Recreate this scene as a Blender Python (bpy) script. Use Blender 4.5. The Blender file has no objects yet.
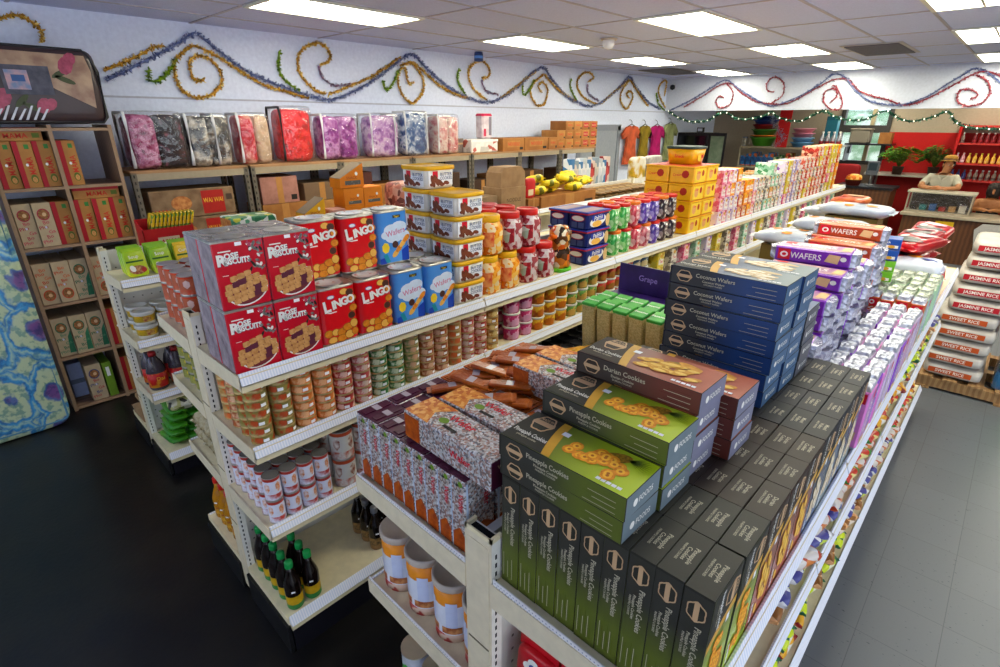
EXPOSURE, SKY, LAMP = 0.0, 2.75, 18.0
import bpy, bmesh, math, random
from math import sin, cos, pi, radians
from mathutils import Vector, Matrix
random.seed(7)
S = bpy.context.scene
C = S.collection
# ---------------------------------------------------------------- materials
def lin(h):
    h = h.lstrip('#')
    o = []
    q = [int(h[i:i+2], 16)/255 for i in (0, 2, 4)]; g = sum(q)/3
    for c in q:
        c = min(1, max(0, g+(c-g)*1.14))
        o.append(c/12.92 if c <= .04045 else ((c+.055)/1.055)**2.4)
    return (o[0], o[1], o[2], 1)
MATS = {}
def M(name, col, rough=.5, metal=0, col2=None, scale=30, bump=0, coat=0, emit=0, alpha=1, trans=0, ramp=None, kind='noise', bscale=None, stretch=None, spec=None, lo=.35, hi=.65):
    """principled material; col2 = second colour mixed in by a noise / voronoi / wave in object space; ramp = several hex colours"""
    if name in MATS: return MATS[name]
    m = bpy.data.materials.new(name); m.use_nodes = True
    nt = m.node_tree; N = nt.nodes; L = nt.links; b = N['Principled BSDF']
    b.inputs['Roughness'].default_value = rough; b.inputs['Metallic'].default_value = metal
    b.inputs['Coat Weight'].default_value = coat*.45; b.inputs['Coat Roughness'].default_value = .12; b.inputs['Specular IOR Level'].default_value = .32
    if spec is not None: b.inputs['Specular IOR Level'].default_value = spec
    tc = N.new('ShaderNodeTexCoord'); vec = tc.outputs['Object']
    if stretch:
        mp = N.new('ShaderNodeMapping'); mp.inputs['Scale'].default_value = stretch
        L.new(vec, mp.inputs['Vector']); vec = mp.outputs['Vector']
    if kind == 'voronoi':
        t = N.new('ShaderNodeTexVoronoi'); t.inputs['Scale'].default_value = scale
        sp = N.new('ShaderNodeSeparateColor'); L.new(t.outputs['Color'], sp.inputs[0]); fac = sp.outputs[0]
    elif kind == 'ticks':
        t = N.new('ShaderNodeTexWave'); t.bands_direction = 'Y'; t.inputs['Scale'].default_value = scale; t.inputs['Distortion'].default_value = 0; fac = t.outputs['Fac']
    elif kind == 'wave':
        t = N.new('ShaderNodeTexWave'); t.inputs['Scale'].default_value = scale; t.inputs['Distortion'].default_value = 2.5; fac = t.outputs['Fac']
        t.inputs['Detail'].default_value = 3
    else:
        t = N.new('ShaderNodeTexNoise'); t.inputs['Scale'].default_value = scale; t.inputs['Detail'].default_value = 4; fac = t.outputs['Fac']
    L.new(vec, t.inputs['Vector'])
    r = N.new('ShaderNodeValToRGB'); e = r.color_ramp.elements
    cols = ramp or [col, col2] if (ramp or col2) else None
    if cols:
        if kind == 'voronoi': r.color_ramp.interpolation = 'CONSTANT'
        while len(e) < len(cols): e.new(.5)
        for i, c in enumerate(cols):
            if kind == 'voronoi': e[i].position = i/len(cols)
            else: e[i].position = lo + (hi-lo)*i/max(1, len(cols)-1)
            e[i].color = lin(c)
    else:
        a = lin(col)
        e[0].position = .3; e[1].position = .7
        e[0].color = tuple(x*.93 for x in a[:3])+(1,); e[1].color = tuple(min(1, x*1.05) for x in a[:3])+(1,)
    L.new(fac, r.inputs[0]); L.new(r.outputs[0], b.inputs['Base Color'])
    if bump:
        bn = N.new('ShaderNodeTexNoise'); bn.inputs['Scale'].default_value = bscale or scale*1.5; bn.inputs['Detail'].default_value = 3
        L.new(vec, bn.inputs['Vector'])
        bp = N.new('ShaderNodeBump'); bp.inputs['Strength'].default_value = bump; bp.inputs['Distance'].default_value = .02
        L.new(bn.outputs['Fac'], bp.inputs['Height']); L.new(bp.outputs[0], b.inputs['Normal'])
    if emit:
        b.inputs['Emission Color'].default_value = lin(col); b.inputs['Emission Strength'].default_value = emit
    if trans: b.inputs['Transmission Weight'].default_value = trans
    if alpha < 1: b.inputs['Alpha'].default_value = alpha
    MATS[name] = m
    return m
def G(name, c0, c1, axis=2, rough=.45, p0=.2, p1=.8, coat=0):
    """a printed two-colour blend along one generated axis"""
    if name in MATS: return MATS[name]
    m = bpy.data.materials.new(name); m.use_nodes = True
    nt = m.node_tree; N = nt.nodes; L = nt.links; b = N['Principled BSDF']
    b.inputs['Roughness'].default_value = rough; b.inputs['Coat Weight'].default_value = coat
    tc = N.new('ShaderNodeTexCoord'); s = N.new('ShaderNodeSeparateXYZ'); L.new(tc.outputs['Generated'], s.inputs[0])
    r = N.new('ShaderNodeValToRGB'); e = r.color_ramp.elements
    e[0].position = p0; e[0].color = lin(c0); e[1].position = p1; e[1].color = lin(c1)
    L.new(s.outputs[axis], r.inputs[0]); L.new(r.outputs[0], b.inputs['Base Color'])
    MATS[name] = m
    return m
# ---------------------------------------------------------------- lettering outlines
_T = {}
def glyphs(s, bold=.012):
    key = s; s, bold = (s[1:], .045) if s[:1] == '*' else (s, bold)
    if key not in _T:
        cu = bpy.data.curves.new('lettering', 'FONT'); cu.body = s; cu.resolution_u = 2; cu.offset = bold; cu.fill_mode = 'FRONT'
        ob = bpy.data.objects.new('lettering', cu); C.objects.link(ob)
        dg = bpy.context.evaluated_depsgraph_get()
        me = bpy.data.meshes.new_from_object(ob.evaluated_get(dg))
        v = [(p.co.x, p.co.y) for p in me.vertices]; f = [tuple(p.vertices) for p in me.polygons]
        w = max([p[0] for p in v] or [0])
        bpy.data.objects.remove(ob); bpy.data.curves.remove(cu); bpy.data.meshes.remove(me)
        _T[key] = (v, f, w)
    return _T[key]
class F:
    """a flat frame: origin, right, up; normal = right x up"""
    def __init__(s, o, u, v):
        s.o, s.u, s.v = Vector(o), Vector(u).normalized(), Vector(v).normalized(); s.n = s.u.cross(s.v)
    def p(s, x, y, d=0): return s.o+s.u*x+s.v*y+s.n*d
X, Y, Z = Vector((1, 0, 0)), Vector((0, 1, 0)), Vector((0, 0, 1))
class MB:
    def __init__(s): s.v, s.f, s.mi, s.sm, s.mats = [], [], [], [], []
    def m(s, mat):
        if mat not in s.mats: s.mats.append(mat)
        return s.mats.index(mat)
    def add(s, vs, fs, mat, smooth=False):
        b = len(s.v); s.v += [tuple(p) for p in vs]; i = s.m(mat)
        for f in fs: s.f.append(tuple(b+k for k in f)); s.mi.append(i); s.sm.append(smooth)
    def box(s, x0, x1, y0, y1, z0, z1, mat, faces=None, bev=0):
        """faces: dict of '-x +x -y +y -z +z' -> material"""
        if bev:
            b = bev; pts = []; 
            vs = []; n = 4
            for (z, ins) in ((z0, b), (z0+b, 0), (z1-b, 0), (z1, b)):
                i = ins
                vs += [(x0+b+i*.0, y0+i, z), (x1-b, y0+i, z), (x1-i, y0+b, z), (x1-i, y1-b, z), (x1-b, y1-i, z), (x0+b, y1-i, z), (x0+i, y1-b, z), (x0+i, y0+b, z)]
            fs = [tuple(range(7, -1, -1)), tuple(range(24, 32))]
            fc = ['-z', '+z']
            nm = ['-y', 'e', '+x', 'e', '+y', 'e', '-x', 'e']
            for k in range(3):
                for j in range(8):
                    a = k*8+j; c = k*8+(j+1) % 8
                    fs.append((a, c, c+8, a+8)); fc.append(nm[j] if k == 1 else 'e')
        else:
            vs = [(x0, y0, z0), (x1, y0, z0), (x1, y1, z0), (x0, y1, z0), (x0, y0, z1), (x1, y0, z1), (x1, y1, z1), (x0, y1, z1)]
            fs = [(3, 2, 1, 0), (4, 5, 6, 7), (0, 1, 5, 4), (1, 2, 6, 5), (2, 3, 7, 6), (3, 0, 4, 7)]
            fc = ['-z', '+z', '-y', '+x', '+y', '-x']
        b = len(s.v); s.v += vs
        for f, c in zip(fs, fc):
            s.f.append(tuple(b+k for k in f)); s.mi.append(s.m((faces or {}).get(c, mat))); s.sm.append(False)
        return s
    def lathe(s, prof, mats, c=(0, 0, 0), n=16, sx=1, sy=1, smooth=True, pw=2):
        """prof: [(r,z)], mats: one per band (or one for all); pw > 2 squares the plan off"""
        if not isinstance(mats, (list, tuple)): mats = [mats]*(len(prof)-1)
        b = len(s.v)
        for r, z in prof:
            for k in range(n):
                a = 2*pi*k/n; ca, sa = cos(a), sin(a)
                q = 1/((abs(ca)**pw+abs(sa)**pw)**(1/pw))
                s.v.append((c[0]+r*q*ca*sx, c[1]+r*q*sa*sy, c[2]+z))
        for i in range(len(prof)-1):
            mm = s.m(mats[i])
            for k in range(n):
                k2 = (k+1) % n
                s.f.append((b+i*n+k, b+i*n+k2, b+(i+1)*n+k2, b+(i+1)*n+k)); s.mi.append(mm); s.sm.append(smooth)
        if prof[0][0] > 1e-4: s.f.append(tuple(b+k for k in range(n-1, -1, -1))); s.mi.append(s.m(mats[0])); s.sm.append(False)
        if prof[-1][0] > 1e-4: s.f.append(tuple(b+(len(prof)-1)*n+k for k in range(n))); s.mi.append(s.m(mats[-1])); s.sm.append(False)
        return s
    def poly(s, fr, pts, mat, d=.0006):
        s.add([fr.p(x, y, d) for x, y in pts], [tuple(range(len(pts)))], mat); return s
    def rect(s, fr, x0, y0, x1, y1, mat, d=.0006): return s.poly(fr, [(x0, y0), (x1, y0), (x1, y1), (x0, y1)], mat, d)
    def ell(s, fr, cx, cy, rx, ry, mat, d=.0006, n=14, a0=0, a1=2*pi, rot=0):
        full = abs(a1-a0-2*pi) < 1e-6
        pts = []
        for k in range(n if full else n+1):
            a = a0+(a1-a0)*k/n; x, y = rx*cos(a), ry*sin(a)
            pts.append((cx+x*cos(rot)-y*sin(rot), cy+x*sin(rot)+y*cos(rot)))
        return s.poly(fr, pts, mat, d)
    def text(s, fr, t, x, y, h, mat, d=.0008, rot=0, align='c', sx=1, maxw=None, slant=0):
        v, f, w = glyphs(t)
        if maxw and w*h*sx > maxw: sx = maxw/(w*h)
        ox = -w/2 if align == 'c' else (-w if align == 'r' else 0)
        cr, sr = cos(rot), sin(rot)
        pts = []
        for a, b in v:
            a2 = ((a+ox)*sx+slant*b)*h; b2 = (b-.35)*h
            pts.append(fr.p(x+a2*cr-b2*sr, y+a2*sr+b2*cr, d))
        s.add(pts, f, mat); return s
    def tube(s, pts, r, mat, n=6, smooth=True, cap=True):
        pts = [Vector(p) for p in pts]; b = len(s.v)
        rr = r if isinstance(r, (list, tuple)) else [r]*len(pts)
        up = Vector((0, 0, 1))
        for i, p in enumerate(pts):
            t = (pts[min(i+1, len(pts)-1)]-pts[max(i-1, 0)]).normalized()
            a = t.cross(up)
            if a.length < 1e-3: a = t.cross(Vector((1, 0, 0)))
            a.normalize(); c = a.cross(t)
            for k in range(n): s.v.append(tuple(p+(a*cos(2*pi*k/n)+c*sin(2*pi*k/n))*rr[i]))
        mm = s.m(mat)
        for i in range(len(pts)-1):
            for k in range(n):
                k2 = (k+1) % n
                s.f.append((b+i*n+k2, b+i*n+k, b+(i+1)*n+k, b+(i+1)*n+k2)); s.mi.append(mm); s.sm.append(smooth)
        if cap:
            s.f.append(tuple(b+k for k in range(n))); s.mi.append(mm); s.sm.append(False)
            s.f.append(tuple(b+(len(pts)-1)*n+k for k in range(n-1, -1, -1))); s.mi.append(mm); s.sm.append(False)
        return s
    def prism(s, pts, fr, depth, mat, side=None):
        """pts in frame fr at d=0, extruded by -depth"""
        n = len(pts); b = len(s.v)
        s.v += [tuple(fr.p(x, y, 0)) for x, y in pts]+[tuple(fr.p(x, y, -depth)) for x, y in pts]
        s.f.append(tuple(b+k for k in range(n))); s.mi.append(s.m(mat)); s.sm.append(False)
        s.f.append(tuple(b+n+k for k in range(n-1, -1, -1))); s.mi.append(s.m(mat)); s.sm.append(False)
        for k in range(n):
            k2 = (k+1) % n; s.f.append((b+k2, b+k, b+n+k, b+n+k2)); s.mi.append(s.m(side or mat)); s.sm.append(False)
        return s
    def pillow(s, lx, ly, lz, mat, c=(0, 0, 0), nu=16, nv=10, e1=.35, e2=.35, jit=0, seed=0, cap=None):
        """superellipsoid: a soft filled bag"""
        rnd = random.Random(seed); b = len(s.v)
        sg = lambda w, p: math.copysign(abs(w)**p, w)
        for i in range(nv+1):
            ph = -pi/2+pi*i/nv
            for k in range(nu):
                th = 2*pi*k/nu; j = 1+rnd.uniform(-jit, jit)
                s.v.append((c[0]+lx/2*sg(cos(ph), e1)*sg(cos(th), e2)*j, c[1]+ly/2*sg(cos(ph), e1)*sg(sin(th), e2)*j, c[2]+lz/2*sg(sin(ph), e1)*j))
        mm = s.m(mat)
        for i in range(nv):
            for k in range(nu):
                k2 = (k+1) % nu
                s.f.append((b+i*nu+k, b+i*nu+k2, b+(i+1)*nu+k2, b+(i+1)*nu+k)); s.mi.append(mm); s.sm.append(True)
        return s
    def crumple(s, amp, freq, seed=0):
        from mathutils import noise
        c = sum((Vector(v) for v in s.v), Vector())/len(s.v)
        for i, v in enumerate(s.v):
            p = Vector(v); n = noise.noise(p*freq+Vector((seed*3.1, 0, 0)))+.5*noise.noise(p*freq*2.3+Vector((0, seed*1.7, 0))); d = p-c; d.z *= 2
            q = p+d.normalized()*amp*n
            s.v[i] = (q.x, q.y, max(q.z, min(v[2], 0)))
        return s
    def xf(s, mat4, start=0):
        for i in range(start, len(s.v)): s.v[i] = tuple(mat4 @ Vector(s.v[i]))
        return s
    def mesh(s, name):
        me = bpy.data.meshes.new(name); me.from_pydata(s.v, [], s.f)
        for mt in s.mats: me.materials.append(mt)
        me.polygons.foreach_set('material_index', s.mi); me.polygons.foreach_set('use_smooth', s.sm)
        me.update(); return me
    def build(s, name, parent=None, loc=(0, 0, 0), rz=0, weld=False):
        o = bpy.data.objects.new(name, s.mesh(name)); C.objects.link(o)
        o.parent = parent; o.location = loc; o.rotation_euler = (0, 0, rz); return o
# ---------------------------------------------------------------- things
def tag(o, label=None, cat=None, group=None, kind=None):
    if label: o['label'] = label
    if cat: o['category'] = cat
    if group: o['group'] = group
    if kind: o['kind'] = kind
    return o
def thing(name, label, cat, loc=(0, 0, 0), rz=0, group=None):
    o = bpy.data.objects.new(name, None); o.empty_display_size = .05; C.objects.link(o)
    o.location = loc; o.rotation_euler = (0, 0, rz); return tag(o, label, cat, group)
def struct(mb, name): return tag(mb.build(name), kind='structure')
KIDS = {}
def kids(o):
    if o.name not in KIDS: KIDS[o.name] = list(o.children)
    return KIDS[o.name]
def dup(root, loc, rz=0, label=None, group=None, rot=None, sc=None):
    r = root.copy(); C.objects.link(r); r.location = loc; r.rotation_euler = rot or (0, 0, rz)
    if sc: r.scale = sc
    if label: r['label'] = label
    if group: r['group'] = group
    for ch in kids(root):
        c = ch.copy(); C.objects.link(c); c.parent = r
        for g in kids(ch):
            d = g.copy(); C.objects.link(d); d.parent = c
    return r
class Kind:
    """hands out the prototype first, then copies of it"""
    def __init__(s, proto): s.p, s.used = proto, False
    def put(s, loc, label, group=None, rz=0, rot=None, sc=None):
        if not s.used:
            s.used = True; o = s.p; o.location = loc; o.rotation_euler = rot or (0, 0, rz)
            if sc: o.scale = sc
            o['label'] = label
            if group: o['group'] = group
            return o
        return dup(s.p, loc, rz, label, group, rot, sc)
ORD = 'first second third fourth fifth sixth seventh eighth ninth tenth eleventh twelfth thirteenth fourteenth fifteenth sixteenth seventeenth eighteenth nineteenth twentieth'.split()
TENS = {20: 'twenty', 30: 'thirty', 40: 'forty', 50: 'fifty', 60: 'sixty'}
def nth(i):
    """0 -> first"""
    if i < 20: return ORD[i]
    n = i+1
    return TENS[n//10*10]+'-'+ORD[n % 10-1] if n % 10 else TENS[n][:-1]+'ieth'
def lvl(k, n):
    """which layer of n"""
    if n == 1: return ''
    if k == 0: return 'bottom layer'
    if k == n-1: return 'top layer'
    return 'middle layer' if n == 3 else nth(k)+' layer up'
JR = random.Random(3)
def jit(a): return JR.uniform(-a, a)
# ---------------------------------------------------------------- camera
yaw, pitch, roll = -0.7623, 0.3846, 0.00335
fw = Vector((sin(yaw)*cos(pitch), cos(yaw)*cos(pitch), -sin(pitch)))
rt = Vector((cos(yaw), -sin(yaw), 0)); up = rt.cross(fw)
rt, up = rt*cos(roll)+up*sin(roll), up*cos(roll)-rt*sin(roll)
cam = bpy.data.objects.new('camera', bpy.data.cameras.new('camera')); C.objects.link(cam)
mw = Matrix((rt, up, -fw)).transposed().to_4x4(); mw.translation = (0, 0, 2.175); cam.matrix_world = mw
cam.data.sensor_width = 36; cam.data.lens = 18.903; cam.data.clip_start = .02; cam.data.clip_end = 100
S.camera = cam
S.view_settings.view_transform = 'Standard'; S.view_settings.look = 'None'; S.view_settings.gamma = 1; S.view_settings.use_curve_mapping = False
S.view_settings.exposure = EXPOSURE
S.cycles.use_denoising = True
S.cycles.max_bounces = 6; S.cycles.transparent_max_bounces = 10
# ---------------------------------------------------------------- world: overcast daylight from the street side
W = bpy.data.worlds.new('sky'); S.world = W; W.use_nodes = True
W.node_tree.nodes['Background'].inputs[0].default_value = (.84, .92, 1, 1); W.node_tree.nodes['Background'].inputs[1].default_value = SKY
# ---------------------------------------------------------------- room shell
CEIL = 2.96
wall_paint = M('wall_paint', '#DEE5FA', .7); beige_paint = M('beige_paint', '#A39684', .7); red_paint = M('red_paint', '#A8120F', .6)
ceil_m = M('ceiling_tile', '#CDD3F0', .9, col2='#C3C9E6', scale=90, bump=.15)
def floor_mat():
    m = bpy.data.materials.new('floor_vinyl'); m.use_nodes = True
    nt = m.node_tree; N, L = nt.nodes, nt.links; b = N['Principled BSDF']
    tc = N.new('ShaderNodeTexCoord')
    mp = N.new('ShaderNodeMapping'); L.new(tc.outputs['Object'], mp.inputs[0]); mp.inputs['Location'].default_value = (.01, 0, 0)
    br = N.new('ShaderNodeTexBrick'); L.new(mp.outputs[0], br.inputs['Vector']); br.offset = 0
    br.inputs['Scale'].default_value = 1; br.inputs['Brick Width'].default_value = .2925; br.inputs['Row Height'].default_value = .3; br.inputs['Mortar Size'].default_value = .0016
    br.inputs['Color1'].default_value = lin('#64686C'); br.inputs['Color2'].default_value = lin('#606468'); br.inputs['Mortar'].default_value = lin('#4C4E51')
    sp = N.new('ShaderNodeTexNoise'); mp2 = N.new('ShaderNodeMapping'); mp2.inputs['Scale'].default_value = (42, 95, 1); mp2.inputs['Rotation'].default_value = (0, 0, .5)
    L.new(tc.outputs['Object'], mp2.inputs[0]); L.new(mp2.outputs[0], sp.inputs['Vector']); sp.inputs['Scale'].default_value = 1; sp.inputs['Detail'].default_value = 2
    cr = N.new('ShaderNodeValToRGB'); cr.color_ramp.elements[0].position = .26; cr.color_ramp.elements[0].color = (.12, .12, .12, 1); cr.color_ramp.elements[1].position = .32; cr.color_ramp.elements[1].color = (1, 1, 1, 1)
    L.new(sp.outputs['Fac'], cr.inputs[0])
    mx = N.new('ShaderNodeMix'); mx.data_type = 'RGBA'; mx.blend_type = 'MULTIPLY'; mx.inputs[0].default_value = 1
    L.new(br.outputs['Color'], mx.inputs[6]); L.new(cr.outputs[0], mx.inputs[7]); L.new(mx.outputs[2], b.inputs['Base Color'])
    b.inputs['Roughness'].default_value = .38
    return m
black_floor = M('black_floor', '#0F0F12', .3, col2='#1A1816', scale=5, bump=.05, bscale=40)
fl = MB(); fl.box(-.95, 4, -2, 14, -.1, 0, floor_mat()); struct(fl, 'floor')
fl = MB(); fl.box(-6.2, -.95, -2, 14, -.1, 0, black_floor); struct(fl, 'floor_dark')
ce = MB(); ce.box(-5.7, 4, -2, 13.4, CEIL, CEIL+.1, ceil_m); struct(ce, 'ceiling')
tb = MB(); tbm = M('ceiling_grid', '#ACA8B2', .5)
LX = [-4.17, -2.34, -.51, 1.32]; LY = [.1, 2.54, 4.95, 7.38, 9.83, 12.2]
for k in range(-2, 14):
    x = -4.475+.61*k
    if -5.6 < x < 4: tb.box(x-.012, x+.012, -2, 13.2, CEIL-.006, CEIL+.001, tbm)
for k in range(-2, 12):
    y = 1.93+1.215*k
    if y < 13: tb.box(-5.6, 4, y-.012, y+.012, CEIL-.0055, CEIL+.001, tbm)
struct(tb, 'trim_ceiling_grid')
w = MB(); w.box(-5.75, -5.6, -2, 13.4, 0, CEIL, wall_paint); struct(w, 'wall_left')
w = MB(); w.box(-5.75, 4, -2.15, -2, 0, 1.2, wall_paint); w.box(-5.75, 4, -2.15, -2, 2.5, CEIL, wall_paint); w.box(-5.75, -5.2, -2.15, -2, 1.2, 2.5, wall_paint); w.box(-.6, 4, -2.15, -2, 1.2, 2.5, wall_paint); struct(w, 'wall_front_added')  # unseen wall added to cut sky light; its opening lights the near faces
w = MB(); w.box(4, 4.15, 5.4, 13.4, 0, CEIL, beige_paint); struct(w, 'wall_right_added')  # unseen, added to keep sky light off the far end
w = MB(); w.box(-5.6, -5.596, -2, 10.7, 2.345, 2.36, M('trim_paint', '#B4B7C8', .6)); struct(w, 'trim_1')
w = MB(); w.box(-5.6, 4, 10.7, 10.85, 2.37, CEIL, M('bulkhead_paint', '#CED2DE', .7)); struct(w, 'wall_bulkhead')
w = MB(); w.box(-5.6, -2.95, 13.2, 13.35, 0, CEIL, beige_paint)
w.box(-2.95, -2.1, 13.2, 13.35, 0, 1.4, beige_paint); w.box(-2.95, -2.1, 13.2, 13.35, 2.62, CEIL, beige_paint)
w.box(-2.1, 4, 13.2, 13.35, 2.0, CEIL, beige_paint); w.box(-2.1, 4, 13.2, 13.35, 0, 2.0, red_paint); struct(w, 'wall_back')
# door in the left wall
dm = M('grey_door_paint', '#8B9099', .5)
d = MB()
for a in ((-5.6, -5.57, 7.72, 7.82, 0, 2.1), (-5.6, -5.57, 8.95, 9.05, 0, 2.1), (-5.6, -5.57, 7.72, 9.05, 2.02, 2.12)): d.box(*a, dm)
d.box(-5.6, -5.585, 7.82, 8.95, 0, 2.02, M('grey_door_leaf', '#9BA0A8', .5)); struct(d, 'door_1')
# street window at the back
wd = MB(); wf = M('window_frame_dark', '#3A3836', .5)
for a in ((-2.97, -2.9, 1.38, 2.64), (-2.17, -2.1, 1.38, 2.64)): wd.box(a[0], a[1], 13.15, 13.3, a[2], a[3], wf)
for a in ((1.38, 1.45), (1.98, 2.12), (2.57, 2.64)): wd.box(-2.9, -2.17, 13.15, 13.3, a[0], a[1], wf)
wd.box(-2.45, -2.38, 13.17, 13.28, 1.45, 2.6, M('window_mullion', '#A59A7C', .5)); struct(wd, 'window_1')
gl = MB(); gl.box(-2.9, -2.17, 13.22, 13.226, 1.45, 2.57, M('window_glass', '#E8F4F0', .02, trans=1, alpha=.25)); struct(gl, 'window_glass_1')
fo = MB(); tm = M('garden_leaves', '#6E9070', .7, col2='#DCEBE0', scale=3.5, lo=.45, hi=.6)
fo.pillow(2.6, 1.2, 2.4, tm, (-3.2, 16.5, 1.2), jit=.08); tag(fo.build('garden_hedge'), 'pale green hedge out in daylight beyond the back window', 'hedge')
# ---------------------------------------------------------------- ceiling lights
lens_m = M('light_lens', '#FFFBE6', .4, emit=LAMP, col2='#FFF7D8', scale=3); lf_m = M('light_frame', '#D9D8CC', .4)
def lamp():
    t = thing('ceiling_light', '', 'ceiling light')
    f = MB()
    for a in ((-.305, -.272, -.61, .61), (.272, .305, -.61, .61), (-.272, .272, -.61, -.58), (-.272, .272, .58, .61)): f.box(a[0], a[1], a[2], a[3], -.012, .0, lf_m)
    f.build('light_frame', t)
    l = MB(); l.box(-.272, .272, -.58, .58, -.006, .0, lens_m); l.box(-.01, .01, -.58, .58, -.0075, -.0055, lf_m); l.build('diffuser', t)
    return t
K = Kind(lamp()); KP = ['beside the left wall', 'over the tall gondola aisle', 'over the near gondola', 'added over grey floor aisle']  # last row is out of view, added to light the room
for i, x in enumerate(LX):
    for j, y in enumerate(LY):
        if j == 0 or (j == 5 and i not in (1, 2)) or (j == 1 and i in (1, 3)): continue  # near gondola's second lamp and the back area pair are unseen, added for light
        K.put((x, y, CEIL-.006), f'troffer light in the ceiling row {KP[i]}, {nth(j)} from the near end', 'ceiling lights')
v = thing('ceiling_vent', 'slatted grey air vent in the ceiling beside a light', 'vent', (-1.55, 7.95, CEIL-.006))
b = MB(); b.box(-.29, .29, -.6, .6, -.006, 0, M('vent_frame', '#B9B6B8', .5)); b.build('frame', v)
b = MB(); vm = M('vent_slat', '#55525A', .5)
for k in range(14): b.box(-.25, .25, -.55+k*.08, -.50+k*.08, -.016, -.005, vm)
b.build('slat_grille', v)
v = thing('ceiling_vent', 'dark square return grille in the ceiling near the left wall corner', 'vent', (-4.7, 9.1, CEIL-.006))
b = MB(); b.box(-.3, .3, -.6, .6, -.008, 0, M('vent_dark', '#6A6058', .6)); b.build('frame', v)
b = MB()
for k in range(12): b.box(-.27, .27, -.55+k*.09, -.5+k*.09, -.014, -.008, vm)
b.build('slat_grille', v)
v = thing('smoke_detector', 'white domed motion detector under the ceiling', 'detector', (-3.4, 5.15, CEIL-.006))
b = MB(); b.lathe([(.08, -.015), (.085, 0)], M('plastic_beige', '#CDBFB0', .5)); b.build('base', v)
b = MB(); b.lathe([(.001, -.1), (.045, -.085), (.062, -.05), (.06, -.015)], M('white_plastic', '#E6E6EA', .35)); b.build('dome', v)
v = thing('blue_air_freshener', 'small blue puck hanging under the ceiling above the tinsel', 'sensor', (-5.2, 5.05, CEIL-.006))
b = MB(); b.lathe([(.05, -.1), (.055, -.09), (.055, -.03), (.05, 0)], M('blue_dark', '#2B3A66', .4)); b.build('body', v)
b = MB(); b.lathe([(.057, -.07), (.057, -.04)], M('blue_light', '#5C86C8', .3)); b.build('band', v)
v = thing('security_camera', 'small dark security camera on the bulkhead corner by the tinsel', 'camera', (-5.45, 10.62, 2.8))
b = MB(); b.tube([(0, .08, .05), (0, 0, .03)], .015, M('white_plastic', '#E6E6EA', .35)); b.build('arm', v)
b = MB(); b.lathe([(.001, -.05), (.04, -.03), (.05, 0), (.04, .04), (.001, .05)], M('black_gloss', '#1A1A1E', .2)); b.build('dome', v)
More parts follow.
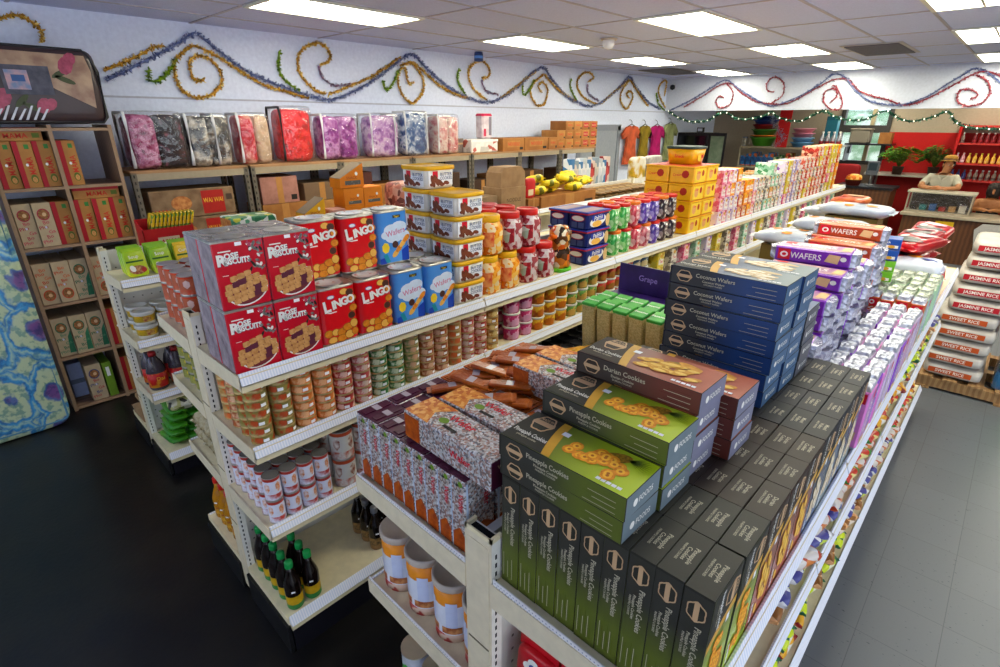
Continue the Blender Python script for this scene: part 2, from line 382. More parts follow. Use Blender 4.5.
# ---------------------------------------------------------------- gondola shelving
cream = M('shelf_cream', '#E2D6B4', .45); cream2 = M('shelf_side', '#D8CDB4', .45); postm = M('post_white', '#E6E3DA', .4); rail_m = M('price_rail', '#F2F2F6', .35, col2='#DCE1EC', kind='ticks', scale=30)
slotm = M('slot_black', '#101012', .8); navy = M('kick_navy', '#14141C', .4); blackp = M('kick_black', '#141416', .45)
perfm = M('perforated_strip', '#E4E2E4', .4); perfh = M('perforation', '#8E93A8', .6)
def pegs():
    m = M('pegboard', '#D5D3CE', .6, col2='#CAC8C2', scale=10)
    return m
def gondola(name, label, xc, hw, y0, y1, top, levels, depth_r, depth_l, sides='rl', sec=1.22, base=.205, perf=False, left=None):
    """posts on the line x=xc; decks to +x (r) and -x (l); levels = rail-top heights"""
    t = thing(name, label, 'shelving', (xc, y0, 0))
    L = y1-y0; n = max(1, round(L/sec)); s = L/n
    for i in range(n+1):
        y = min(i*s, L-.03)
        p = MB(); p.box(-hw, hw, y, y+.035, 0 if i else .02, top-.012, postm, {'-y': cream2})
        p.box(-hw*.82, hw*.82, y-.002, y, .03, top-.03, cream2)
        if i == 0:
            for zz in (top*.3, top*.5, top*.72): p.box(-hw*.8, hw*.8, y-.0035, y-.0015, zz, zz+.004, M('groove', '#6B6250', .7))
        p.box(-hw, hw, y, y+.004, top-.012, top, cream); p.box(-hw, -hw+.008, y, y+.035, top-.012, top, cream); p.box(hw-.008, hw, y, y+.035, top-.012, top, cream)
        p.box(-hw*.85, hw*.85, y+.005, y+.03, top-.013, top-.0115, slotm)
        if i < 3:
            z = top-.05
            while z > .06:
                for sx in ((1, -1) if i == 0 else (1,)):
                    xx = sx*hw; p.box(min(xx, xx+sx*.0008), max(xx, xx+sx*.0008), y+.012, y+.0175, z-.013, z, slotm)
                z -= .0254
        p.build('upright', t)
    pb = MB(); pb.box(-.012, .012, .03, L-.03, .1, top-.02, pegs())
    dm = M('peg_hole', '#6E6A66', .8)
    for i in range(0, 26):
        for k in range(int((top-.3)/.0508)):
            pb.box(.012, .0125, .06+i*.0508, .068+i*.0508, .25+k*.0508, .258+k*.0508, dm)
    pb.build('back_panel', t)
    for sd in sides:
        sg = 1 if sd == 'r' else -1; dp = depth_r if sd == 'r' else depth_l
        for z in (levels if sd == 'r' or left is None else left):
            d0 = dp
            for i in range(n):
                a, b = i*s+.004, (i+1)*s-.004
                k = MB(); x0, x1 = sorted((sg*(hw+.002), sg*(hw+d0)))
                k.box(x0, x1, a, b, z-.05, z-.012, cream)
                sh = k
                # side brackets taper to the front
                for yy in (a-.003, b-.001):
                    fr = F((0, yy, 0), X*1, Z) if True else None
                    pts = [(sg*hw, z-.012), (sg*(hw+d0), z-.004), (sg*(hw+d0), z-.06), (sg*hw, z-.085)]
                    if sg < 0: pts = pts[::-1]
                    k.prism(pts, fr, -.004, cream2)
                if perf and i == 0:
                    pts = [(sg*(hw+.004), z+.004), (sg*(hw+d0-.002), z+.004), (sg*(hw+d0-.002), z-.024), (sg*(hw+.004), z-.024)]
                    if sg < 0: pts = pts[::-1]
                    k.prism(pts, F((0, a-.0035, 0), X, Z), .003, perfm)
                    for ix in range(int(d0/.0095)):
                        for iz in range(3): q_ = sg*(hw+.012+.0095*ix+.0045*(iz % 2)); k.rect(F((0, a-.0036, 0), X, Z), q_-.0016, z-.019+.008*iz, q_+.0016, z-.0155+.008*iz, perfh, .001)
                xf = sg*(hw+d0)
                k.box(min(xf, xf-sg*.02), max(xf, xf-sg*.02), a, b, z-.072, z-.04, cream)
                o = k.build('shelf_deck', t)
                r = MB()
                # sloped price rail
                fr = F((0, 0, 0), X, Z)
                xs = [(xf-sg*.006, z), (xf+sg*.010, z-.042), (xf+sg*.004, z-.044), (xf-sg*.012, z-.002)]
                if sg > 0: xs = xs[::-1]
                vs = [(p[0], a, p[1]) for p in xs]+[(p[0], b, p[1]) for p in xs]
                r.add(vs, [(0, 1, 2, 3), (7, 6, 5, 4), (0, 4, 5, 1), (1, 5, 6, 2), (2, 6, 7, 3), (3, 7, 4, 0)], rail_m)
                r.build('price_rail', o)
        # base deck and kick plate
        k = MB(); x0, x1 = sorted((0, sg*(hw+dp+.02))); k.box(x0, x1-(.02 if sg > 0 else 0), .0, L, base-.05, base-.012, cream)
        k.build('base_deck', t)
        k = MB(); xf = sg*(hw+dp+.02)
        k.box(min(xf, xf-sg*.02), max(xf, xf-sg*.02), .005, L, base-.07, base-.042, cream)
        fr = [(xf-sg*.016, base), (xf+sg*.006, base-.042), (xf-sg*.02, base-.042)]
        r0 = MB(); vs = [(p[0], .005, p[1]) for p in fr]+[(p[0], L, p[1]) for p in fr]
        r0.add(vs, [(0, 1, 2), (5, 4, 3), (0, 3, 4, 1), (1, 4, 5, 2), (2, 5, 3, 0)], rail_m)
        o = k.build('base_lip', t); r0.build('price_rail', o)
        k = MB(); k.box(min(xf-sg*.03, xf-sg*.01), max(xf-sg*.03, xf-sg*.01), .01, L-.01, 0, base-.07, navy)
        xa, xb = sorted((sg*.045, xf-sg*.012)); k.box(xa, xb, -.012, .004, 0, base-.05, blackp); k.build('kick_plate', t)
    ft = MB(); ft.prism([(-hw, .0), (-hw+.03, .0), (hw, .3), (hw, .42), (-hw, .42)], F((0, -.004, 0), X, Z), .01, cream2); 
    return t
AX, AY = -2.235, .55
gondola('gondola_shelf', 'long cream gondola in the middle with cans below and biscuit tins on its top deck', -2.235, .048, .55, 8.95, 1.478, [1.357, 1.055, .685], .41, .41)
gondola('gondola_shelf', 'cream gondola in front of the metal rack with noodle packs and sauce bottles', -3.945, .045, .585, 8.0, 1.45, [1.326, .951, .596], .36, .36, base=.165, left=[])
gondola('gondola_shelf', 'low cream gondola nearest the viewer carrying dark cookie boxes and wafer packs', -.695, .045, .655, 5.1, 1.295, [1.178, .757], .49, .49, perf=True)
# ================================================================= goods on the near gondola (B)
ZB = 1.167
T, D, H = .0515, .125, .30
white = M('print_white', '#EDEBE4', .5); tan = M('print_tan', '#C2A27E', .45); gold = M('print_gold', '#C79A3C', .4); pale = M('print_pale', '#B9B29C', .5)
ink = M('print_ink', '#1F1B18', .5); tagw = M('price_tag', '#F4F4F6', .5); barc = M('barcode', '#D9D9D9', .5, col2='#3A3A3A', kind='wave', scale=60)
RND = random.Random(11)
def badge(b, fr, x, y, w, h, inner, d=.0008, rot=0, word=None):
    pts = []
    for k in range(24):
        a = 2*pi*k/24; q = 1+.07*cos(6*a); pts.append((w/2*q*cos(a), h/2*q*sin(a)))
    R = lambda P, s: [(x+s*(p[0]*cos(rot)-p[1]*sin(rot)), y+s*(p[0]*sin(rot)+p[1]*cos(rot))) for p in P]
    b.poly(fr, R(pts, 1), tan, d); b.poly(fr, R(pts, .86), inner, d+.0003)
    bw, bh = w*.46, h*.13
    b.poly(fr, R([(-bw, -bh), (bw, -bh), (bw*1.05, 0), (bw, bh), (-bw, bh), (-bw*1.05, 0)], 1), tan, d+.0006)
    if word: b.text(fr, word, x-sin(rot)*h*.24, y+cos(rot)*h*.24, h*.2, tan, d+.0008, rot, maxw=w*.6)
def cookie_box(flavour, dark, mid, bright, end, words, spine_axis_cols, treat, label):
    t = thing('cookie_box', label, 'box')
    b = MB(); dk = M(flavour+'_dark', dark, .55, spec=.3); en = M(flavour+'_end', end, .5, spec=.3)
    sp = G(flavour+'_spine', mid, dark, 2, .5, .3, .66, .0)
    pic = G(flavour+'_picture', bright, mid, 2, .35, .1, .75, .4)
    b.box(-T/2, T/2, -D/2, D/2, 0, H, dk, {'-y': sp, '+y': sp, '+x': pic, '-x': dk, '-z': en}, bev=.0012)
    R_ = -pi/2
    # spine towards the shopper
    for fr in (F((0, -D/2, 0), X, Z), F((0, D/2, 0), -X, Z)):
        badge(b, fr, 0, .259, .043, .035, dk, rot=R_)
        b.text(fr, words, .008, .175, .0165, pale, rot=R_, maxw=.105)
        b.text(fr, words, -.006, .178, .009, pale, rot=R_, maxw=.06); b.text(fr, words.upper(), -.0145, .178, .006, pale, rot=R_, maxw=.05)
        for k in range(6): b.rect(fr, -.019+k*.0062, .02, -.0178+k*.0062, .09-.01*(k % 3), M('print_fine_'+flavour, mid, .5) if k % 2 else pale, .0007)
    # picture face
    fr = F((T/2, 0, 0), Y, Z)
    b.rect(fr, -D/2+.002, .205, D/2-.002, H-.002, dk, .0005)
    arc = []
    for k in range(9): a = k/8; arc.append((-D/2+.002+(D-.004)*a, .205-.03*(1-a)**1.6+.018))
    arc2 = [(x, y-.018-.004*(1-abs(x)/D)) for x, y in arc]
    b.poly(fr, arc[::-1]+arc2, gold, .0008)
    b.poly(fr, [(x, y) for x, y in arc]+[(D/2-.002, .24), (-D/2+.002, .24)], dk, .0007)
    badge(b, fr, .028, .255, .052, .062, dk, .0009, R_, 'MADE IN')
    b.text(fr, words, -.022, .25, .0185, white, .0011, R_, maxw=.085); b.text(fr, words.lower(), -.036, .25, .009, pale, .0011, R_, maxw=.05)
    b.rect(fr, .02, .185, .034, .203, tagw, .0012)
    r2 = random.Random(flavour)
    for k in range(20):
        yy = .04+.125*r2.random(); xx = -.045+.055*r2.random()+.02*(1-abs(yy-.1)/.08)
        s = .0145
        if treat[0] == 'ring':
            b.ell(fr, xx, yy, s, s, treat[1], .0010+k*.00004, 12); b.ell(fr, xx, yy, s*.6, s*.6, treat[2], .0011+k*.00004, 10); b.ell(fr, xx, yy, s*.25, s*.25, treat[3], .0012+k*.00004, 8)
        else:
            b.ell(fr, xx, yy, s*.7, s*1.5, treat[1], .0010+k*.00004, 12, rot=r2.random()); b.ell(fr, xx, yy, s*.4, s*1.0, treat[2], .0011+k*.00004, 10)
    if treat[0] == 'ring':
        b.ell(fr, .03, .075, .016, .03, treat[4], .0009, 14, rot=.5)
        for k in range(9):
            a = -2.3+k*.22; b.poly(fr, [(.034, .05), (.034+.045*cos(a)*.7, .05+.045*sin(a)), (.038, .055)], treat[5], .0010)
    else:
        b.ell(fr, .03, .09, .012, .035, treat[4], .0009, 14, rot=.25); b.ell(fr, .036, .07, .01, .03, treat[5], .0010, 14, rot=-.2)
    for k in range(5): b.rect(fr, -.052, .02+k*.011, -.044, .029+k*.011, tagw, .0011)
    # top end
    fr = F((0, 0, H), -Y, X)
    b.text(fr, words.split()[0], 0, .011, .0125, pale, maxw=.06); b.text(fr, words.split()[1]+' ', 0, -.001, .0115, pale, maxw=.045); b.text(fr, words.upper(), 0, -.011, .0065, pale, maxw=.05)
    # bottom end, the right-hand end when the box lies flat
    fr = F((0, 0, 0), Y, X)
    b.ell(fr, -.03, .0, .008, .0085, white, .0008); b.text(fr, 'FOODS', .008, -.0, .018, white, .0009, maxw=.052)
    for fr in (F((0, 0, H), -Y, X),): b.rect(fr, -D/2, T/2-.004, D/2, T/2-.0035, ink, .0009)
    b.build('printed_carton', t)
    fl = MB(); fl.box(-T/2+.001, T/2-.001, -D/2-.0006, -D/2+.0, H-.004, H+.0012, dk); fl.box(-T/2+.001, T/2-.001, -D/2, D/2, H-.0001, H+.0006, dk); fl.build('tuck_flap', t)
    return t
orange = M('cookie_orange', '#EBA02A', .5, col2='#C87810', scale=120); orange_d = M('cookie_brown', '#B4681A', .5); yel = M('cookie_yellow', '#F2B83A', .5); leafg = M('pine_leaf', '#5A6B22', .5); pine = M('pineapple_skin', '#B08428', .5, col2='#6B5518', scale=150)
durn = M('durian_flesh', '#D8A23C', .5, col2='#C08420', scale=60); durn2 = M('durian_hi', '#EBC566', .5); durs = M('durian_skin', '#8A7A2A', .5)
coc = M('coconut_white', '#E8E0CC', .5); coc2 = M('coconut_tan', '#C8B088', .5); 
KB = {'pineapple': Kind(cookie_box('pineapple', '#2D2C25', '#545E1A', '#B8CC24', '#6D7A80', 'Pineapple Cookies', 0, ('ring', orange, yel, orange_d, pine, leafg), '')),
      'durian': Kind(cookie_box('durian', '#31261F', '#5E2A1E', '#B0583A', '#7A7A8C', 'Durian Cookies', 0, ('nut', durn, durn2, orange_d, durs, durn), '')),
      'coconut': Kind(cookie_box('coconut', '#1B1C22', '#1C3E6E', '#8C9A9C', '#44617E', 'Coconut Wafers', 0, ('nut', coc2, coc, orange_d, coc, coc2), '')),
      'charcoal': Kind(cookie_box('charcoal', '#232324', '#3A3C46', '#5A6A8A', '#55565E', 'Mixed Wafers', 0, ('nut', coc2, coc, orange_d, coc2, coc), ''))}
rows = ['pineapple', 'pineapple', 'durian', 'durian', 'durian', 'charcoal', 'coconut', 'charcoal', 'coconut']
KD = {'pineapple': 'dark olive pineapple cookie box', 'durian': 'dark brown durian cookie box', 'coconut': 'dark blue coconut wafer box', 'charcoal': 'charcoal wafer box'}
for r, fl in enumerate(rows):
    for k in range(9):
        KB[fl].put((-.618+.0522*k+jit(.0006), .745+.1265*r+jit(.002), ZB), f'{KD[fl]} standing upright, {nth(r)} row from post, {nth(8-k)} from aisle rail', 'upright cookie boxes on the near gondola', rz=jit(.01))
def flat(fl, xr, y, k, lab, z0=ZB+H+.0016, T2=T+.0006, rz=0, sc=None):
    if sc: T2 = T*sc+.0005; sc = (sc, 1, 1)
    KB[fl].put((xr+jit(.003), y+jit(.003), z0+T2*(k+.5)), lab, 'cookie boxes lying flat in stacks', rot=(0, -pi/2, rz+jit(.012)), sc=sc)
for k in range(2): flat('pineapple', -.344, .745, k, f'pineapple cookie box lying flat in the shortest stack by the post, {("lower one","top one")[k]}')
for k in range(3): flat('pineapple', -.342, .873, k, f'green pineapple cookie box lying in the three high stack before the brown box, {lvl(k,3)}')
for k in range(4): flat('durian', -.345, 1.0, k, f'brown durian cookie box in the four high stack behind the pineapple stacks, {lvl(k,4)}')
for k in range(3): flat('durian', -.312, 1.128, k, f'brown durian cookie box in the rear durian stack facing the blue boxes, {lvl(k,3)}')
for k in range(7): flat('coconut', -.34, 1.42, k, f'blue coconut wafer box in the front tall blue stack, {lvl(k,7)}', sc=.93)
for k in range(7): flat('coconut', -.335, 1.548, k, f'blue coconut wafer box in the second tall blue stack, {lvl(k,7)}', sc=.93)
for k in range(4): flat('charcoal', -.335, 1.677, k, f'grey wafer box in the half height stack behind the blue boxes, {lvl(k,4)}', rz=.02)
# ------------------------------------------------- foil wafer packs
foil = M('foil_silver', '#D4D6DE', .3, metal=.65, bump=.55, scale=45, bscale=52, col2='#A0A3B0')
foilw = M('foil_white', '#D4D4DE', .25, metal=.55, bump=.55, scale=45, bscale=52, col2='#A4A4B4')
redlogo = M('logo_red', '#C8102E', .4)
def wafer_pack(name, w, d, h, body, side, words, logo=True, seal=foil, textcol=white, lab=''):
    """stands upright; crimped foil seal at both ends; -y narrow face printed; +x wide face printed. Lying: rotate like the boxes"""
    t = thing(name, lab, 'wafer pack')
    b = MB(); e = .012
    b.box(-w/2, w/2, -d/2, d/2, .022, h-.024, body, {'+x': side, '-x': side}, bev=.005)
    R_ = -pi/2
    fr = F((0, -d/2, 0), X, Z); 
    if logo:
        b.rect(fr, -w*.36, h-.068, w*.36, h-.034, redlogo, .0008); b.ell(fr, 0, h-.051, w*.2, .011, white, .0011); b.ell(fr, 0, h-.051, w*.1, .006, redlogo, .0013)
    b.text(fr, words, 0, h*.56, w*.55, textcol, .0012, R_, maxw=h*.33)
    b.poly(fr, [(-w*.3, h*.22), (w*.25, h*.2), (w*.3, h*.32), (-w*.2, h*.36)], M('wafer_tan', '#D9B98A', .6), .0012)
    b.ell(fr, w*.05, h*.17, w*.15, .008, white, .0012)
    fr = F((w/2, 0, 0), Y, Z)
    if logo: b.rect(fr, d*.1, h-.07, d*.36, h-.04, redlogo, .0008)
    b.text(fr, words, 0, h*.52, d*.4, textcol, .0012, R_, maxw=h*.5)
    b.poly(fr, [(-d*.3, h*.12), (d*.3, h*.12), (d*.3, h*.2), (-d*.3, h*.22)], M('wafer_tan', '#D9B98A', .6), .0012)
    b.build('wrapper', t)
    rnd = random.Random(w*1000+h)
    for (z0, z1) in ((h-.026, h), (.024, 0)):
        s = MB()
        ring0, ring1, ring2 = [], [], []
        n = 5
        pts = [(-w/2+.003+(w-.006)*i/n, -d/2+.003) for i in range(n+1)]+[(w/2-.003, -d/2+.003+(d-.006)*i/n) for i in range(1, n+1)]+[(w/2-.003-(w-.006)*i/n, d/2-.003) for i in range(1, n+1)]+[(-w/2+.003, d/2-.003-(d-.006)*i/n) for i in range(1, n)]
        sg = 1 if z1 > z0 else -1
        A = [(x, y, z0) for x, y in pts]
        B_ = [(x*.9+rnd.uniform(-.003, .003), y*.85+rnd.uniform(-.004, .004), z0+sg*.013+rnd.uniform(-.003, .003)) for x, y in pts]
        C_ = [(x*.92, y*.16+rnd.uniform(-.004, .004), z1-sg*.006+rnd.uniform(-.005, .004)) for x, y in pts]
        m = len(pts); fs = []
        for i in range(m):
            j = (i+1) % m
            q = [(i, j, m+j, m+i), (m+i, m+j, 2*m+j, 2*m+i)]
            fs += q if sg > 0 else [f[::-1] for f in q]
        top = tuple(range(2*m, 3*m)); fs.append(top if sg > 0 else top[::-1])
        s.add(A+B_+C_, fs, seal); s.build('foil_seal', t)
    return t
pk = dict(
 pink=Kind(wafer_pack('wafer_pack', .056, .1, .25, M('wafer_pink', '#E08AC8', .3, coat=.4), M('wafer_pink2', '#D6A8DA', .3, coat=.4, col2='#C77AC0', scale=18), 'Wafers')),
 purple=Kind(wafer_pack('wafer_pack', .056, .1, .25, M('wafer_purple', '#8A3FC0', .3, coat=.4), M('wafer_purple2', '#A878D8', .3, coat=.4, col2='#8040B8', scale=18), 'Wafers')),
 silver=Kind(wafer_pack('wafer_pack', .056, .1, .25, M('wafer_lilac', '#D8C8E0', .3, metal=.2), M('wafer_lilac2', '#D8C0D8', .3, col2='#B8A0C8', scale=18, coat=.3), 'Wafers')),
 orange=Kind(wafer_pack('wafer_pack', .056, .1, .265, M('wafer_orange', '#B4501E', .32, coat=.4), M('wafer_orange2', '#C88A5A', .32, coat=.4, col2='#A85A2A', scale=18), 'Wafers')))
cols = {0: 'pink purple silver pink silver purple silver pink silver silver'.split()}
for r in range(10):
    for k in range(2, 5):
        f = ['pink', 'purple', 'pink', 'silver', 'silver', 'purple', 'silver', 'pink', 'silver', 'silver'][r] if k == 4 else ['silver', 'purple', 'silver', 'pink'][(r+k) % 4]
        pk[f].put((-.422+.0585*k+jit(.003), 1.885+.106*r+jit(.004), ZB), f'{f if f!="silver" else "silvery"} wafer pack standing, {nth(r)} row behind the dark boxes, {nth(4-k)} from the rail', 'standing foil wafer packs', rz=jit(.05), sc=(1, 1, 1+jit(.03)))
foilg = M('foil_green', '#D0D4C8', .3, metal=.65, bump=.55, scale=45, bscale=52, col2='#A0A690')
pk['greenish'] = Kind(wafer_pack('wafer_pack', .056, .1, .265, M('wafer_mint', '#A8C8A0', .32, coat=.4), M('wafer_mint2', '#C8D8D8', .32, coat=.4, col2='#90B0C8', scale=12), 'Wafers', seal=foilg))
for r in range(6):
    for k in range(1 if r < 2 else 0, 5):
        f = 'orange' if r == 0 else 'greenish'
        pk[f].put((-.422+.0585*k+jit(.003), 3.0+.106*r+jit(.004), ZB), (f'orange wafer pack standing behind the purple ones, {nth(4-k)} from the rail' if r == 0 else f'silver topped pale wafer pack, {nth(r-1)} row behind the orange row, {nth(4-k)} from the rail'), 'standing foil wafer packs', rz=jit(.05), sc=(1, 1, 1+jit(.03)))
# flat wafer packs heaped to the left of them
def flatpack(f, xr, y, z, lab, rz=0):
    pk[f].put((xr, y, z), lab, 'wafer packs lying in heaps', rot=(jit(.03), -pi/2+jit(.02), rz+jit(.05)), sc=(1, 1.15, 1.24))
pk['violet'] = Kind(wafer_pack('wafer_pack', .056, .1, .25, M('wafer_violet', '#7C2FA8', .28, coat=.5), M('wafer_violet_top', '#CDB59A', .3, coat=.4, col2='#9A5AA8', scale=14), 'WAFERS', seal=foilw))
pk['rust'] = Kind(wafer_pack('wafer_pack', .056, .1, .25, M('wafer_rust', '#A8441A', .3, coat=.5), M('wafer_rust_top', '#C8A078', .3, coat=.4, col2='#B85A28', scale=14), 'WAFERS', seal=foilw))
for c, (y, n) in enumerate(((1.87, 6), (1.995, 8), (2.12, 9), (2.245, 10), (2.37, 9), (2.495, 8))):
    for k in range(n):
        flatpack('violet', -.325+jit(.015), y+jit(.008), ZB+.03+.0575*k, f'purple wafer pack lying flat, {nth(c)} pile behind the blue boxes, {nth(n-1-k)} from the top', .06)
for c, (y, n) in enumerate(((2.72, 9), (2.86, 10), (3.0, 9))):
    for k in range(4 if c != 1 else 3, n):
        flatpack('rust', -.355+jit(.015), y+jit(.01), ZB+.03+.0575*k, f'rust wafer pack lying flat, {nth(c)} orange pile behind purple piles, {nth(n-1-k)} from top', .05)
for c, (y, n) in enumerate(((2.72, 4), (2.86, 3), (3.0, 4))):
    for k in range(n): flatpack('violet', -.355+jit(.015), y+jit(.01), ZB+.03+.0575*k, f'purple wafer pack lying at the foot of the {nth(c)} orange pile, {nth(k)} layer up', .05)
# small bright boxes and bags behind the foil packs
def carton(name, lab, w, d, h, mat, faces=None, deco=None, cat='box', part='carton', bev=.0015):
    t = thing(name, lab, cat); b = MB(); b.box(-w/2, w/2, -d/2, d/2, 0, h, mat, faces, bev=bev)
    if deco: deco(b, w, d, h)
    b.build(part, t); return t
def deco_snack(col, wd):
    def f(b, w, d, h):
        fr = F((0, -d/2, 0), X, Z); b.rect(fr, -w*.42, h*.12, w*.42, h*.4, white, .0008); b.text(fr, wd, 0, h*.68, h*.3, white, .001, maxw=w*.7); b.ell(fr, w*.2, h*.26, w*.12, h*.16, col, .0012)
    return f
for i, (cn, cc, n) in enumerate((('blue', '#1F4E9C', 2), ('lime green', '#6FB52E', 2))):
    K_ = Kind(carton('snack_carton', '', .12, .1, .05, M('snack_'+cn.split()[0], cc, .35, coat=.3), deco=deco_snack(gold, 'Snack')))
    for k in range(n): K_.put((-.40, 3.2, ZB+.27+.054*(k+(2 if i == 0 else 0))), f'small {cn} snack carton, {("lower","upper")[k]} of its colour, beside the orange wafers', 'snack cartons by the wafers', rz=.1)
def bag(name, lab, lx, ly, lz, mat, patches=(), cat='bag', e=.5, seal=None, seed=1, words=None, textcol=white, th=.05):
    """soft filled pouch lying flat; patches: (x, y, rx, ry, material) printed on top; seals at the two x ends"""
    t = thing(name, lab, cat); b = MB(); b.pillow(lx*.93, ly, lz, mat, (0, 0, lz/2), 26, 12, .7, .3, jit=.02, seed=seed); b.crumple(lz*.22, 14, seed)
    b.build('filled_pouch', t)
    rnd = random.Random(seed)
    for sg in (1, -1):
        s = MB(); top, bot = [], []
        for k in range(11):
            y = -ly*.48+ly*.96*k/10
            top.append((sg*lx*.43, y, lz*.5+rnd.uniform(-.01, .01)*lz*4)); bot.append((sg*lx*.52, y, lz*.5+rnd.uniform(-.02, .02)*lz*4))
        s.add(top+bot, [(k, k+1, 12+k, 11+k) if sg < 0 else (11+k, 12+k, k+1, k) for k in range(10)], seal or mat); s.build('crimped_seal', t)
    if patches or words:
        p = MB()
        for (x, y, rx, ry, mt) in patches:
            pts = [(x, y)]+[(x+rx*cos(2*pi*k/14), y+ry*sin(2*pi*k/14)) for k in range(14)]
            def zz(px, py):
                u = min(.999, abs(px)/(lx*.465)); v = min(.999, abs(py)/(ly*.5)); r = (u**(2/.3)+v**(2/.3))**(.3/2)
                return lz/2+lz/2*(max(0, 1-r**(2/.7))**(.7/2))
            p.add([(px, py, zz(px, py)+.004) for px, py in pts], [(0, k+1, (k+1) % 14+1) for k in range(14)], mt)
        if words: p.text(F((0, 0, lz+.001), X, Y), words, 0, 0, th, textcol, .004, maxw=lx*.7)
        p.build('print_panel', t)
    return t
orp = M('orange_slice', '#E08A1E', .5); redp = M('patch_red', '#B8202A', .4); dkp = M('patch_dark', '#1A1A22', .4); navp = M('patch_navy', '#25408A', .4)
redbag = M('bag_red', '#B5121C', .3, coat=.4, bump=.3, scale=5, bscale=9, col2='#8A0C16')
k_ = Kind(bag('noodle_bag', '', .34, .2, .075, redbag, [(.06, 0, .05, .06, M('patch_pink', '#D88A98', .4)), (-.08, 0, .045, .08, dkp), (.12, .04, .02, .03, white), (-.02, .05, .03, .02, white)], seed=5))
for i in range(15):
    r, c = divmod(i, 3)
    k_.put((-.47+.03*r+jit(.02), 3.87+.24*c+jit(.01), ZB+.004+.079*r), f'red noodle bag heaped behind the foil packs, {nth(r)} layer up, {nth(c)} from the packs', 'red noodle bags', rot=(jit(.15), jit(.15), 1.2+jit(.35)))
for i in range(4): k_.put((-.3+jit(.01), 3.86+.25*i, ZB+.01+.08*(i % 2)*0), f'red noodle bag leaning by the rail end, {nth(i)} from the foil packs', 'red noodle bags', rz=1.57+jit(.15))
bag('snack_bag', 'white snack bag with a sunflower print by the rail behind the foil packs', .24, .2, .09, M('bag_pale', '#D8DCE8', .35, coat=.4, bump=.3, scale=9, bscale=12), [(-.02, .02, .035, .035, M('sunflower', '#E0A21A', .5)), (.06, -.03, .04, .02, navp)], seed=9).location = (-.30, 3.72, 1.38)
k_ = Kind(bag('noodle_bag', '', .34, .2, .075, M('bag_brownred', '#8A2A1A', .35, coat=.3, col2='#B86A3A', scale=12), [(.05, 0, .07, .07, tan)], seed=6))
for i in range(6):
    r, c = divmod(i, 3); k_.put((-.56+jit(.01), 4.62+.16*c, ZB+.005+.078*r) if False else (-.93, 4.98, ZB+.005+.078*i), f'brown snack bag piled at the far end of the deck, {nth(i)} from below', 'brown snack bags', rz=1.4+jit(.2))
# ------------------------------------------------- left deck of the near gondola: silver wafer sticks
busy = M('pack_silver_busy', '#C8C4C2', .28, metal=.35, kind='voronoi', scale=190, ramp=['#CFCFD2', '#8F7A74', '#D8D4D0', '#B08A80', '#E4E4E6', '#7A7A80', '#C0B0A8'], coat=.3)
purp = M('pack_maroon', '#3E1226', .35, coat=.3, col2='#52203A', scale=40); brownp = M('pack_rust', '#8A4016', .35, coat=.3, col2='#B0601E', scale=25, bump=.3, bscale=40)
orangep = M('pack_orange', '#B05818', .35, col2='#8A3A10', scale=60)
def stick(lab, top):
    w, d, h = .0505, .102, .222
    t = thing('wafer_stick_pack', lab, 'wafer pack'); b = MB()
    b.box(-w/2, w/2, -d/2, d/2, 0, h-.004, busy, bev=.0035)
    for fr, ww in ((F((0, -d/2, 0), X, Z), w), (F((w/2, 0, 0), Y, Z), d), (F((-w/2, 0, 0), -Y, Z), d)):
        b.rect(fr, -ww*.47, .006, ww*.47, .05, orangep, .0006); b.poly(fr, [(-ww*.47, .05), (ww*.47, .05), (ww*.1, .075)], orangep, .0006)
        b.text(fr, 'Wafer', ww*.22, .15, min(ww*.42, .028), redlogo, .001, -pi/2, maxw=.07)
        b.ell(fr, ww*.2, .205, ww*.16, .008, M('sprig_green', '#6B8A2A', .5), .001); b.rect(fr, -ww*.1, .196, ww*.1, .203, ink, .001)
        b.rect(fr, -ww*.47, .006, -ww*.40, .21, M('wrap_edge', '#C9D6EA', .2, coat=.5), .0012)
    b.build('wrapper', t)
    c = MB(); rr = random.Random(4)
    c.box(-w/2+.001, w/2-.001, -d/2+.001, d/2-.001, h-.0045, h-.001, top); c.box(-.012, .012, -d/2+.008, d/2-.008, h-.001, h+.0015, top)
    c.box(-w*.3, w*.3, -.008, .012, h+.0015, h+.0022, M('tape_clear', '#B9AEB4', .2)); c.build('end_fold', t); return t
KS = {'maroon': Kind(stick('', purp)), 'rust brown': Kind(stick('', brownp))}
for r in range(7):
    for k in range(9):
        if r > 5 and k > 4: continue
        f = 'maroon' if r < 2 or (r == 2 and k < 4) else 'rust brown'
        KS[f].put((-1.199+.0522*k+jit(.001), .727+.1055*r+jit(.003), ZB), f'silver wafer stick pack with {f} end, {nth(r)} row from post, {nth(k)} from bottles', 'silver wafer stick packs', rz=jit(.03), sc=(1, 1, 1+jit(.015)))
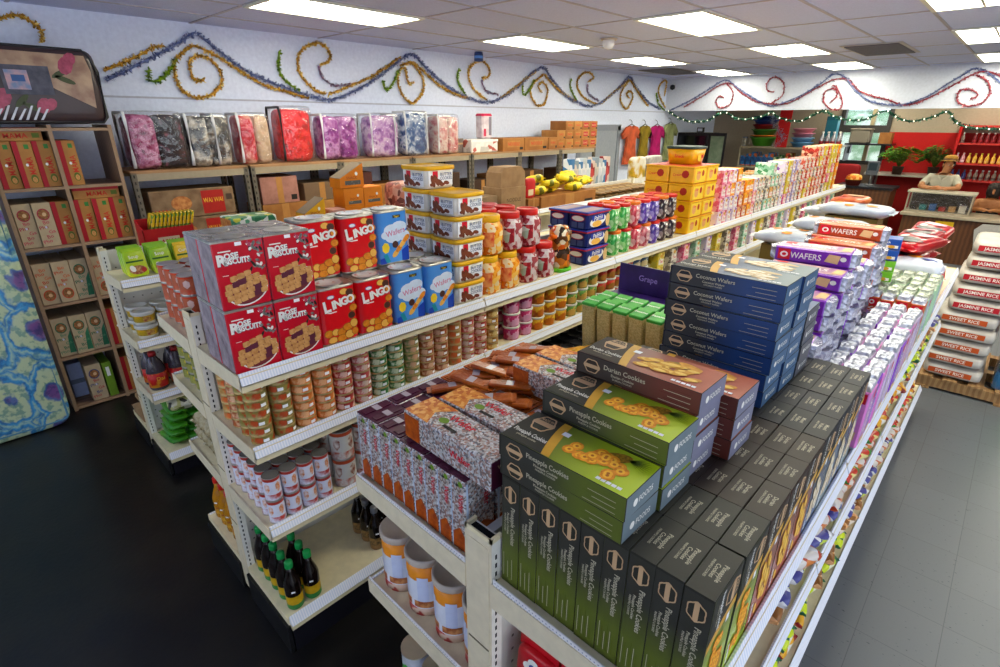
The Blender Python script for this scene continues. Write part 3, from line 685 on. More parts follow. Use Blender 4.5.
def bigpack():
    t = thing('wafer_box', '', 'wafer pack'); w, d, h = .33, .098, .082
    b = MB(); b.box(-w/2, w/2, -d/2, d/2, 0, h, busy, {'+x': purp, '-x': orangep}, bev=.003)
    fr = F((0, 0, h), X, Y); 
    b.poly(fr, [(-w*.49, -d*.48), (-w*.2, -d*.48), (-w*.28, 0), (-w*.16, d*.48), (-w*.49, d*.48)], M('pack_orange_busy', '#C87A2A', .3, kind='voronoi', scale=90, ramp=['#D08A3A', '#B8601A', '#E0A860', '#C87A2A']), .0006)
    b.text(fr, 'Wafer', .0, .015, .035, redlogo, .001); b.ell(fr, -.045, -.01, .016, .012, M('sprig_green', '#6B8A2A', .5), .001); b.rect(fr, -.03, -.03, .02, -.02, ink, .001)
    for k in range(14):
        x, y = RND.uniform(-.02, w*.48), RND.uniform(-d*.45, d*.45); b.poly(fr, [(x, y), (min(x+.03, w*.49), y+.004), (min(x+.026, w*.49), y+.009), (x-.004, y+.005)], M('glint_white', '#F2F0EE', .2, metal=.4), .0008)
    fr = F((0, -d/2, 0), X, Z); b.text(fr, 'Wafer', .06, h*.5, .03, redlogo, .001); b.rect(fr, -w*.49, .004, -w*.3, h*.9, orangep, .0006)
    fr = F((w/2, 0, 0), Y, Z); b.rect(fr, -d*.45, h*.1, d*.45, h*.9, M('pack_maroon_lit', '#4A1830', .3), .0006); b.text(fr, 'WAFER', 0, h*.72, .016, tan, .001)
    b.build('wrapper', t); return t
kb = Kind(bigpack()); zt = ZB+.2265
kb.put((-.845, .738, zt), 'large silver and orange wafer box lying flat across the stick packs, beside the pineapple boxes', 'flat silver wafer boxes', rz=-.03)
kb.put((-.83, .85, zt), 'large silver and orange wafer box lying flat, second from the post', 'flat silver wafer boxes', rz=.02)
kb.put((-.83, 1.15, zt), 'large silver and orange wafer box lying flat by the durian boxes', 'flat silver wafer boxes', rz=.02)
kb.put((-.83, 1.255, zt), 'large silver and orange wafer box lying flat, farthest from the post', 'flat silver wafer boxes', rz=-.02)
# loose brown packets thrown over the stick packs
def sachet():
    t = thing('wafer_packet', '', 'packet'); b = MB(); b.box(-.068, .068, -.022, .022, .002, .016, brownp, bev=.004)
    b.rect(F((0, 0, .016), X, Y), -.012, -.018, .012, .018, M('tape_clear', '#B9AEB4', .2), .0006); b.build('wrapper', t)
    s = MB(); s.box(-.08, -.066, -.022, .022, .008, .010, brownp); s.build('crimped_seal', t); s = MB(); s.box(.066, .08, -.022, .022, .008, .010, brownp); s.build('crimped_seal', t); return t
ks = Kind(sachet()); i = 0
for r in range(9):
    for c in range(2):
        x, y = -1.12+.15*c+jit(.02)+(.03 if r % 2 else 0), .955+.052*r+jit(.01)
        ks.put((x, y, zt+.001+.016*((r+c) % 2)), f'shiny brown wafer packet lying loose, {nth(r)} row from the maroon packs, {("bottles","cookies")[c]} side', 'loose brown wafer packets', rot=(jit(.15), jit(.12), .5+jit(.5)))
# yellow snack bags, sesame bars, purple boxes behind the stick packs
yb = M('bag_yellow', '#D9A21A', .35, coat=.3, bump=.5, scale=20, bscale=30, col2='#C08410'); 
ky = Kind(bag('snack_bag', '', .16, .1, .045, yb, seed=3))
for i in range(8): ky.put((-1.06+.058*i, 1.52+jit(.015), ZB+.15+.02*(i % 2)), f'yellow snack bag in the row before the sesame bars, {nth(i)} from the bottles side', 'yellow snack bags', rot=(.5, 0, 1.4+jit(.2)))
kc = Kind(carton('snack_carton', '', .22, .11, .148, M('yellow_card', '#C8961E', .5)))
for i in range(2): kc.put((-.97+.235*i, 1.52, ZB), f'yellow carton under the yellow snack bags, {("bottles","blue box")[i]} side', 'yellow cartons')
sesm = M('sesame_bar', '#CDBB82', .6, col2='#A89658', scale=220, bump=.3); greenp = M('pack_green', '#2E8A34', .35, coat=.3, col2='#5AB04A', scale=20)
def sesame():
    t = thing('sesame_snack_pack', '', 'snack pack'); b = MB(); b.box(-.03, .03, -.02, .02, 0, .2, sesm, bev=.004)
    b.ell(F((0, -.02, 0), X, Z), 0, .07, .016, .05, M('sesame_light', '#CFC08A', .6, col2='#A89A60', scale=200), .001); b.build('wrapper', t)
    s = MB(); s.box(-.03, .03, -.02, .06, .199, .212, greenp, bev=.003); s.text(F((0, 0, .212), X, Y), 'Sesame', 0, .02, .018, white, .001); s.build('green_seal', t); return t
ks = Kind(sesame())
for r in range(2):
    for i in range(6): ks.put((-1.09+.07*i, 1.68+.09*r, ZB+.145), f'sesame snack pack with green top, {("front","rear")[r]} row, {nth(i)} from the bottles side', 'sesame snack packs', rot=(.12, 0, jit(.04)))
kc = Kind(carton('display_carton', '', .44, .2, .142, M('brown_card', '#6B5A2A', .6)))
kc.put((-.91, 1.73, ZB), 'olive card tray holding the sesame snack packs')
def purple_box():
    t = thing('display_box', '', 'display box'); pm = M('purple_card', '#3A2266', .45, coat=.2, col2='#2C184E', scale=12)
    b = MB(); b.box(-.14, .14, -.06, .06, 0, .16, pm); b.text(F((0, -.06, 0), X, Z), 'Grape', 0, .1, .03, white, .001); b.build('carton', t)
    l = MB(); l.box(-.14, .14, .055, .06, .16, .28, pm); l.text(F((0, .055, 0), X, Z), 'Grape', 0, .23, .035, M('lilac_print', '#A890D0', .5), .001); l.build('raised_lid', t); return t
kp = Kind(purple_box())
kp.put((-1.04, 1.95, ZB+.152), 'open purple display box with raised lid behind the sesame packs', 'purple display boxes'); kp.put((-.8, 2.1, ZB+.152), 'purple display box next to the blue wafer boxes, lid tipped', 'purple display boxes', rz=.35)
mixm = [M('pack_mix_%d' % i, '#888888', .4, kind='voronoi', scale=60, ramp=r) for i, r in enumerate((['#5A3A2A', '#B07040', '#D8C0A0', '#3A2418'], ['#2A5A4A', '#90B0A0', '#D8E0D8', '#3A6A5A'], ['#8A2A2A', '#D8B090', '#E8D8C8', '#6A1A1A'], ['#3A5A8A', '#A8C0D8', '#E8E8F0', '#2A3A6A'], ['#C89020', '#E8D090', '#A86018', '#F0E0B0']))]
for i in range(12):
    if 2.2+.14*i > 3.45: break
    kk = carton('snack_carton', f'{["brown","green","red","blue"][i % 4]} patterned snack carton on the far deck behind the purple boxes, {nth(i)} from them', .3, .13, .12+.05*(i % 3), mixm[i % 4]); kk.location = (-.98, 2.26+.14*i, ZB)
card_b = M('brown_card', '#6B5A2A', .6)
kc = Kind(carton('support_carton', '', .42, .2, .142, card_b, part='carton'))
silverbag = M('bag_silver', '#C8CBD0', .35, metal=.3, coat=.3, bump=.4, scale=6, bscale=9, col2='#A8B0C0')
for i, (x, y, z, rz) in enumerate(((-.92, 3.62, 1.47, .25), (-.82, 4.0, 1.51, -.15), (-.78, 4.42, 1.57, .2), (-.95, 4.75, 1.5, .4))):
    bag('chips_bag', ['silver snack bag with orange slices printed beside the orange wafers', 'silver snack bag with orange slices lying above another in the heap', 'pale silver snack bag with red and orange print on top of the heap', 'silver snack bag under the heap by the long deck'][i], .46, .3, .075, silverbag,
        [(-.12, .04, .03, .025, orp), (.1, -.05, .035, .03, orp), (.02, .08, .03, .025, orp if i != 2 else redp), (-.03, -.08, .03, .03, orp)], seed=i).location = (x, y, z)
    bpy.context.view_layer.update()
    kc.put((x, y, ZB), f'brown carton holding up a silver snack bag, {nth(i)} from the orange wafers', 'cartons under the silver snack bags', sc=(.75, 1.1, (z-ZB-.002)/.142))
# ------------------------------------------------- lower decks of the near gondola
def lid_can(r, h, body, lid, lab, cat='can', band=None, name='tin_can', words=None):
    t = thing(name, lab, cat); b = MB()
    b.lathe([(r, .0), (r*1.0, h*.04), (r, h*.05), (r, h*.6), (r, h*.8), (r, h)], [lid, body, body, band or body, body], n=18); b.build('body', t)
    l = MB(); l.lathe([(r*1.03, h-.012), (r*1.05, h-.01), (r*1.05, h+.004), (r*.98, h+.006), (r*.9, h+.001), (r*.02, h+.001)], lid, n=18); l.build('lid', t)
    return t
tinw = M('tin_white', '#D8DCE8', .35, coat=.2); tino = M('tin_orange', '#D88A2A', .35, coat=.2); lidm = M('lid_cream', '#B8AEA4', .45)
def cracker_tin():
    t = thing('biscuit_canister', '', 'canister'); r, h = .062, .205; b = MB()
    b.lathe([(r, 0), (r, .03), (r, .14), (r, h)], [M('tin_redbase', '#B03028', .4, col2='#D8C0B0', scale=30, lo=.45, hi=.55), tinw, tino], n=24)
    for a0 in (-2.1, -.9, .6, 2.2):
        fr0 = a0; pts = []
        for (zz0, zz1, da, mt, rr) in ((.05, .155, .28, M('canister_panel', '#C4CCE4', .4), r+.0006), (.035, .06, .5, M('biscuit_print', '#8A4A2A', .5, col2='#C08A5A', scale=60), r+.0009)):
            vs = []
            for k in range(7):
                a = a0-da+2*da*k/6; vs += [(rr*cos(a), rr*sin(a), zz0), (rr*cos(a), rr*sin(a), zz1)]
            b.add(vs, [(2*k, 2*k+2, 2*k+3, 2*k+1) for k in range(6)], mt, True)
    b.build('body', t)
    l = MB(); l.lathe([(r*1.04, h-.008), (r*1.06, h-.005), (r*1.06, h+.012), (r*1.02, h+.016), (r*.9, h+.013), (r*.86, h+.009), (r*.02, h+.009)], lidm, n=24); l.build('lid', t); return t
kt = Kind(cracker_tin())
for r in range(3):
    for k in range(4): kt.put((-1.155+.131*k, .745+.134*r, .746), f'orange banded biscuit canister with pale lid, {nth(r)} row, {nth(k)} from the deck corner', 'biscuit canisters')
tinm = M('tin_silver', '#B9B7A6', .3, metal=.8); tingold = M('tin_gold', '#B8A468', .3, metal=.8)
def big_can():
    t = thing('food_can', '', 'can'); r, h = .054, .11; b = MB()
    b.lathe([(r*1.02, 0), (r*1.02, .004), (r, .006), (r, h-.006), (r*1.02, h-.004), (r*1.02, h)], [tinm, tinm, M('label_pale', '#C8CBD4', .4), tinm, tinm], n=22)
    vs = []
    for k in range(7): a = -1.9+.9*k/6; vs += [((r+.0007)*cos(a), (r+.0007)*sin(a), .02), ((r+.0007)*cos(a), (r+.0007)*sin(a), .07-.02*abs(k-3)/3)]
    b.add(vs, [(2*k, 2*k+2, 2*k+3, 2*k+1) for k in range(6)], greenp, True); b.build('body', t)
    l = MB(); l.lathe([(r*1.0, h-.001), (r*.96, h-.002), (r*.9, h-.005), (r*.8, h-.005), (r*.76, h-.003), (r*.65, h-.003), (r*.6, h-.005), (.001, h-.005)], tingold, n=22); l.build('lid', t); return t
kc_ = Kind(big_can())
for r in range(3):
    for k in range(4):
        for l in range(2 if (r == 0 and k in (0, 1)) or r else 1): kc_.put((-1.14+.12*k, .76+.118*r, .194+.112*l), f'gold rimmed food can on the base deck, {nth(r)} row, {nth(k)} from the corner, {("lower","upper")[l]}', 'gold rimmed food cans')
# red pouches on the aisle side
def red_pouch():
    t = thing('snack_pouch', '', 'pouch'); rm = M('pouch_red', '#B81424', .3, coat=.4, col2='#98101E', scale=8); b = MB()
    pts = [(-.06, 0), (.06, 0), (.063, .01), (.06, .17), (-.06, .17), (-.063, .01)]
    fr = F((0, -.018, 0), X, Z); b.pillow(.122, .045, .17, rm, (0, 0, .085), 20, 10, .35, .6)
    b.build('filled_pouch', t); s = MB(); s.box(-.06, .06, -.002, .002, .158, .19, rm)
    f2 = F((0, -.0235, 0), X, Z); 
    for (x, y) in ((-.014, .125), (.014, .125), (0, .142)): s.ell(f2, x, y, .017, .015, white, .0006)
    s.ell(f2, 0, .13, .012, .01, navp, .001); s.text(f2, 'Kopi', .01, .085, .036, white, .001, slant=.2); s.text(f2, 'SNACK', 0, .055, .02, M('gold_ink', '#E0B848', .4), .001); s.build('printed_seal', t); return t
kr = Kind(red_pouch())
for r in range(5):
    for k in range(4): kr.put((-.575+.128*k, .74+.058*r, .746), f'red snack pouch with white badge under the cookie boxes, {nth(r)} row, {nth(k)} from the post', 'red snack pouches', rot=(-.08, 0, jit(.05)))
# packets filling the two lower decks along the aisle
low = [bag('snack_bag', '', .17, .12, .05, M('low_bag_%d' % i, '#888', .35, coat=.3, kind='voronoi', scale=28, ramp=r), seed=20+i) for i, r in enumerate((['#D8B020', '#E8D890', '#C03020', '#3A8A3A'], ['#C8102E', '#E8E0D8', '#D8A020', '#8A1A1A'], ['#2A8A4A', '#E8E8D0', '#C8D820', '#1A5A3A'], ['#C88A4A', '#EADAC8', '#8A5A2A', '#E0B080'], ['#2A2A6A', '#C8D840', '#4A4A8A', '#E8E8E8'], ['#E0E0E4', '#C87A3A', '#D8D0C8', '#B0401A']))]
lk = [Kind(o) for o in low]; lcol = ['yellow and green', 'red and white', 'green and white', 'tan and brown', 'navy and lime', 'white and orange']
for z, nm in ((.75, 'middle'), (.197, 'base')):
    for i in range(20):
        for j in range(2):
            q = (i//3+(0 if nm == 'base' else 3)+j) % 6
            if z > .5 and i < 2: continue
            lk[q].put((-.235+jit(.01), 1.05+.2*i+jit(.01), z+.05*j+.02), f'{lcol[q]} snack bag on the {nm} deck by the grey floor, {nth(i)}, {("lower","upper")[j]}', 'snack bags on the lower aisle decks', rz=1.57+jit(.3), rot=(0, .1, 1.57+jit(.3)))
# ================================================================= goods on the middle gondola (A)
ZA = 1.346
def TX(): return F((0, 0, 0), Y, Z)
steel = M('tin_lid_steel', '#C9C6BC', .28, metal=.75, col2='#A09C90', scale=25)
red = M('tin_red', '#C0122C', .3, coat=.5, col2='#AE0E26', scale=6); wrap = M('shrink_wrap_grey', '#A8969E', .22, coat=.6, col2='#7C6A74', scale=18, bump=.3, bscale=25)
bisc = M('biscuit_tan', '#D0A068', .6, col2='#B8824C', scale=80); biscd = M('biscuit_dark', '#5A2436', .6); greyl = M('leaf_grey', '#8A8A84', .5, col2='#5C5A58', scale=90); flower = M('flower_pink', '#B04860', .5)
def rose_tin():
    w, d, h = .165, .128, .234
    t = thing('biscuit_tin', '', 'biscuit tin'); b = MB()
    b.box(-d/2, d/2, -w/2, w/2, 0, h-.004, red, {'-y': wrap, '+y': wrap, '-x': wrap, '+z': steel}, bev=.004)
    fr = F((d/2, 0, 0), Y, Z)
    blue = M('ink_blue', '#2A2A6A', .4); b.text(fr, 'KHONG GUAN', -.038, .199, .011, white, .0008, maxw=.05) if False else b.rect(fr, -.066, .196, -.026, .2, white, .0008)
    for (tx, x, y, s) in (('R', -.058, .171, .05), ('OSE', -.027, .182, .026), ('BISCUITS', -.011, .164, .026)):
        b.text(fr, '*'+tx, x+.0012, y-.0012, s, blue, .0008, maxw=.085); b.text(fr, '*'+tx, x, y, s, white, .0012, maxw=.085)
    b.rect(fr, -.01, .212, .012, .224, tagw, .001)
    r = random.Random(2)
    for k in range(26): b.ell(fr, .028+.045*r.random(), .125+.095*r.random(), .006+.008*r.random(), .003+.003*r.random(), [greyl, greyl, white, flower, ink][k % 5], .0008+k*.00003, 8, rot=r.random()*3)
    b.ell(fr, .008, .058, .07, .05, white, .0007, 24, rot=.28); b.ell(fr, .008, .060, .066, .047, M('basket_maroon', '#6E2A2E', .6), .0012, 24, rot=.28)
    for i in range(5):
        for j in range(6):
            x = -.056+.0235*j+.004*(i % 2); y = .02+.0195*i+.01*j*.6
            if ((x-.008)/.07)**2+((y-.064)/.056)**2 > 1.0: continue
            m_ = biscd if (i, j) in ((1, 4), (3, 1), (3, 2), (0, 4)) else bisc
            b.poly(fr, [(x-.0115, y-.008), (x-.006, y-.011), (x+.0115, y-.007), (x+.0115, y+.009), (x+.004, y+.011), (x-.0115, y+.008)], m_, .0014+.0001*(i+j))
    b.rect(fr, -.064, .118, -.045, .1195, white, .0008)
    b.build('tin_body', t)
    l = MB(); l.box(-d/2-.001, d/2+.001, -w/2-.001, w/2+.001, h-.01, h, steel, {'+z': M('wrap_top', '#B0A8A0', .2, coat=.7, col2='#857C74', scale=30, bump=.35, bscale=45)}, bev=.003); l.lathe([(.05, 0), (.05, .0015), (.044, .0005)], steel, (0, 0, h), 20); l.build('tin_lid', t); return t
K = Kind(rose_tin())
for l in range(2):
    for r in range(2):
        for k in range(2): K.put((-1.866-.1315*r, .638+.168*k, ZA+.2355*l), f'red rose biscuit tin, {("lower","upper")[l]} layer, {("front","rear")[r]} row, {("at the post end","beside the round lidded tins")[k]}', 'rose biscuit tins')
def round_tin(name, body, art):
    w, d, h = .166, .13, .235
    t = thing(name, '', 'biscuit tin'); b = MB()
    b.lathe([(.5, .0), (.5, .006), (.497, .008), (.497, h-.01), (.5, h-.008), (.5, h-.002)], [steel, steel, body, steel, steel], n=32, sx=d, sy=w, pw=7)
    art(b, F((d/2-.0012, 0, 0), Y, Z), w, h); b.build('tin_body', t)
    l = MB(); l.lathe([(.5, h-.003), (.49, h), (.44, h), (.43, h-.002)], steel, n=32, sx=d, sy=w, pw=7); l.lathe([(.43*.135, h-.002), (.057, h+.003), (.052, h+.003), (.048, h), (.001, h)], [steel, steel, M('lid_white', '#D8D8D8', .3, col2='#C07878', scale=40, lo=.6, hi=.7), M('lid_white', '#D8D8D8', .3)], n=24); l.build('tin_lid', t); return t
chip = M('cracker_orange', '#E0922E', .5, col2='#C87820', scale=60); choc = M('cracker_choc', '#4A2A22', .5); cheese = M('cracker_pale', '#E8B45A', .5)
def lingo_art(b, fr, w, h):
    sh = M('lingo_shadow', '#7A0A14', .4)
    for dx, m_ in ((.0016, sh), (0, white)):
        x = -.05
        for i, ch in enumerate('LINGO'):
            b.text(fr, '*'+ch, x+dx, .158+.004*i+(.004 if i == 0 else 0)-dx, (.062, .046, .046, .046, .046)[i], m_, .001 if dx else .0014, .12, sx=.95); x += (.026, .02, .029, .029, .03)[i]
    b.poly(fr, [(-.058, .137), (-.04, .131), (-.01, .132), (-.012, .136), (-.04, .136)], white, .001)
    b.ell(fr, -.03, .196, .016, .008, M('lingo_blue', '#5A78B8', .4), .001); b.ell(fr, -.03, .196, .013, .006, white, .0013)
    L = [(.028, .208, .02, .014, cheese), (.052, .2, .018, .017, choc), (.064, .175, .016, .014, chip), (.062, .135, .018, .016, chip), (.052, .105, .017, .016, choc), (-.055, .05, .02, .017, chip), (-.025, .05, .018, .016, cheese), (.0, .045, .02, .018, chip), (.03, .06, .024, .017, chip), (.058, .07, .018, .02, cheese), (-.04, .02, .022, .015, cheese), (.0, .02, .024, .016, chip), (.035, .028, .022, .019, cheese), (.06, .035, .016, .017, chip)]
    for i, (x, y, rx, ry, m_) in enumerate(L): b.ell(fr, x, y, rx, ry, M('cracker_rim', '#9A5A18', .5), .001+i*.00006, 9); b.ell(fr, x, y, rx*.88, ry*.86, m_, .00103+i*.00006, 9)
K = Kind(round_tin('biscuit_tin', M('lingo_red', '#D01420', .28, coat=.5), lingo_art))
for i, (x, y, l, nm) in enumerate(((-1.868, .972, 0, 'lower red cracker tin next to the rose tins'), (-1.868, 1.143, 0, 'lower red cracker tin next to the blue tins'), (-2.0, .972, 0, 'lower red cracker tin in the rear row by the rose tins'), (-2.0, 1.143, 0, 'lower red cracker tin in the rear row by the blue tins'), (-1.99, .99, 1, 'upper red cracker tin half hidden behind the rose tins'), (-1.975, 1.16, 1, 'upper red cracker tin standing beside the raised blue tin'))):
    K.put((x, y, ZA+.238*l), nm, 'red cracker tins')
bl1, bl2, cl = M('tin_skyblue', '#5A9AD8', .3, coat=.4, col2='#4A86CC', scale=6), M('tin_royal', '#1E46A8', .3, coat=.4), M('cloud_white', '#D6E2F0', .4)
def blue_art(b, fr, w, h):
    for x, y, s in ((-.01, .15, .04), (.03, .16, .04), (.05, .12, .035), (.0, .12, .045), (-.035, .13, .03)): b.ell(fr, x, y, s, s*.62, cl, .0008+.00002*int(s*1000))
    b.poly(fr, [(-.076, .006), (.076, .006), (.076, .075), (.03, .05), (-.076, .03)], bl2, .0007)
    b.text(fr, 'Wafers', .01, .14, .034, M('ink_pink', '#C87898', .4), .0018, .15); b.rect(fr, -.0, .2, .04, .212, ink, .001); b.text(fr, 'Tiger', .02, .206, .013, M('ink_yellow', '#E8C838', .4), .0013)
    b.poly(fr, [(-.06, .045), (-.04, .05), (-.025, .012), (-.045, .008)], M('teal_print', '#1E8A9A', .4), .001); b.ell(fr, -.045, .075, .02, .024, M('ink_yellow', '#E8C838', .4), .001, 7)
    for k in range(4): b.ell(fr, .005+.02*k, .045+.02*k, .022, .012, chip if k % 2 else cheese, .0013+k*.0001, 12, rot=.7)
    b.ell(fr, .005, .085, .016, .016, choc, .002)
K = Kind(round_tin('biscuit_tin', bl1, blue_art))
for x, y, l, nm in ((-1.868, 1.318, 0, 'lower sky blue wafer tin next to the red tins'), (-1.868, 1.494, 0, 'lower sky blue wafer tin next to the yellow tubs'), (-1.985, 1.335, 1, 'upper sky blue wafer tin above the lower pair'), (-2.002, 1.318, 0, 'rear sky blue wafer tin under the raised one'), (-2.002, 1.494, 0, 'rear sky blue wafer tin touching the yellow tubs')):
    K.put((x, y, ZA+.238*l), nm, 'sky blue wafer tins')
# yellow lidded cookie tubs
yl = M('lid_yellow', '#E0AC1E', .35, coat=.2); tubw = M('tub_white', '#E4DFD4', .4, coat=.2); ckb = M('cookie_choc', '#7A4028', .5, col2='#5E2E1C', scale=60)
def tub():
    t = thing('cookie_tub', '', 'tub'); w = .196; h = .104; b = MB()
    b.lathe([(w/2*.9, .0), (w/2*.93, .03), (w/2*.96, h-.014)], tubw, n=32, pw=8)
    for fr in (F((w/2*.935, 0, 0), Y, Z), F((0, -w/2*.935, 0), X, Z)):
        b.rect(fr, -.075, .012, .075, .082, tagw, .001); b.text(fr, 'BUTTER', .034, .064, .021, M('ink_navy', '#24406A', .4), .002); b.text(fr, 'COOKIES', .034, .046, .021, M('ink_navy', '#24406A', .4), .002, maxw=.075)
        b.rect(fr, -.05, .05, -.018, .08, M('logo_red', '#C8102E', .4), .002)
        for k, (x, y, rx, ry, ro) in enumerate(((-.05, .035, .012, .03, .3), (-.028, .038, .012, .03, .5), (-.005, .026, .012, .024, .9), (.035, .024, .018, .009, -.2), (-.055, .02, .016, .008, 0), (.012, .018, .014, .007, .2))): b.ell(fr, x, y, rx, ry, ckb, .0024+.0001*k, 12, rot=ro)
    b.build('tub_body', t)
    l = MB(); l.lathe([(w/2*.99, h-.02), (w/2*1.02, h-.018), (w/2*1.02, h-.002), (w/2*.99, h), (w/2*.9, h), (w/2*.88, h-.004), (.001, h-.004)], yl, n=32, pw=8); l.build('lid', t); return t
K = Kind(tub())
for r, n in ((0, 5), (1, 6)):
    for k in range(n): K.put((-1.9-.205*r, 1.69, ZA+.1055*k), f'butter cookie tub with yellow lid, {("front","rear")[r]} pile by the blue tins, {nth(k)} from the deck', 'yellow lidded cookie tubs', rz=jit(.03))
# clear jars of candy
def jar(lidm_, fillm, label, h=.195, r=.068, lab=''):
    t = thing('candy_jar', '', 'jar'); b = MB()
    b.lathe([(r*.93, 0), (r, .01), (r*.97, h*.33), (r*1.0, h*.38), (r, h*.68), (r*.8, h*.80), (r*.78, h*.84)], fillm, n=24, pw=3.2)
    for a0 in (-.75, .1, -1.6):
        vs = []
        for k in range(7):
            a = a0-.4+.8*k/6; q = 1/((abs(cos(a))**3.2+abs(sin(a))**3.2)**(1/3.2)); vs += [(r*1.012*q*cos(a), r*1.012*q*sin(a), h*.22), (r*1.02*q*cos(a), r*1.02*q*sin(a), h*.6)]
        if a0 == -.75: b.add(vs, [(2*k, 2*k+2, 2*k+3, 2*k+1) for k in range(6)], label, True)
    b.build('filled_jar', t)
    l = MB(); l.lathe([(r*.86, h*.83), (r*.88, h*.84), (r*.88, h-.004), (r*.84, h), (r*.7, h), (r*.66, h-.004), (.001, h-.004)], lidm_, n=24); l.build('lid', t)
    return t
jellyo = M('jar_orange_candy', '#E0962A', .12, coat=.8, kind='voronoi', scale=42, ramp=['#E8A23A', '#D8801E', '#F0BE60', '#C86A18', '#EAD0A0']); jellyr = M('jar_clear_red_candy', '#C8A0A0', .1, coat=.9, kind='voronoi', scale=45, ramp=['#C8A8A8', '#9A4A4E', '#D8C8C8', '#B87A7A', '#8A2A34', '#CFC0BE'])
lry = M('jar_label_red', '#C83A20', .35, col2='#E8A060', scale=30); lrr = M('jar_label_cherry', '#C8C8C0', .35, kind='voronoi', scale=35, ramp=['#8A1A24', '#C8D0C0', '#5A1018', '#A8B8A0', '#B03A40'])
lidred = M('lid_red', '#C8281E', .35, coat=.2, col2='#B82018', scale=9); lidpink = M('lid_pink', '#D0686A', .35, coat=.2)
jo, jr = Kind(jar(yl, jellyo, lry)), Kind(jar(lidred, jellyr, lrr))
jp = Kind(jar(lidpink, M('jar_pink_candy', '#C89A8A', .12, coat=.8, kind='voronoi', scale=50, ramp=['#C88A7A', '#D8B0A0', '#9A4A40', '#C8A890']), lrr, h=.19, r=.06))
for x, y, l, nm in ((-1.88, 1.865, 0, 'lower yellow lidded candy jar against the cookie tubs'), (-1.88, 2.01, 0, 'lower yellow lidded candy jar against the red lidded jars'), (-1.9, 1.9, 1, 'upper yellow lidded candy jar in the front row'), (-2.05, 1.88, 0, 'rear lower yellow lidded candy jar'), (-2.05, 1.88, 1, 'rear upper yellow lidded candy jar peeking behind the front one')): jo.put((x, y, ZA+.197*l), nm, 'yellow lidded candy jars')
for x, y, l, nm in ((-1.88, 2.165, 0, 'lower red lidded candy jar against the yellow lidded jar'), (-1.88, 2.312, 0, 'lower red lidded candy jar against the owl jar'), (-1.9, 2.05, 1, 'upper red lidded candy jar next to the yellow one'), (-1.9, 2.2, 1, 'upper red lidded candy jar by the owl jar'), (-2.05, 2.03, 0, 'rear lower red lidded candy jar'), (-2.05, 2.03, 1, 'rear upper red lidded candy jar behind the yellow one'), (-2.05, 2.18, 0, 'rear lower red lidded candy jar by the owl'), (-2.05, 2.18, 1, 'rear upper red lidded candy jar by the owl')): jr.put((x, y, ZA+.197*l), nm, 'red lidded candy jars')
for i in range(10):
    r, k = divmod(i, 5); jp.put((-2.40-.13*r, 1.85+.14*k, 1.5+.0), f'pink lidded candy jar on the rear side deck, {("near","far")[r]} row, {nth(k)} from the tubs', 'pink lidded candy jars')
kb_ = Kind(carton('support_carton', '', .27, .7, .15, M('brown_card', '#6B5A2A', .6))); kb_.put((-2.465, 2.13, 1.346), 'low brown carton raising the pink lidded jars behind the candy jars')
t = thing('owl_jar', 'clear owl shaped jar of mixed candy with green base and orange handle', 'jar', (-1.87, 2.47, ZA)); b = MB()
mixc = M('jar_mixed_candy', '#B07030', .12, coat=.8, kind='voronoi', scale=32, ramp=['#B87030', '#3A2A1A', '#D8A860', '#C85A20', '#E8D8B8', '#5A3A20', '#E08A2A'])
b.lathe([(.062, .02), (.07, .05), (.06, .12), (.055, .14), (.066, .19), (.064, .235), (.04, .265), (.001, .27)], mixc, n=24); b.build('filled_jar', t)
b = MB(); b.lathe([(.07, 0), (.075, .01), (.07, .022)], M('base_green', '#5AB02A', .35)); b.build('base', t)
b = MB(); b.tube([(-.02, -.07, .05), (-.02, -.085, .1), (-.02, -.085, .17), (-.02, -.07, .2)], .014, M('handle_orange', '#E87A1E', .35), 8); b.lathe([(.022, 0), (.026, .01), (.022, .02)], M('handle_orange', '#E87A1E', .35), (.0, -.055, .2)); b.build('handle', t)
navy_c = M('tub_navy', '#16245E', .35, coat=.3); navlid = M('lid_navy', '#1E3A9A', .35, coat=.3)
def navy_tub():
    t = thing('cookie_tub', '', 'tub'); w, d, h = .25, .15, .108; b = MB()
    b.box(-d/2+.004, d/2-.004, -w/2+.004, w/2-.004, 0, h-.01, navy_c, bev=.012)
    fr = F((d/2-.004, 0, 0), Y, Z); b.ell(fr, -.01, .05, .085, .034, white, .0008, 20, rot=.15); b.ell(fr, .095, .045, .022, .04, M('cookie_cream', '#D8B880', .5), .0009); b.rect(fr, -.075, .052, .055, .084, navlid, .001); b.text(fr, 'Palms', -.01, .07, .04, white, .0013, .1, slant=.2); b.ell(fr, -.02, .033, .05, .02, cheese, .0015)
    fr = F((0, -w/2+.004, 0), X, Z); b.ell(fr, 0, .068, .05, .02, M('logo_red2', '#A83040', .4), .0008); b.ell(fr, 0, .068, .044, .015, white, .001); b.rect(fr, -.045, .01, -.005, .045, M('navy_print', '#4A5A8A', .4), .0008); b.rect(fr, .005, .01, .045, .045, M('navy_print', '#4A5A8A', .4), .0008)
    b.build('tub_body', t)
    l = MB(); l.box(-d/2, d/2, -w/2, w/2, h-.016, h-.006, M('rim_red', '#B8263A', .35), bev=.004); l.box(-d/2, d/2, -w/2, w/2, h-.008, h, navlid, bev=.003); l.rect(F((0, 0, h), X, Y), -.045, -.1, .045, .1, M('lid_print', '#A8A8B0', .35, col2='#C89080', scale=25), .0006); l.build('lid', t); return t
K = Kind(navy_tub())
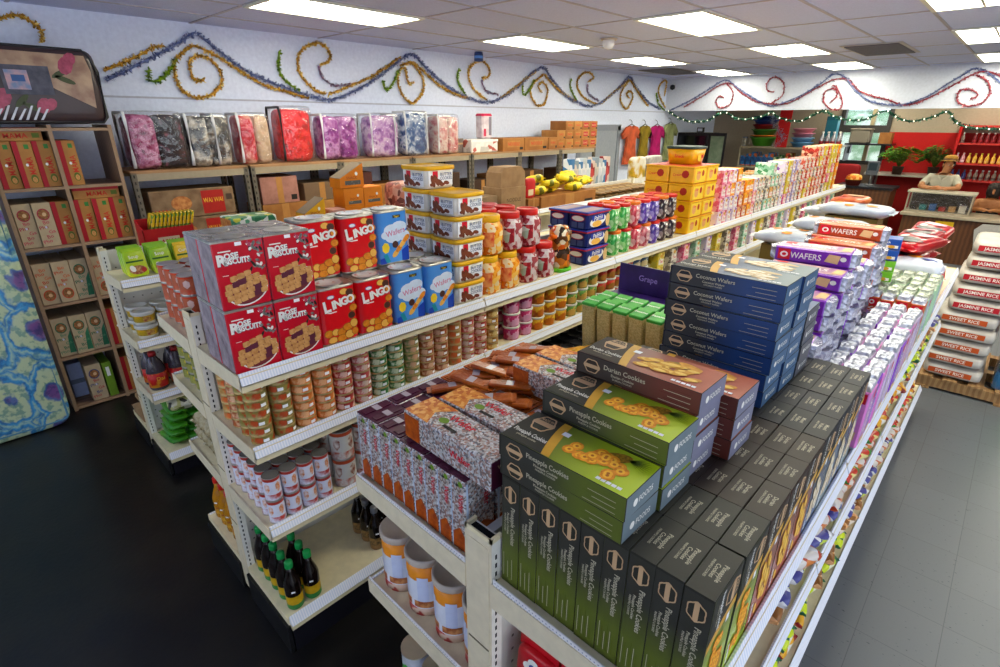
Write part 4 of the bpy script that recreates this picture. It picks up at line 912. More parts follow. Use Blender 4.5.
for r in range(2):
    for k in range(3): K.put((-1.872-.153*r, 2.76, ZA+.1085*k), f'navy cookie tub with red rim after the owl jar, {("front","rear")[r]} pile, {("bottom","middle","top")[k]}', 'navy cookie tubs')
lido = M('lid_orange', '#E07820', .35, coat=.2)
def cup(i, cols, lid):
    t = thing('candy_tub', '', 'tub'); r, h = .049, .165; m_ = M('cup_fill_%d' % i, '#888', .12, coat=.8, kind='voronoi', scale=38, ramp=cols); b = MB()
    b.lathe([(r*.85, 0), (r*.9, .006), (r*1.0, h-.02)], m_, n=18, pw=3)
    fr = F((r*.985, 0, 0), Y, Z); b.rect(fr, -.026, .045, .026, .11, M('cup_label_%d' % i, cols[1], .4, col2=cols[0], scale=50), .0012); b.text(fr, 'Jelly', 0, .09, .02, white, .002); b.ell(fr, 0, .06, .014, .01, M('cup_print_%d' % i, cols[2], .4), .002)
    b.build('filled_tub', t); l = MB(); l.lathe([(r*1.03, h-.022), (r*1.06, h-.02), (r*1.06, h-.003), (r*1.0, h), (r*.8, h), (r*.78, h-.003), (.001, h-.003)], lid, n=20, pw=2.6); l.build('lid', t); return t
CU = [(['#9AC88A', '#3A9A4A', '#D8E8C8', '#6AB060'], 'green'), (['#D89AA0', '#C04A5A', '#E8C8C8', '#B83A4A'], 'pink'), (['#D8B0B8', '#C0707A', '#F0D8D8', '#A84A5A'], 'pale pink'), (['#9A8AC8', '#4A3A8A', '#D8D0E8', '#6A4AA8'], 'purple'), (['#8A7A78', '#2A2028', '#D8D0C8', '#4A3A3A'], 'black and white')]
KC = [[Kind(cup(i*2+j, c[0], (lidred, lido)[j])) for j in range(2)] for i, c in enumerate(CU)]
seq0, seq1 = [0, 0, 1, 2, 3, 4, 4], [0, 0, 1, 3, 3, 4, 4]
for l in range(2):
    for r in range(2):
        for k in range(7):
            c = (seq0, seq1)[l][k]
            KC[c][(k+l+r) % 3 == 0].put((-1.865-.118*r, 3.03+.132*k-.04*l, ZA+.1665*l), f'{CU[c][1]} jelly tub, {("lower","upper")[l]} layer, {("front","rear")[r]} row, {nth(k)} from the navy tubs', 'jelly tubs with bright lids')
ytm = M('tub_yellow', '#E0A81E', .35, coat=.3); yto = M('tub_redlid', '#B82A1A', .35, coat=.2)
def ytub():
    t = thing('cracker_tub', '', 'tub'); w, d, h = .215, .2, .128; b = MB(); b.box(-d/2, d/2, -w/2, w/2, 0, h-.01, ytm, bev=.008)
    for fr, s in ((F((d/2, 0, 0), Y, Z), 1), (F((0, -w/2, 0), X, Z), 0)):
        if s: b.rect(fr, -.09, .01, .09, .11, M('tub_panel', '#E8C84A', .4), .0008); b.ell(fr, -.03, .06, .035, .035, M('print_peach', '#D8A070', .5), .001); b.ell(fr, .045, .075, .02, .024, M('berry_red', '#A02A1A', .5), .001); b.text(fr, 'Cream', -.03, .085, .026, redlogo, .0014)
        else: b.ell(fr, .03, .07, .03, .03, M('berry_red', '#A02A1A', .5), .001, 8); b.text(fr, 'Cream', -.035, .065, .028, redlogo, .001, .1)
    b.build('tub_body', t); l = MB(); l.box(-d/2-.003, d/2+.003, -w/2-.003, w/2+.003, h-.014, h, yl, {'+z': yto}, bev=.003); l.build('lid', t); return t
K = Kind(ytub())
for c in range(2):
    for r in range(2):
        for k in range(4): K.put((-1.89-.208*r, 4.1+.222*c, ZA+.1285*k), f'yellow cracker tub, {("first","second")[c]} column after the jelly tubs, {("front","rear")[r]} row, {nth(k)} from the deck', 'yellow cracker tubs')
t = thing('cracker_tub', 'large yellow tub with dark green lid crowning the yellow cracker tubs', 'tub', (-2.02, 4.3, ZA+.515)); b = MB(); b.lathe([(.105, 0), (.125, .12)], ytm, n=28, pw=7); fr = F((.108, 0, 0), Y, Z); b.ell(fr, .05, .06, .02, .02, redp, .008); b.rect(fr, -.03, .02, .02, .09, M('tub_panel', '#E8C84A', .4), .009); fr = F((0, -.108, 0), X, Z); b.text(fr, 'Snack', 0, .06, .035, redlogo, .009); b.build('tub_body', t)
l = MB(); l.lathe([(.128, .112), (.131, .115), (.131, .13), (.1, .134), (.001, .134)], M('lid_darkgreen', '#2A3A36', .4), n=28, pw=7); l.build('lid', t)
# tea and snack cartons to the far end
FAR = [('pink striped', ['#D8688A', '#F0D8E0', '#B03A5A', '#E8A8B8']), ('white and lilac', ['#D8C8E0', '#F0F0F0', '#8A5AA8', '#E0D0D8']), ('orange', ['#E08A1E', '#F0B040', '#C86A10', '#E8A030']), ('red and cream', ['#B83A2A', '#E8D0B0', '#8A2A1A', '#D89A7A']), ('grey patterned', ['#8A8078', '#C8C0B8', '#4A4440', '#D8D0C0']), ('mint green', ['#8AB89A', '#D8E8D8', '#4A8A5A', '#B8D0C0']), ('tan striped', ['#B8804A', '#D8B080', '#9A6030', '#C89860']), ('lilac and white', ['#A89AC0', '#E8E0F0', '#6A5A8A', '#D0C0D8']), ('coral', ['#C8604A', '#E0B0A0', '#A84030', '#D8C8C0']), ('yellow', ['#D8C040', '#E8E0A0', '#B89820', '#C8B850'])]
FK = []
for i, (n_, cs) in enumerate(FAR):
    m_ = M('far_carton_%d' % i, '#888', .4, coat=.2, kind='voronoi', scale=34, ramp=cs)
    FK.append((n_, Kind(carton('tea_carton' if i > 3 else 'biscuit_carton', '', .18, .098, .112, m_, deco=lambda b, w, d, h: (b.rect(F((w/2, 0, 0), Y, Z), -d*.35, h*.2, d*.35, h*.55, white, .0008), b.text(F((w/2, 0, 0), Y, Z), 'Tea', 0, h*.4, h*.3, redlogo, .0014), b.ell(F((w/2, 0, 0), Y, Z), 0, h*.76, d*.22, h*.12, gold, .0008))))))
order = [0, 0, 1, 1, 3, 2, 2, 0, 4, 4, 4, 5, 4, 4, 1, 9, 7, 7, 4, 8, 8, 8, 3, 8, 8, 3, 9, 9, 2]
tops = [4, 4, 4, 4, 3, 3, 3, 3, 3, 3, 3, 4, 3, 3, 4, 4, 4, 4, 3, 4, 4, 4, 5, 5, 5, 5, 5, 5, 5]
yy = 4.62
for k, (o, n) in enumerate(zip(order, tops)):
    for l in range(n):
        q = (o+(1 if (k*7+l*3) % 5 == 0 else 0)) % 10; nm, kk = FK[q]
        kk.put((-1.885+jit(.004), yy, ZA+.113*l), f'{nm} carton, {nth(k)} column beyond the yellow tubs, {nth(l)} up', 'cartons to the far end of the middle gondola', rz=jit(.02))
    yy += .104+(.03 if k % 5 == 4 else 0)+.009*max(0, k-8)*.35
for k in range(14):
    q = [2, 2, 4, 5, 6, 6, 1, 7, 3, 5, 9, 8, 3, 2][k]; nm, kk = FK[q]
    for l in range(3): kk.put((-2.1, 4.75+.29*k, ZA+.113*l), f'{nm} carton in the rear row beyond the yellow tubs, {nth(k)} along, {nth(l)} up', 'rear cartons of the middle gondola')
# second deck: fish cans in piles of seven
Z2 = 1.0445
def small_can(i, c1, c2, r=.0425, h=.0362):
    t = thing('fish_can', '', 'can'); b = MB(); m_ = M('can_label_%d' % i, c1, .35, coat=.3, col2=c2, scale=26, lo=.55, hi=.62); rim = M('can_rim', '#B8A070', .3, metal=.6)
    b.lathe([(r*1.01, 0), (r*1.01, .003), (r*.99, .004), (r*.99, h-.004), (r*1.01, h-.003), (r*1.01, h)], [rim, rim, m_, rim, rim], n=20)
    for a0, mm in ((.2, tagw), (-.35, M('can_print_%d' % i, c2, .4))):
        vs = []
        for k in range(5): a = a0-.26+.5*k/4; vs += [(r*1.0*cos(a), r*1.0*sin(a), h*.25), (r*1.0*cos(a), r*1.0*sin(a), h*(.6 if mm is tagw else .8))]
        b.add(vs, [(2*k, 2*k+2, 2*k+3, 2*k+1) for k in range(4)], mm, True)
    b.build('body', t); l = MB(); l.lathe([(r*1.0, h-.0005), (r*.95, h), (r*.92, h-.003), (.001, h-.003)], M('can_dark_lid', '#2A2620', .35, metal=.5), n=20); l.build('lid', t); return t
CC = [('olive', '#8A8048', '#A84A24'), ('orange', '#D07A3A', '#E8B080'), ('red', '#B03A30', '#E0B8A8'), ('pink red', '#C05A58', '#D8C0B0'), ('green', '#3E7A44', '#C8D0B0'), ('moss', '#7A8A50', '#C8A080'), ('rust', '#A05A34', '#D8B090'), ('sand', '#B08A54', '#C86A3A'), ('amber', '#B07A2E', '#D8C080')]
KCAN = [Kind(small_can(i, c[1], c[2])) for i, c in enumerate(CC)]
cs_ = [0, 0, 1, 1, 2, 3, 4, 4, 5, 6, 6, 7, 3, 2, 8]
for k in range(15):
    for r in range(4 if k < 2 else 2):
        q = cs_[k] if r == 0 or k > 1 else (0, 6, 7)[r-1]
        for l in range(7): KCAN[q].put((-1.835-.0865*r, .612+.0882*k, Z2+.0366*l), f'{CC[q][0]} fish can, {nth(k)} pile from the post, {nth(r)} row back, {nth(l)} from the deck', 'fish cans piled on the second deck', rz=jit(.5))
def cupc(i, c1, c2, lid):
    t = thing('noodle_cup', '', 'cup'); r, h = .05, .078; b = MB(); b.lathe([(r*.86, 0), (r*.95, h-.008)], M('cupn_%d' % i, c1, .4, col2=c2, scale=22, lo=.5, hi=.56), n=18)
    for a0 in (-.3,):
        vs = []
        for k in range(5): a = a0-.6+1.2*k/4; vs += [(r*.9*cos(a), r*.9*sin(a), h*.1), (r*.95*cos(a), r*.95*sin(a), h*.55)]
        b.add(vs, [(2*k, 2*k+2, 2*k+3, 2*k+1) for k in range(4)], M('cupn_print_%d' % i, c2, .4), True)
    b.build('body', t); l = MB(); l.lathe([(r*1.0, h-.01), (r*1.03, h-.008), (r*1.03, h-.002), (r*.98, h), (.001, h-.001)], lid, n=18); l.build('lid', t); return t
cuplid = M('cup_lid_white', '#D8D4C8', .4); CP = [('pink', '#B02E62', '#D8A0B8', 2), ('yellow', '#D0A828', '#B86A20', 3), ('green', '#5E8C3C', '#C09A50', 3), ('red', '#B8321E', '#9A6A30', 4), ('blue', '#4A6A8A', '#C8B890', 2)]
yy = 2.02
for i, (n_, c1, c2, n) in enumerate(CP):
    K = Kind(cupc(i, c1, c2, cuplid))
    for k in range(n):
        for l in range(3):
            for r in range(2): K.put((-1.845-.108*r, yy, Z2+.0785*l), f'{n_} noodle cup, {nth(k)} column of its colour, {("bottom","middle","top")[l]} layer, {("front","rear")[r]} row', 'noodle cups on the second deck', rz=jit(.3))
        yy += .108
FM = [FK[i] for i in (9, 0, 1, 4, 5)]
for k in range(24):
    nm, kk = FM[(k*3) % 5]
    for l in range(2): kk.put((-1.88, 3.62+.21*k, Z2+.113*l), f'{nm} carton on second deck, {nth(k)} along past the blue cups, {("lower","upper")[l]}', 'cartons along the second deck')
# third deck
Z3 = .6735
def milk(i, r, h, c1, c2, lidm_, name, dark):
    t = thing(name, '', 'can'); b = MB(); rim = M('can_rim2', '#A8A4A0', .3, metal=.7)
    b.lathe([(r*1.02, 0), (r*1.02, .003), (r, .005), (r, h*.3), (r, h*.85), (r, h-.004), (r*1.02, h-.003), (r*1.02, h)], [rim, rim, M('milk_red_%d' % i, c2, .4, col2=c1, scale=40), M('milk_white_%d' % i, c1, .4), M('milk_band_%d' % i, c2, .4), rim, rim], n=18)
    for a0 in (-.9, .4, -2.2):
        vs = []
        for k in range(5): a = a0-.3+.6*k/4; vs += [(r*1.01*cos(a), r*1.01*sin(a), h*(.36+.14*abs(k-2)/2)), (r*1.01*cos(a), r*1.01*sin(a), h*(.8-.1*abs(k-2)/2))]
        b.add(vs, [(2*k, 2*k+2, 2*k+3, 2*k+1) for k in range(4)], dark, True)
    b.build('body', t); l = MB(); l.lathe([(r*1.0, h-.0005), (r*.95, h+.0005), (r*.9, h-.003), (.001, h-.003)], lidm_, n=18); l.build('lid', t); return t
K = Kind(milk(0, .033, .108, '#D8DAE8', '#A83A30', M('milk_lid', '#585858', .35, metal=.7), 'milk_can', M('milk_art', '#C87A3A', .4, col2='#E0D8D8', scale=50)))
for r in range(6):
    for k in range(4):
        for l in range(2): K.put((-1.822-.0688*r, .607+.0695*k, Z3+.109*l), f'white and red milk can, {nth(k)} column from the post, {nth(r)} row back, {("lower","upper")[l]} layer', 'milk cans on the third deck', rz=jit(.3))
K = Kind(milk(1, .05, .138, '#C8C6C0', '#A84A2A', M('coco_lid', '#2E2A26', .4, metal=.4), 'coconut_milk_can', M('coco_art', '#7A3A1E', .4, col2='#E0DCD4', scale=30)))
for r in range(2):
    for k in range(5):
        for l in range(2): K.put((-1.842-.104*r, .93+.106*k, Z3+.139*l), f'brown and white coconut milk can, {nth(k)} column past the milk cans, {("front","rear")[r]} row, {("lower","upper")[l]} layer', 'coconut milk cans', rz=jit(.3))
K = Kind(lid_can(.043, .15, M('jar_darkbrown', '#2A2422', .25, coat=.5), M('lid_black', '#1C1C20', .35), '', 'jar', band=M('jar_greyblue', '#5A6478', .4), name='sauce_jar'))
for r in range(4):
    for k in range(17): K.put((-1.835-.095*r, 1.55+.1*k, Z3), f'dark sauce jar with black lid on the third deck, {nth(k)} along, {nth(r)} row back', 'black lidded sauce jars')
# base deck: bottles
def bottle(i, r, h, glass, cap, l1, l2, name='sauce_bottle', neck=True):
    t = thing(name, '', 'bottle'); b = MB()
    b.lathe([(r*.92, 0), (r, .006), (r, h*.12), (r, h*.3), (r, h*.52), (r*.8, h*.62), (r*.42, h*.78), (r*.38, h*.9)], [l2, l2, l1, glass, glass, glass, glass], n=18)
    b.build('bottle_body', t)
    l = MB(); l.lathe([(r*.43, h*.72), (r*.4, h*.82)], M('neck_label_%d' % i, '#C8C8B8', .4, col2=cap[0], scale=40), n=14); l.build('neck_label', t)
    l = MB(); l.lathe([(r*.46, h*.87), (r*.48, h*.88), (r*.48, h*.985), (r*.42, h), (.001, h)], cap[1], n=14); l.build('cap', t)
    l = MB(); fr = F((r+.0006, 0, 0), Y, Z); l.rect(fr, -.008, h*.4, .008, h*.435, tagw, .0005); l.build('price_sticker', t); return t
glassd = M('glass_soy', '#140C0A', .12, coat=.8); K = Kind(bottle(0, .036, .245, glassd, ('#2A8A4A', M('cap_green', '#1E8A48', .35)), M('label_yellow', '#C8A428', .4, col2='#B8901E', scale=30), M('label_green', '#2E7A3E', .4)))
for r in range(5):
    for k in range(2):
        if k == 1 and r > 2: continue
        K.put((-1.825-.075*r, .612+.083*k, .1945), f'green capped soy bottle on the base deck, {nth(r)} back from the lip, {("end","second")[k]} row', 'green capped soy bottles', rz=-.4)
K = Kind(bottle(1, .036, .24, glassd, ('#B8A070', M('cap_silver', '#8A8A90', .3, metal=.5)), M('label_gold', '#9A7A4A', .4, col2='#4A3A2A', scale=60), M('label_tan', '#8A6A44', .4)))
for i in range(12):
    r, k = divmod(i, 4); K.put((-1.86-.078*r, 1.06+.085*k, .1945), f'silver capped sauce bottle, base deck, {nth(r)} from the lip, {nth(k)} from the soy', 'silver capped sauce bottles', rz=-.4)
K = Kind(bottle(2, .036, .24, M('glass_oil', '#B07A1E', .15, coat=.7), ('#C0281E', M('cap_red', '#C0281E', .35)), M('label_oil', '#C89A28', .4, col2='#8A3A1A', scale=40), M('glass_oil', '#B07A1E', .15, coat=.7)))
for i in range(10):
    r, k = divmod(i, 5); K.put((-2.34-.078*k, .612+.083*r, .1945), f'red capped oil bottle on the rear base deck, {("end","second")[r]} row, {nth(k)} from the post', 'red capped oil bottles', rz=-1)
# goods on the side facing the metal rack
K = Kind(milk(3, .042, .082, '#A8583A', '#B8401E', M('lid_pale', '#B8B4A8', .35, metal=.5), 'meat_can', M('meat_print', '#D8B8B0', .4)))
for r in range(3):
    for k in range(4):
        for l in range(3): K.put((-2.35-.088*k, .62+.088*r, ZA+.083*l), f'rust red meat can on the rear top deck, {nth(r)} row, {nth(k)} from the post, {("bottom","middle","top")[l]}', 'rust red meat cans', rz=-1)
K = Kind(milk(4, .042, .055, '#8A8A4A', '#3A4A2A', M('lid_pale', '#B8B4A8', .35, metal=.5), 'pickle_can', M('pickle_print', '#D8C040', .4)))
for r in range(2):
    for k in range(4):
        for l in range(4): K.put((-2.35-.088*k, .62+.088*r, Z2+.056*l), f'olive pickle can, rear second deck, {("end","second")[r]} row, {nth(k)} from the post, {nth(l)} layer', 'olive pickle cans', rz=-1)
K = Kind(bag('garlic_bag', '', .16, .12, .07, M('bag_offwhite', '#C8C0A8', .5, coat=.3, col2='#8A7A50', scale=25, bump=.5), seed=31))
for i in range(10):
    c, l = i % 5, i//5; K.put((-2.36-.072*c, .66, Z3+.004+.07*l), f'off white garlic bag on the rear third deck, {nth(c)} from the post, {("lower","upper")[l]}', 'garlic bags', rz=1.57+jit(.15))
# ================================================================= left wall: bookshelf, mattress, comforter case
wood = M('shelf_wood', '#8A7260', .55, col2='#7A6250', scale=6, kind='wave'); woodd = M('shelf_wood_edge', '#9A8068', .5)
t = thing('display_bookcase', 'brown wooden bookcase of two columns against the left wall holding noodle cartons', 'bookcase', (-5.0, .3, 0))
BZ = [.03, .455, .88, 1.31, 1.725, 2.12]
for y in (0, .355, .71):
    b = MB(); b.box(-.5, 0, y, y+.024, 0, 2.14, wood, {'+x': woodd}); b.build('side_panel' if y != .355 else 'divider', t)
for z in BZ:
    b = MB(); b.box(-.5, -.002, .024, .355, z-.02, z, wood, {'+x': woodd}); b.box(-.5, -.002, .379, .71, z-.02, z, wood, {'+x': woodd}); b.build('shelf_board' if 0 < z < 2.1 else 'top_board', t)
card = M('card_kraft', '#9A6A3A', .6, col2='#8C5C30', scale=10); cardl = M('card_light', '#B08048', .6, col2='#A07040', scale=10)
redst = M('stripe_red', '#A01C2A', .5); grst = M('stripe_green', '#3A7A3A', .5); ored = M('ink_redorange', '#B8301E', .5)
def noodle_carton(kind):
    w, d, h = .105, .4, .31
    def deco(b, w, d, h):
        fr = F((w/2, 0, 0), Y, Z)
    t = thing('noodle_carton', '', 'carton'); b = MB()
    if kind == 'mama': body, st = cardl, redst
    else: body, st = M('card_cream', '#B8A68A', .6), None
    b.box(-.4, 0, -w/2, w/2, 0, h, body, bev=.002); fr = F((0, 0, 0), Y, Z)
    if kind == 'mama':
        b.rect(fr, -w/2, 0, -w/2+.03, h, redst); b.text(fr, 'MAMA', .018, h*.48, .05, ored, .001, pi/2, maxw=.12); b.ell(fr, .018, .06, .02, .03, M('noodle_green', '#5A6A2A', .6), .001); b.ell(fr, .018, .055, .013, .02, bisc, .0012); b.ell(fr, -.0, h*.5, .008, .01, tagw, .0012); b.rect(fr, .01, h-.05, .035, h-.02, grst, .001)
    else:
        c1, c2 = {'pink': ('#A03048', '#B8485A'), 'orange': ('#B84A2A', '#C86840'), 'green': ('#2E6A4E', '#5A8A6A'), 'blue': ('#3A4A7A', '#B04040')}[kind]
        m1, m2 = M('bowl_'+kind, c1, .5), M('bowl2_'+kind, c2, .5)
        by = h*.74 if kind != 'orange' else h*.22
        b.ell(fr, .0, by, .036, .042, m1, .0008, 18); b.ell(fr, 0, by, .03, .035, M('soup_tan', '#A8744A', .6, col2='#6A4A2A', scale=60), .001, 18); b.ell(fr, .005, by, .012, .014, M('soup_egg', '#D8B890', .6), .0012)
        if kind == 'green': b.poly(fr, [(.01, .02), (.05, .02), (.05, h*.66), (.025, h*.5)], m1)
        rr = random.Random(kind)
        for k in range(5): b.text(fr, ('Pho', 'Bo', 'Ga')[k % 3], -.02+.02*(k % 3), h*(.12+.11*k) if kind != 'orange' else h*(.45+.1*k), .035, m1 if k % 2 else m2, .0012, .2)
        b.rect(fr, -.012, h*.42, .0, h*.47, M('sticker_lilac', '#C8C8DC', .5), .0014)
    b.build('carton', t); return t
KN = {k: Kind(noodle_carton(k)) for k in ('mama', 'pink', 'orange', 'green', 'blue')}
lay = [(1.725, 0, ['mama', 'mama', 'mama'], 'upper left'), (1.31, 0, ['pink', 'pink', 'mama'], 'second left'), (.88, 0, ['orange', 'orange', 'green'], 'third left'), (.455, 0, ['green', 'green', 'green'], 'fourth left'), (.03, 0, [None, 'blue'], 'bottom left'),
       (1.725, 1, ['mama'], 'upper right'), (1.31, 1, ['mama', 'mama', 'mama'], 'second right'), (.88, 1, ['orange', 'green', 'orange'], 'third right'), (.455, 1, ['mama', 'green', 'mama'], 'fourth right'), (.03, 1, ['mama', 'orange', 'green'], 'bottom right')]
for z, c, ks, nm in lay:
    for i, k in enumerate(ks):
        if k: KN[k].put((-5.03+(0 if i % 2 else -.012), .3+.03+.053+.109*i+.355*c, z), f'{"red striped kraft" if k=="mama" else k+" bowl"} noodle carton in the {nm} bay, {nth(i)} along', 'noodle cartons in the bookcase', rz=jit(.02))
def lying(x, y, z, lab):
    t = thing('noodle_carton', lab, 'carton', (x, y, z), group='noodle cartons in the bookcase'); b = MB(); b.box(-.4, 0, -.145, .145, 0, .085, cardl, bev=.002); fr = F((0, 0, 0), Y, Z); b.rect(fr, -.145, .06, .145, .085, redst); b.text(fr, 'MAMA', .0, .035, .045, ored, .001); b.rect(fr, .09, .02, .13, .05, M('noodle_green', '#5A6A2A', .6), .001); b.build('carton', t)
lying(-5.04, .475, 2.037, 'kraft noodle carton lying across the standing ones in the upper left bay')
lying(-5.04, .84, 1.622, 'kraft noodle carton lying across the standing ones in the second right bay')
t = thing('snack_carton', 'narrow lime green carton at the bottom of the bookcase', 'carton', (-5.03, .585, .03)); b = MB(); b.box(-.3, 0, -.03, .03, 0, .3, M('carton_lime', '#6A8A2A', .5), {'+y': cardl}, bev=.002); b.rect(F((0, 0, 0), Y, Z), -.012, .18, .012, .26, tagw); b.build('carton', t)
t = thing('storage_box', 'pale blue box standing at the back of the bookcase bottom bay', 'box', (-5.2, .405, .03)); b = MB(); b.box(-.25, 0, -.06, .06, 0, .3, M('box_paleblue', '#7A86A8', .5), {'+x': M('box_paleblue2', '#8E9ABC', .5)}, bev=.003); b.rect(F((0, 0, 0), Y, Z), -.06, .12, .06, .16, M('box_slate', '#5A6478', .5)); b.build('carton', t)
# mattress wrapped in plastic
def floral():
    m = bpy.data.materials.new('floral_ticking'); m.use_nodes = True; nt = m.node_tree; N, L = nt.nodes, nt.links; b = N['Principled BSDF']
    b.inputs['Roughness'].default_value = .35; b.inputs['Coat Weight'].default_value = .7; b.inputs['Coat Roughness'].default_value = .08
    tc = N.new('ShaderNodeTexCoord'); mp = N.new('ShaderNodeMapping'); mp.inputs['Scale'].default_value = (0, 3.4, 2.5); L.new(tc.outputs['Object'], mp.inputs[0])
    nz = N.new('ShaderNodeTexNoise'); nz.inputs['Scale'].default_value = 2.6; nz.inputs['Detail'].default_value = 3; L.new(mp.outputs[0], nz.inputs['Vector'])
    ad = N.new('ShaderNodeVectorMath'); ad.operation = 'MULTIPLY_ADD'; ad.inputs[1].default_value = (.5, .5, .5); L.new(nz.outputs['Color'], ad.inputs[0]); L.new(mp.outputs[0], ad.inputs[2])
    vo = N.new('ShaderNodeTexVoronoi'); vo.feature = 'F1'; vo.inputs['Scale'].default_value = 1; vo.inputs['Randomness'].default_value = .25; L.new(ad.outputs[0], vo.inputs['Vector'])
    r = N.new('ShaderNodeValToRGB'); r.color_ramp.interpolation = 'LINEAR'; e = r.color_ramp.elements
    st = [(0, '#4A3A7A'), (.13, '#7A5288'), (.19, '#5A74A4'), (.22, '#C0CBA4'), (.4, '#BCCBAC'), (.44, '#2E80B8'), (.48, '#4A9AC8'), (.52, '#A8C8BC'), (.57, '#3A8ABC'), (.62, '#BCCBA8')]
    while len(e) < len(st): e.new(.5)
    for i, (p, c) in enumerate(st): e[i].position = p; e[i].color = lin(c)
    L.new(vo.outputs['Distance'], r.inputs[0]); 
    n2 = N.new('ShaderNodeTexNoise'); n2.inputs['Scale'].default_value = 24; n2.inputs['Detail'].default_value = 4; L.new(tc.outputs['Object'], n2.inputs['Vector'])
    r2 = N.new('ShaderNodeValToRGB'); r2.color_ramp.elements[0].position = .5; r2.color_ramp.elements[0].color = (1, 1, 1, 1); r2.color_ramp.elements[1].position = .6; r2.color_ramp.elements[1].color = lin('#8FB8D0'); L.new(n2.outputs['Fac'], r2.inputs[0])
    mx = N.new('ShaderNodeMix'); mx.data_type = 'RGBA'; mx.blend_type = 'MULTIPLY'; mx.inputs[0].default_value = .8; L.new(r.outputs[0], mx.inputs[6]); L.new(r2.outputs[0], mx.inputs[7]); L.new(mx.outputs[2], b.inputs['Base Color'])
    bn = N.new('ShaderNodeTexNoise'); bn.inputs['Scale'].default_value = 7; bn.inputs['Detail'].default_value = 3; L.new(tc.outputs['Object'], bn.inputs['Vector']); bp = N.new('ShaderNodeBump'); bp.inputs['Strength'].default_value = .35; bp.inputs['Distance'].default_value = .05; L.new(bn.outputs['Fac'], bp.inputs['Height']); L.new(bp.outputs[0], b.inputs['Coat Normal'])
    return m
t = thing('mattress', 'blue and yellow floral mattress in plastic standing on edge beside the bookcase', 'mattress', (-4.9, .27, 0)); b = MB(); fm = floral()
b.pillow(.2, 1.5, 1.9, fm, (0, -.75, .955), 32, 24, .12, .12); b.build('ticking', t)
b = MB()
for sx in (1, -1):
    pts = [(sx*.092, -.035-.0*k, .06) for k in range(1)]+[(sx*.092, -.03, .08), (sx*.092, -.03, 1.82), (sx*.092, -.06, 1.86), (sx*.092, -1.44, 1.86), (sx*.092, -1.47, 1.82), (sx*.092, -1.47, .08), (sx*.092, -1.44, .05), (sx*.092, -.06, .05), (sx*.092, -.035, .06)]
    b.tube(pts, .008, M('piping_blue', '#5A8AA8', .4), 6)
b.build('piping', t)
# boxed comforter on the bookcase
t = thing('comforter_case', 'dark floral comforter in a clear zipped case on top of the bookcase', 'comforter', (-5.24, .62, 2.142)); b = MB()
fab = M('comforter_brown', '#3A2C30', .45, coat=.7, col2='#3E2E30', scale=5, bump=.4, bscale=7)
b.pillow(.42, .86, .5, fab, (0, 0, .252), 32, 16, .22, .22); b.build('folded_comforter', t)
b = MB(); fr = F((.213, 0, .25), Y, Z)
cream_f = M('comforter_cream', '#B49A80', .5, coat=.6, col2='#8A6A5A', scale=9); rose_f = M('rose_pink', '#B0506A', .5, coat=.5, col2='#8A3A50', scale=30); leaf_f = M('leaf_olive', '#4A5038', .5)
b.poly(fr, [(-.38, .12), (-.2, .05), (.0, .1), (.15, -.02), (.36, -.14), (.38, .1), (.36, .2), (-.36, .21)], cream_f, .001)
for (y, z, s) in ((.24, .13, .06), (.27, .17, .05), (-.2, -.11, .08), (-.14, -.08, .06), (-.25, -.05, .05), (.06, -.13, .055), (.1, -.12, .045)): b.ell(fr, y, z, s, s*.7, rose_f, .002+s*.01, 9, rot=s*20)
for (y, z, rt_) in ((.2, .08, .5), (.22, .04, -.4), (-.05, -.1, .8), (.0, -.14, -.5), (-.3, .0, .3)): b.ell(fr, y, z, .06, .018, leaf_f, .0018, 10, rot=rt_)
b.rect(fr, -.12, -.06, .14, .12, M('insert_card', '#3A3A48', .4, col2='#5A5A66', scale=14), .004); b.rect(fr, -.1, -.03, .02, .09, M('insert_photo', '#7A8AA8', .4, col2='#C8A0A0', scale=18), .005); b.rect(fr, -.07, .02, -.0, .06, M('insert_bed', '#3A5A8A', .4), .0055)
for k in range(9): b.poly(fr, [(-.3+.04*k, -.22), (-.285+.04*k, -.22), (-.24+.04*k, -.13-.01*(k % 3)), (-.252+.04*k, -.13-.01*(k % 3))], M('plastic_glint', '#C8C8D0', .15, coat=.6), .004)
b.build('printed_panel', t)
b = MB()
for sx in (.19, -.19):
    pts = [(sx, .4*s1, .25+z) for s1, z in ((-1, -.2), (-.97, -.235), (.97, -.235), (1.04, -.2), (1.06, .1), (1.0, .18), (.9, .235), (-.9, .24), (-1, .2), (-1.02, -.2))]
    b.tube(pts, .011, M('zip_black', '#1C1A1E', .35, coat=.4), 6)
b.build('zipped_edge', t)
# ================================================================= metal racks along the left wall
rackm = M('rack_steel', '#6E675C', .5, metal=.3); beamm = M('rack_beam', '#9A8E7A', .5); boardm = M('rack_board', '#A88462', .6, col2='#8F6C4C', scale=4); hole = M('rack_hole', '#2A2622', .8)
RY = [1.08, 2.0, 2.9, 3.81, 4.72, 5.62, 6.52, 7.42]
def rack(L):
    t = thing('metal_rack', '', 'rack')
    for y in (0, L-.04):
        for x in (-.55, 0):
            p = MB(); p.box(x-.04, x, y, y+.004, 0, 1.79, rackm); p.box(x-.004, x, y, y+.04, 0, 1.79, rackm)
            for k in range(34):
                z = .1+.05*k; p.box(x-.0001, x+.0008, y+.015, y+.025, z, z+.022, hole); p.box(x-.026, x-.014, y-.0008, y+.0002, z, z+.022, hole)
            p.build('post', t)
    for z in (.5, 1.17, 1.8):
        b = MB(); b.box(-.55, 0, .0, L, z-.02, z, boardm); o = b.build('shelf_board', t)
        for x in (-.005, -.552): b = MB(); b.box(x-.004, x+.004, .004, L-.004, z-.075, z-.018, beamm); b.build('beam', o)
    return t
KR = Kind(rack(.9))
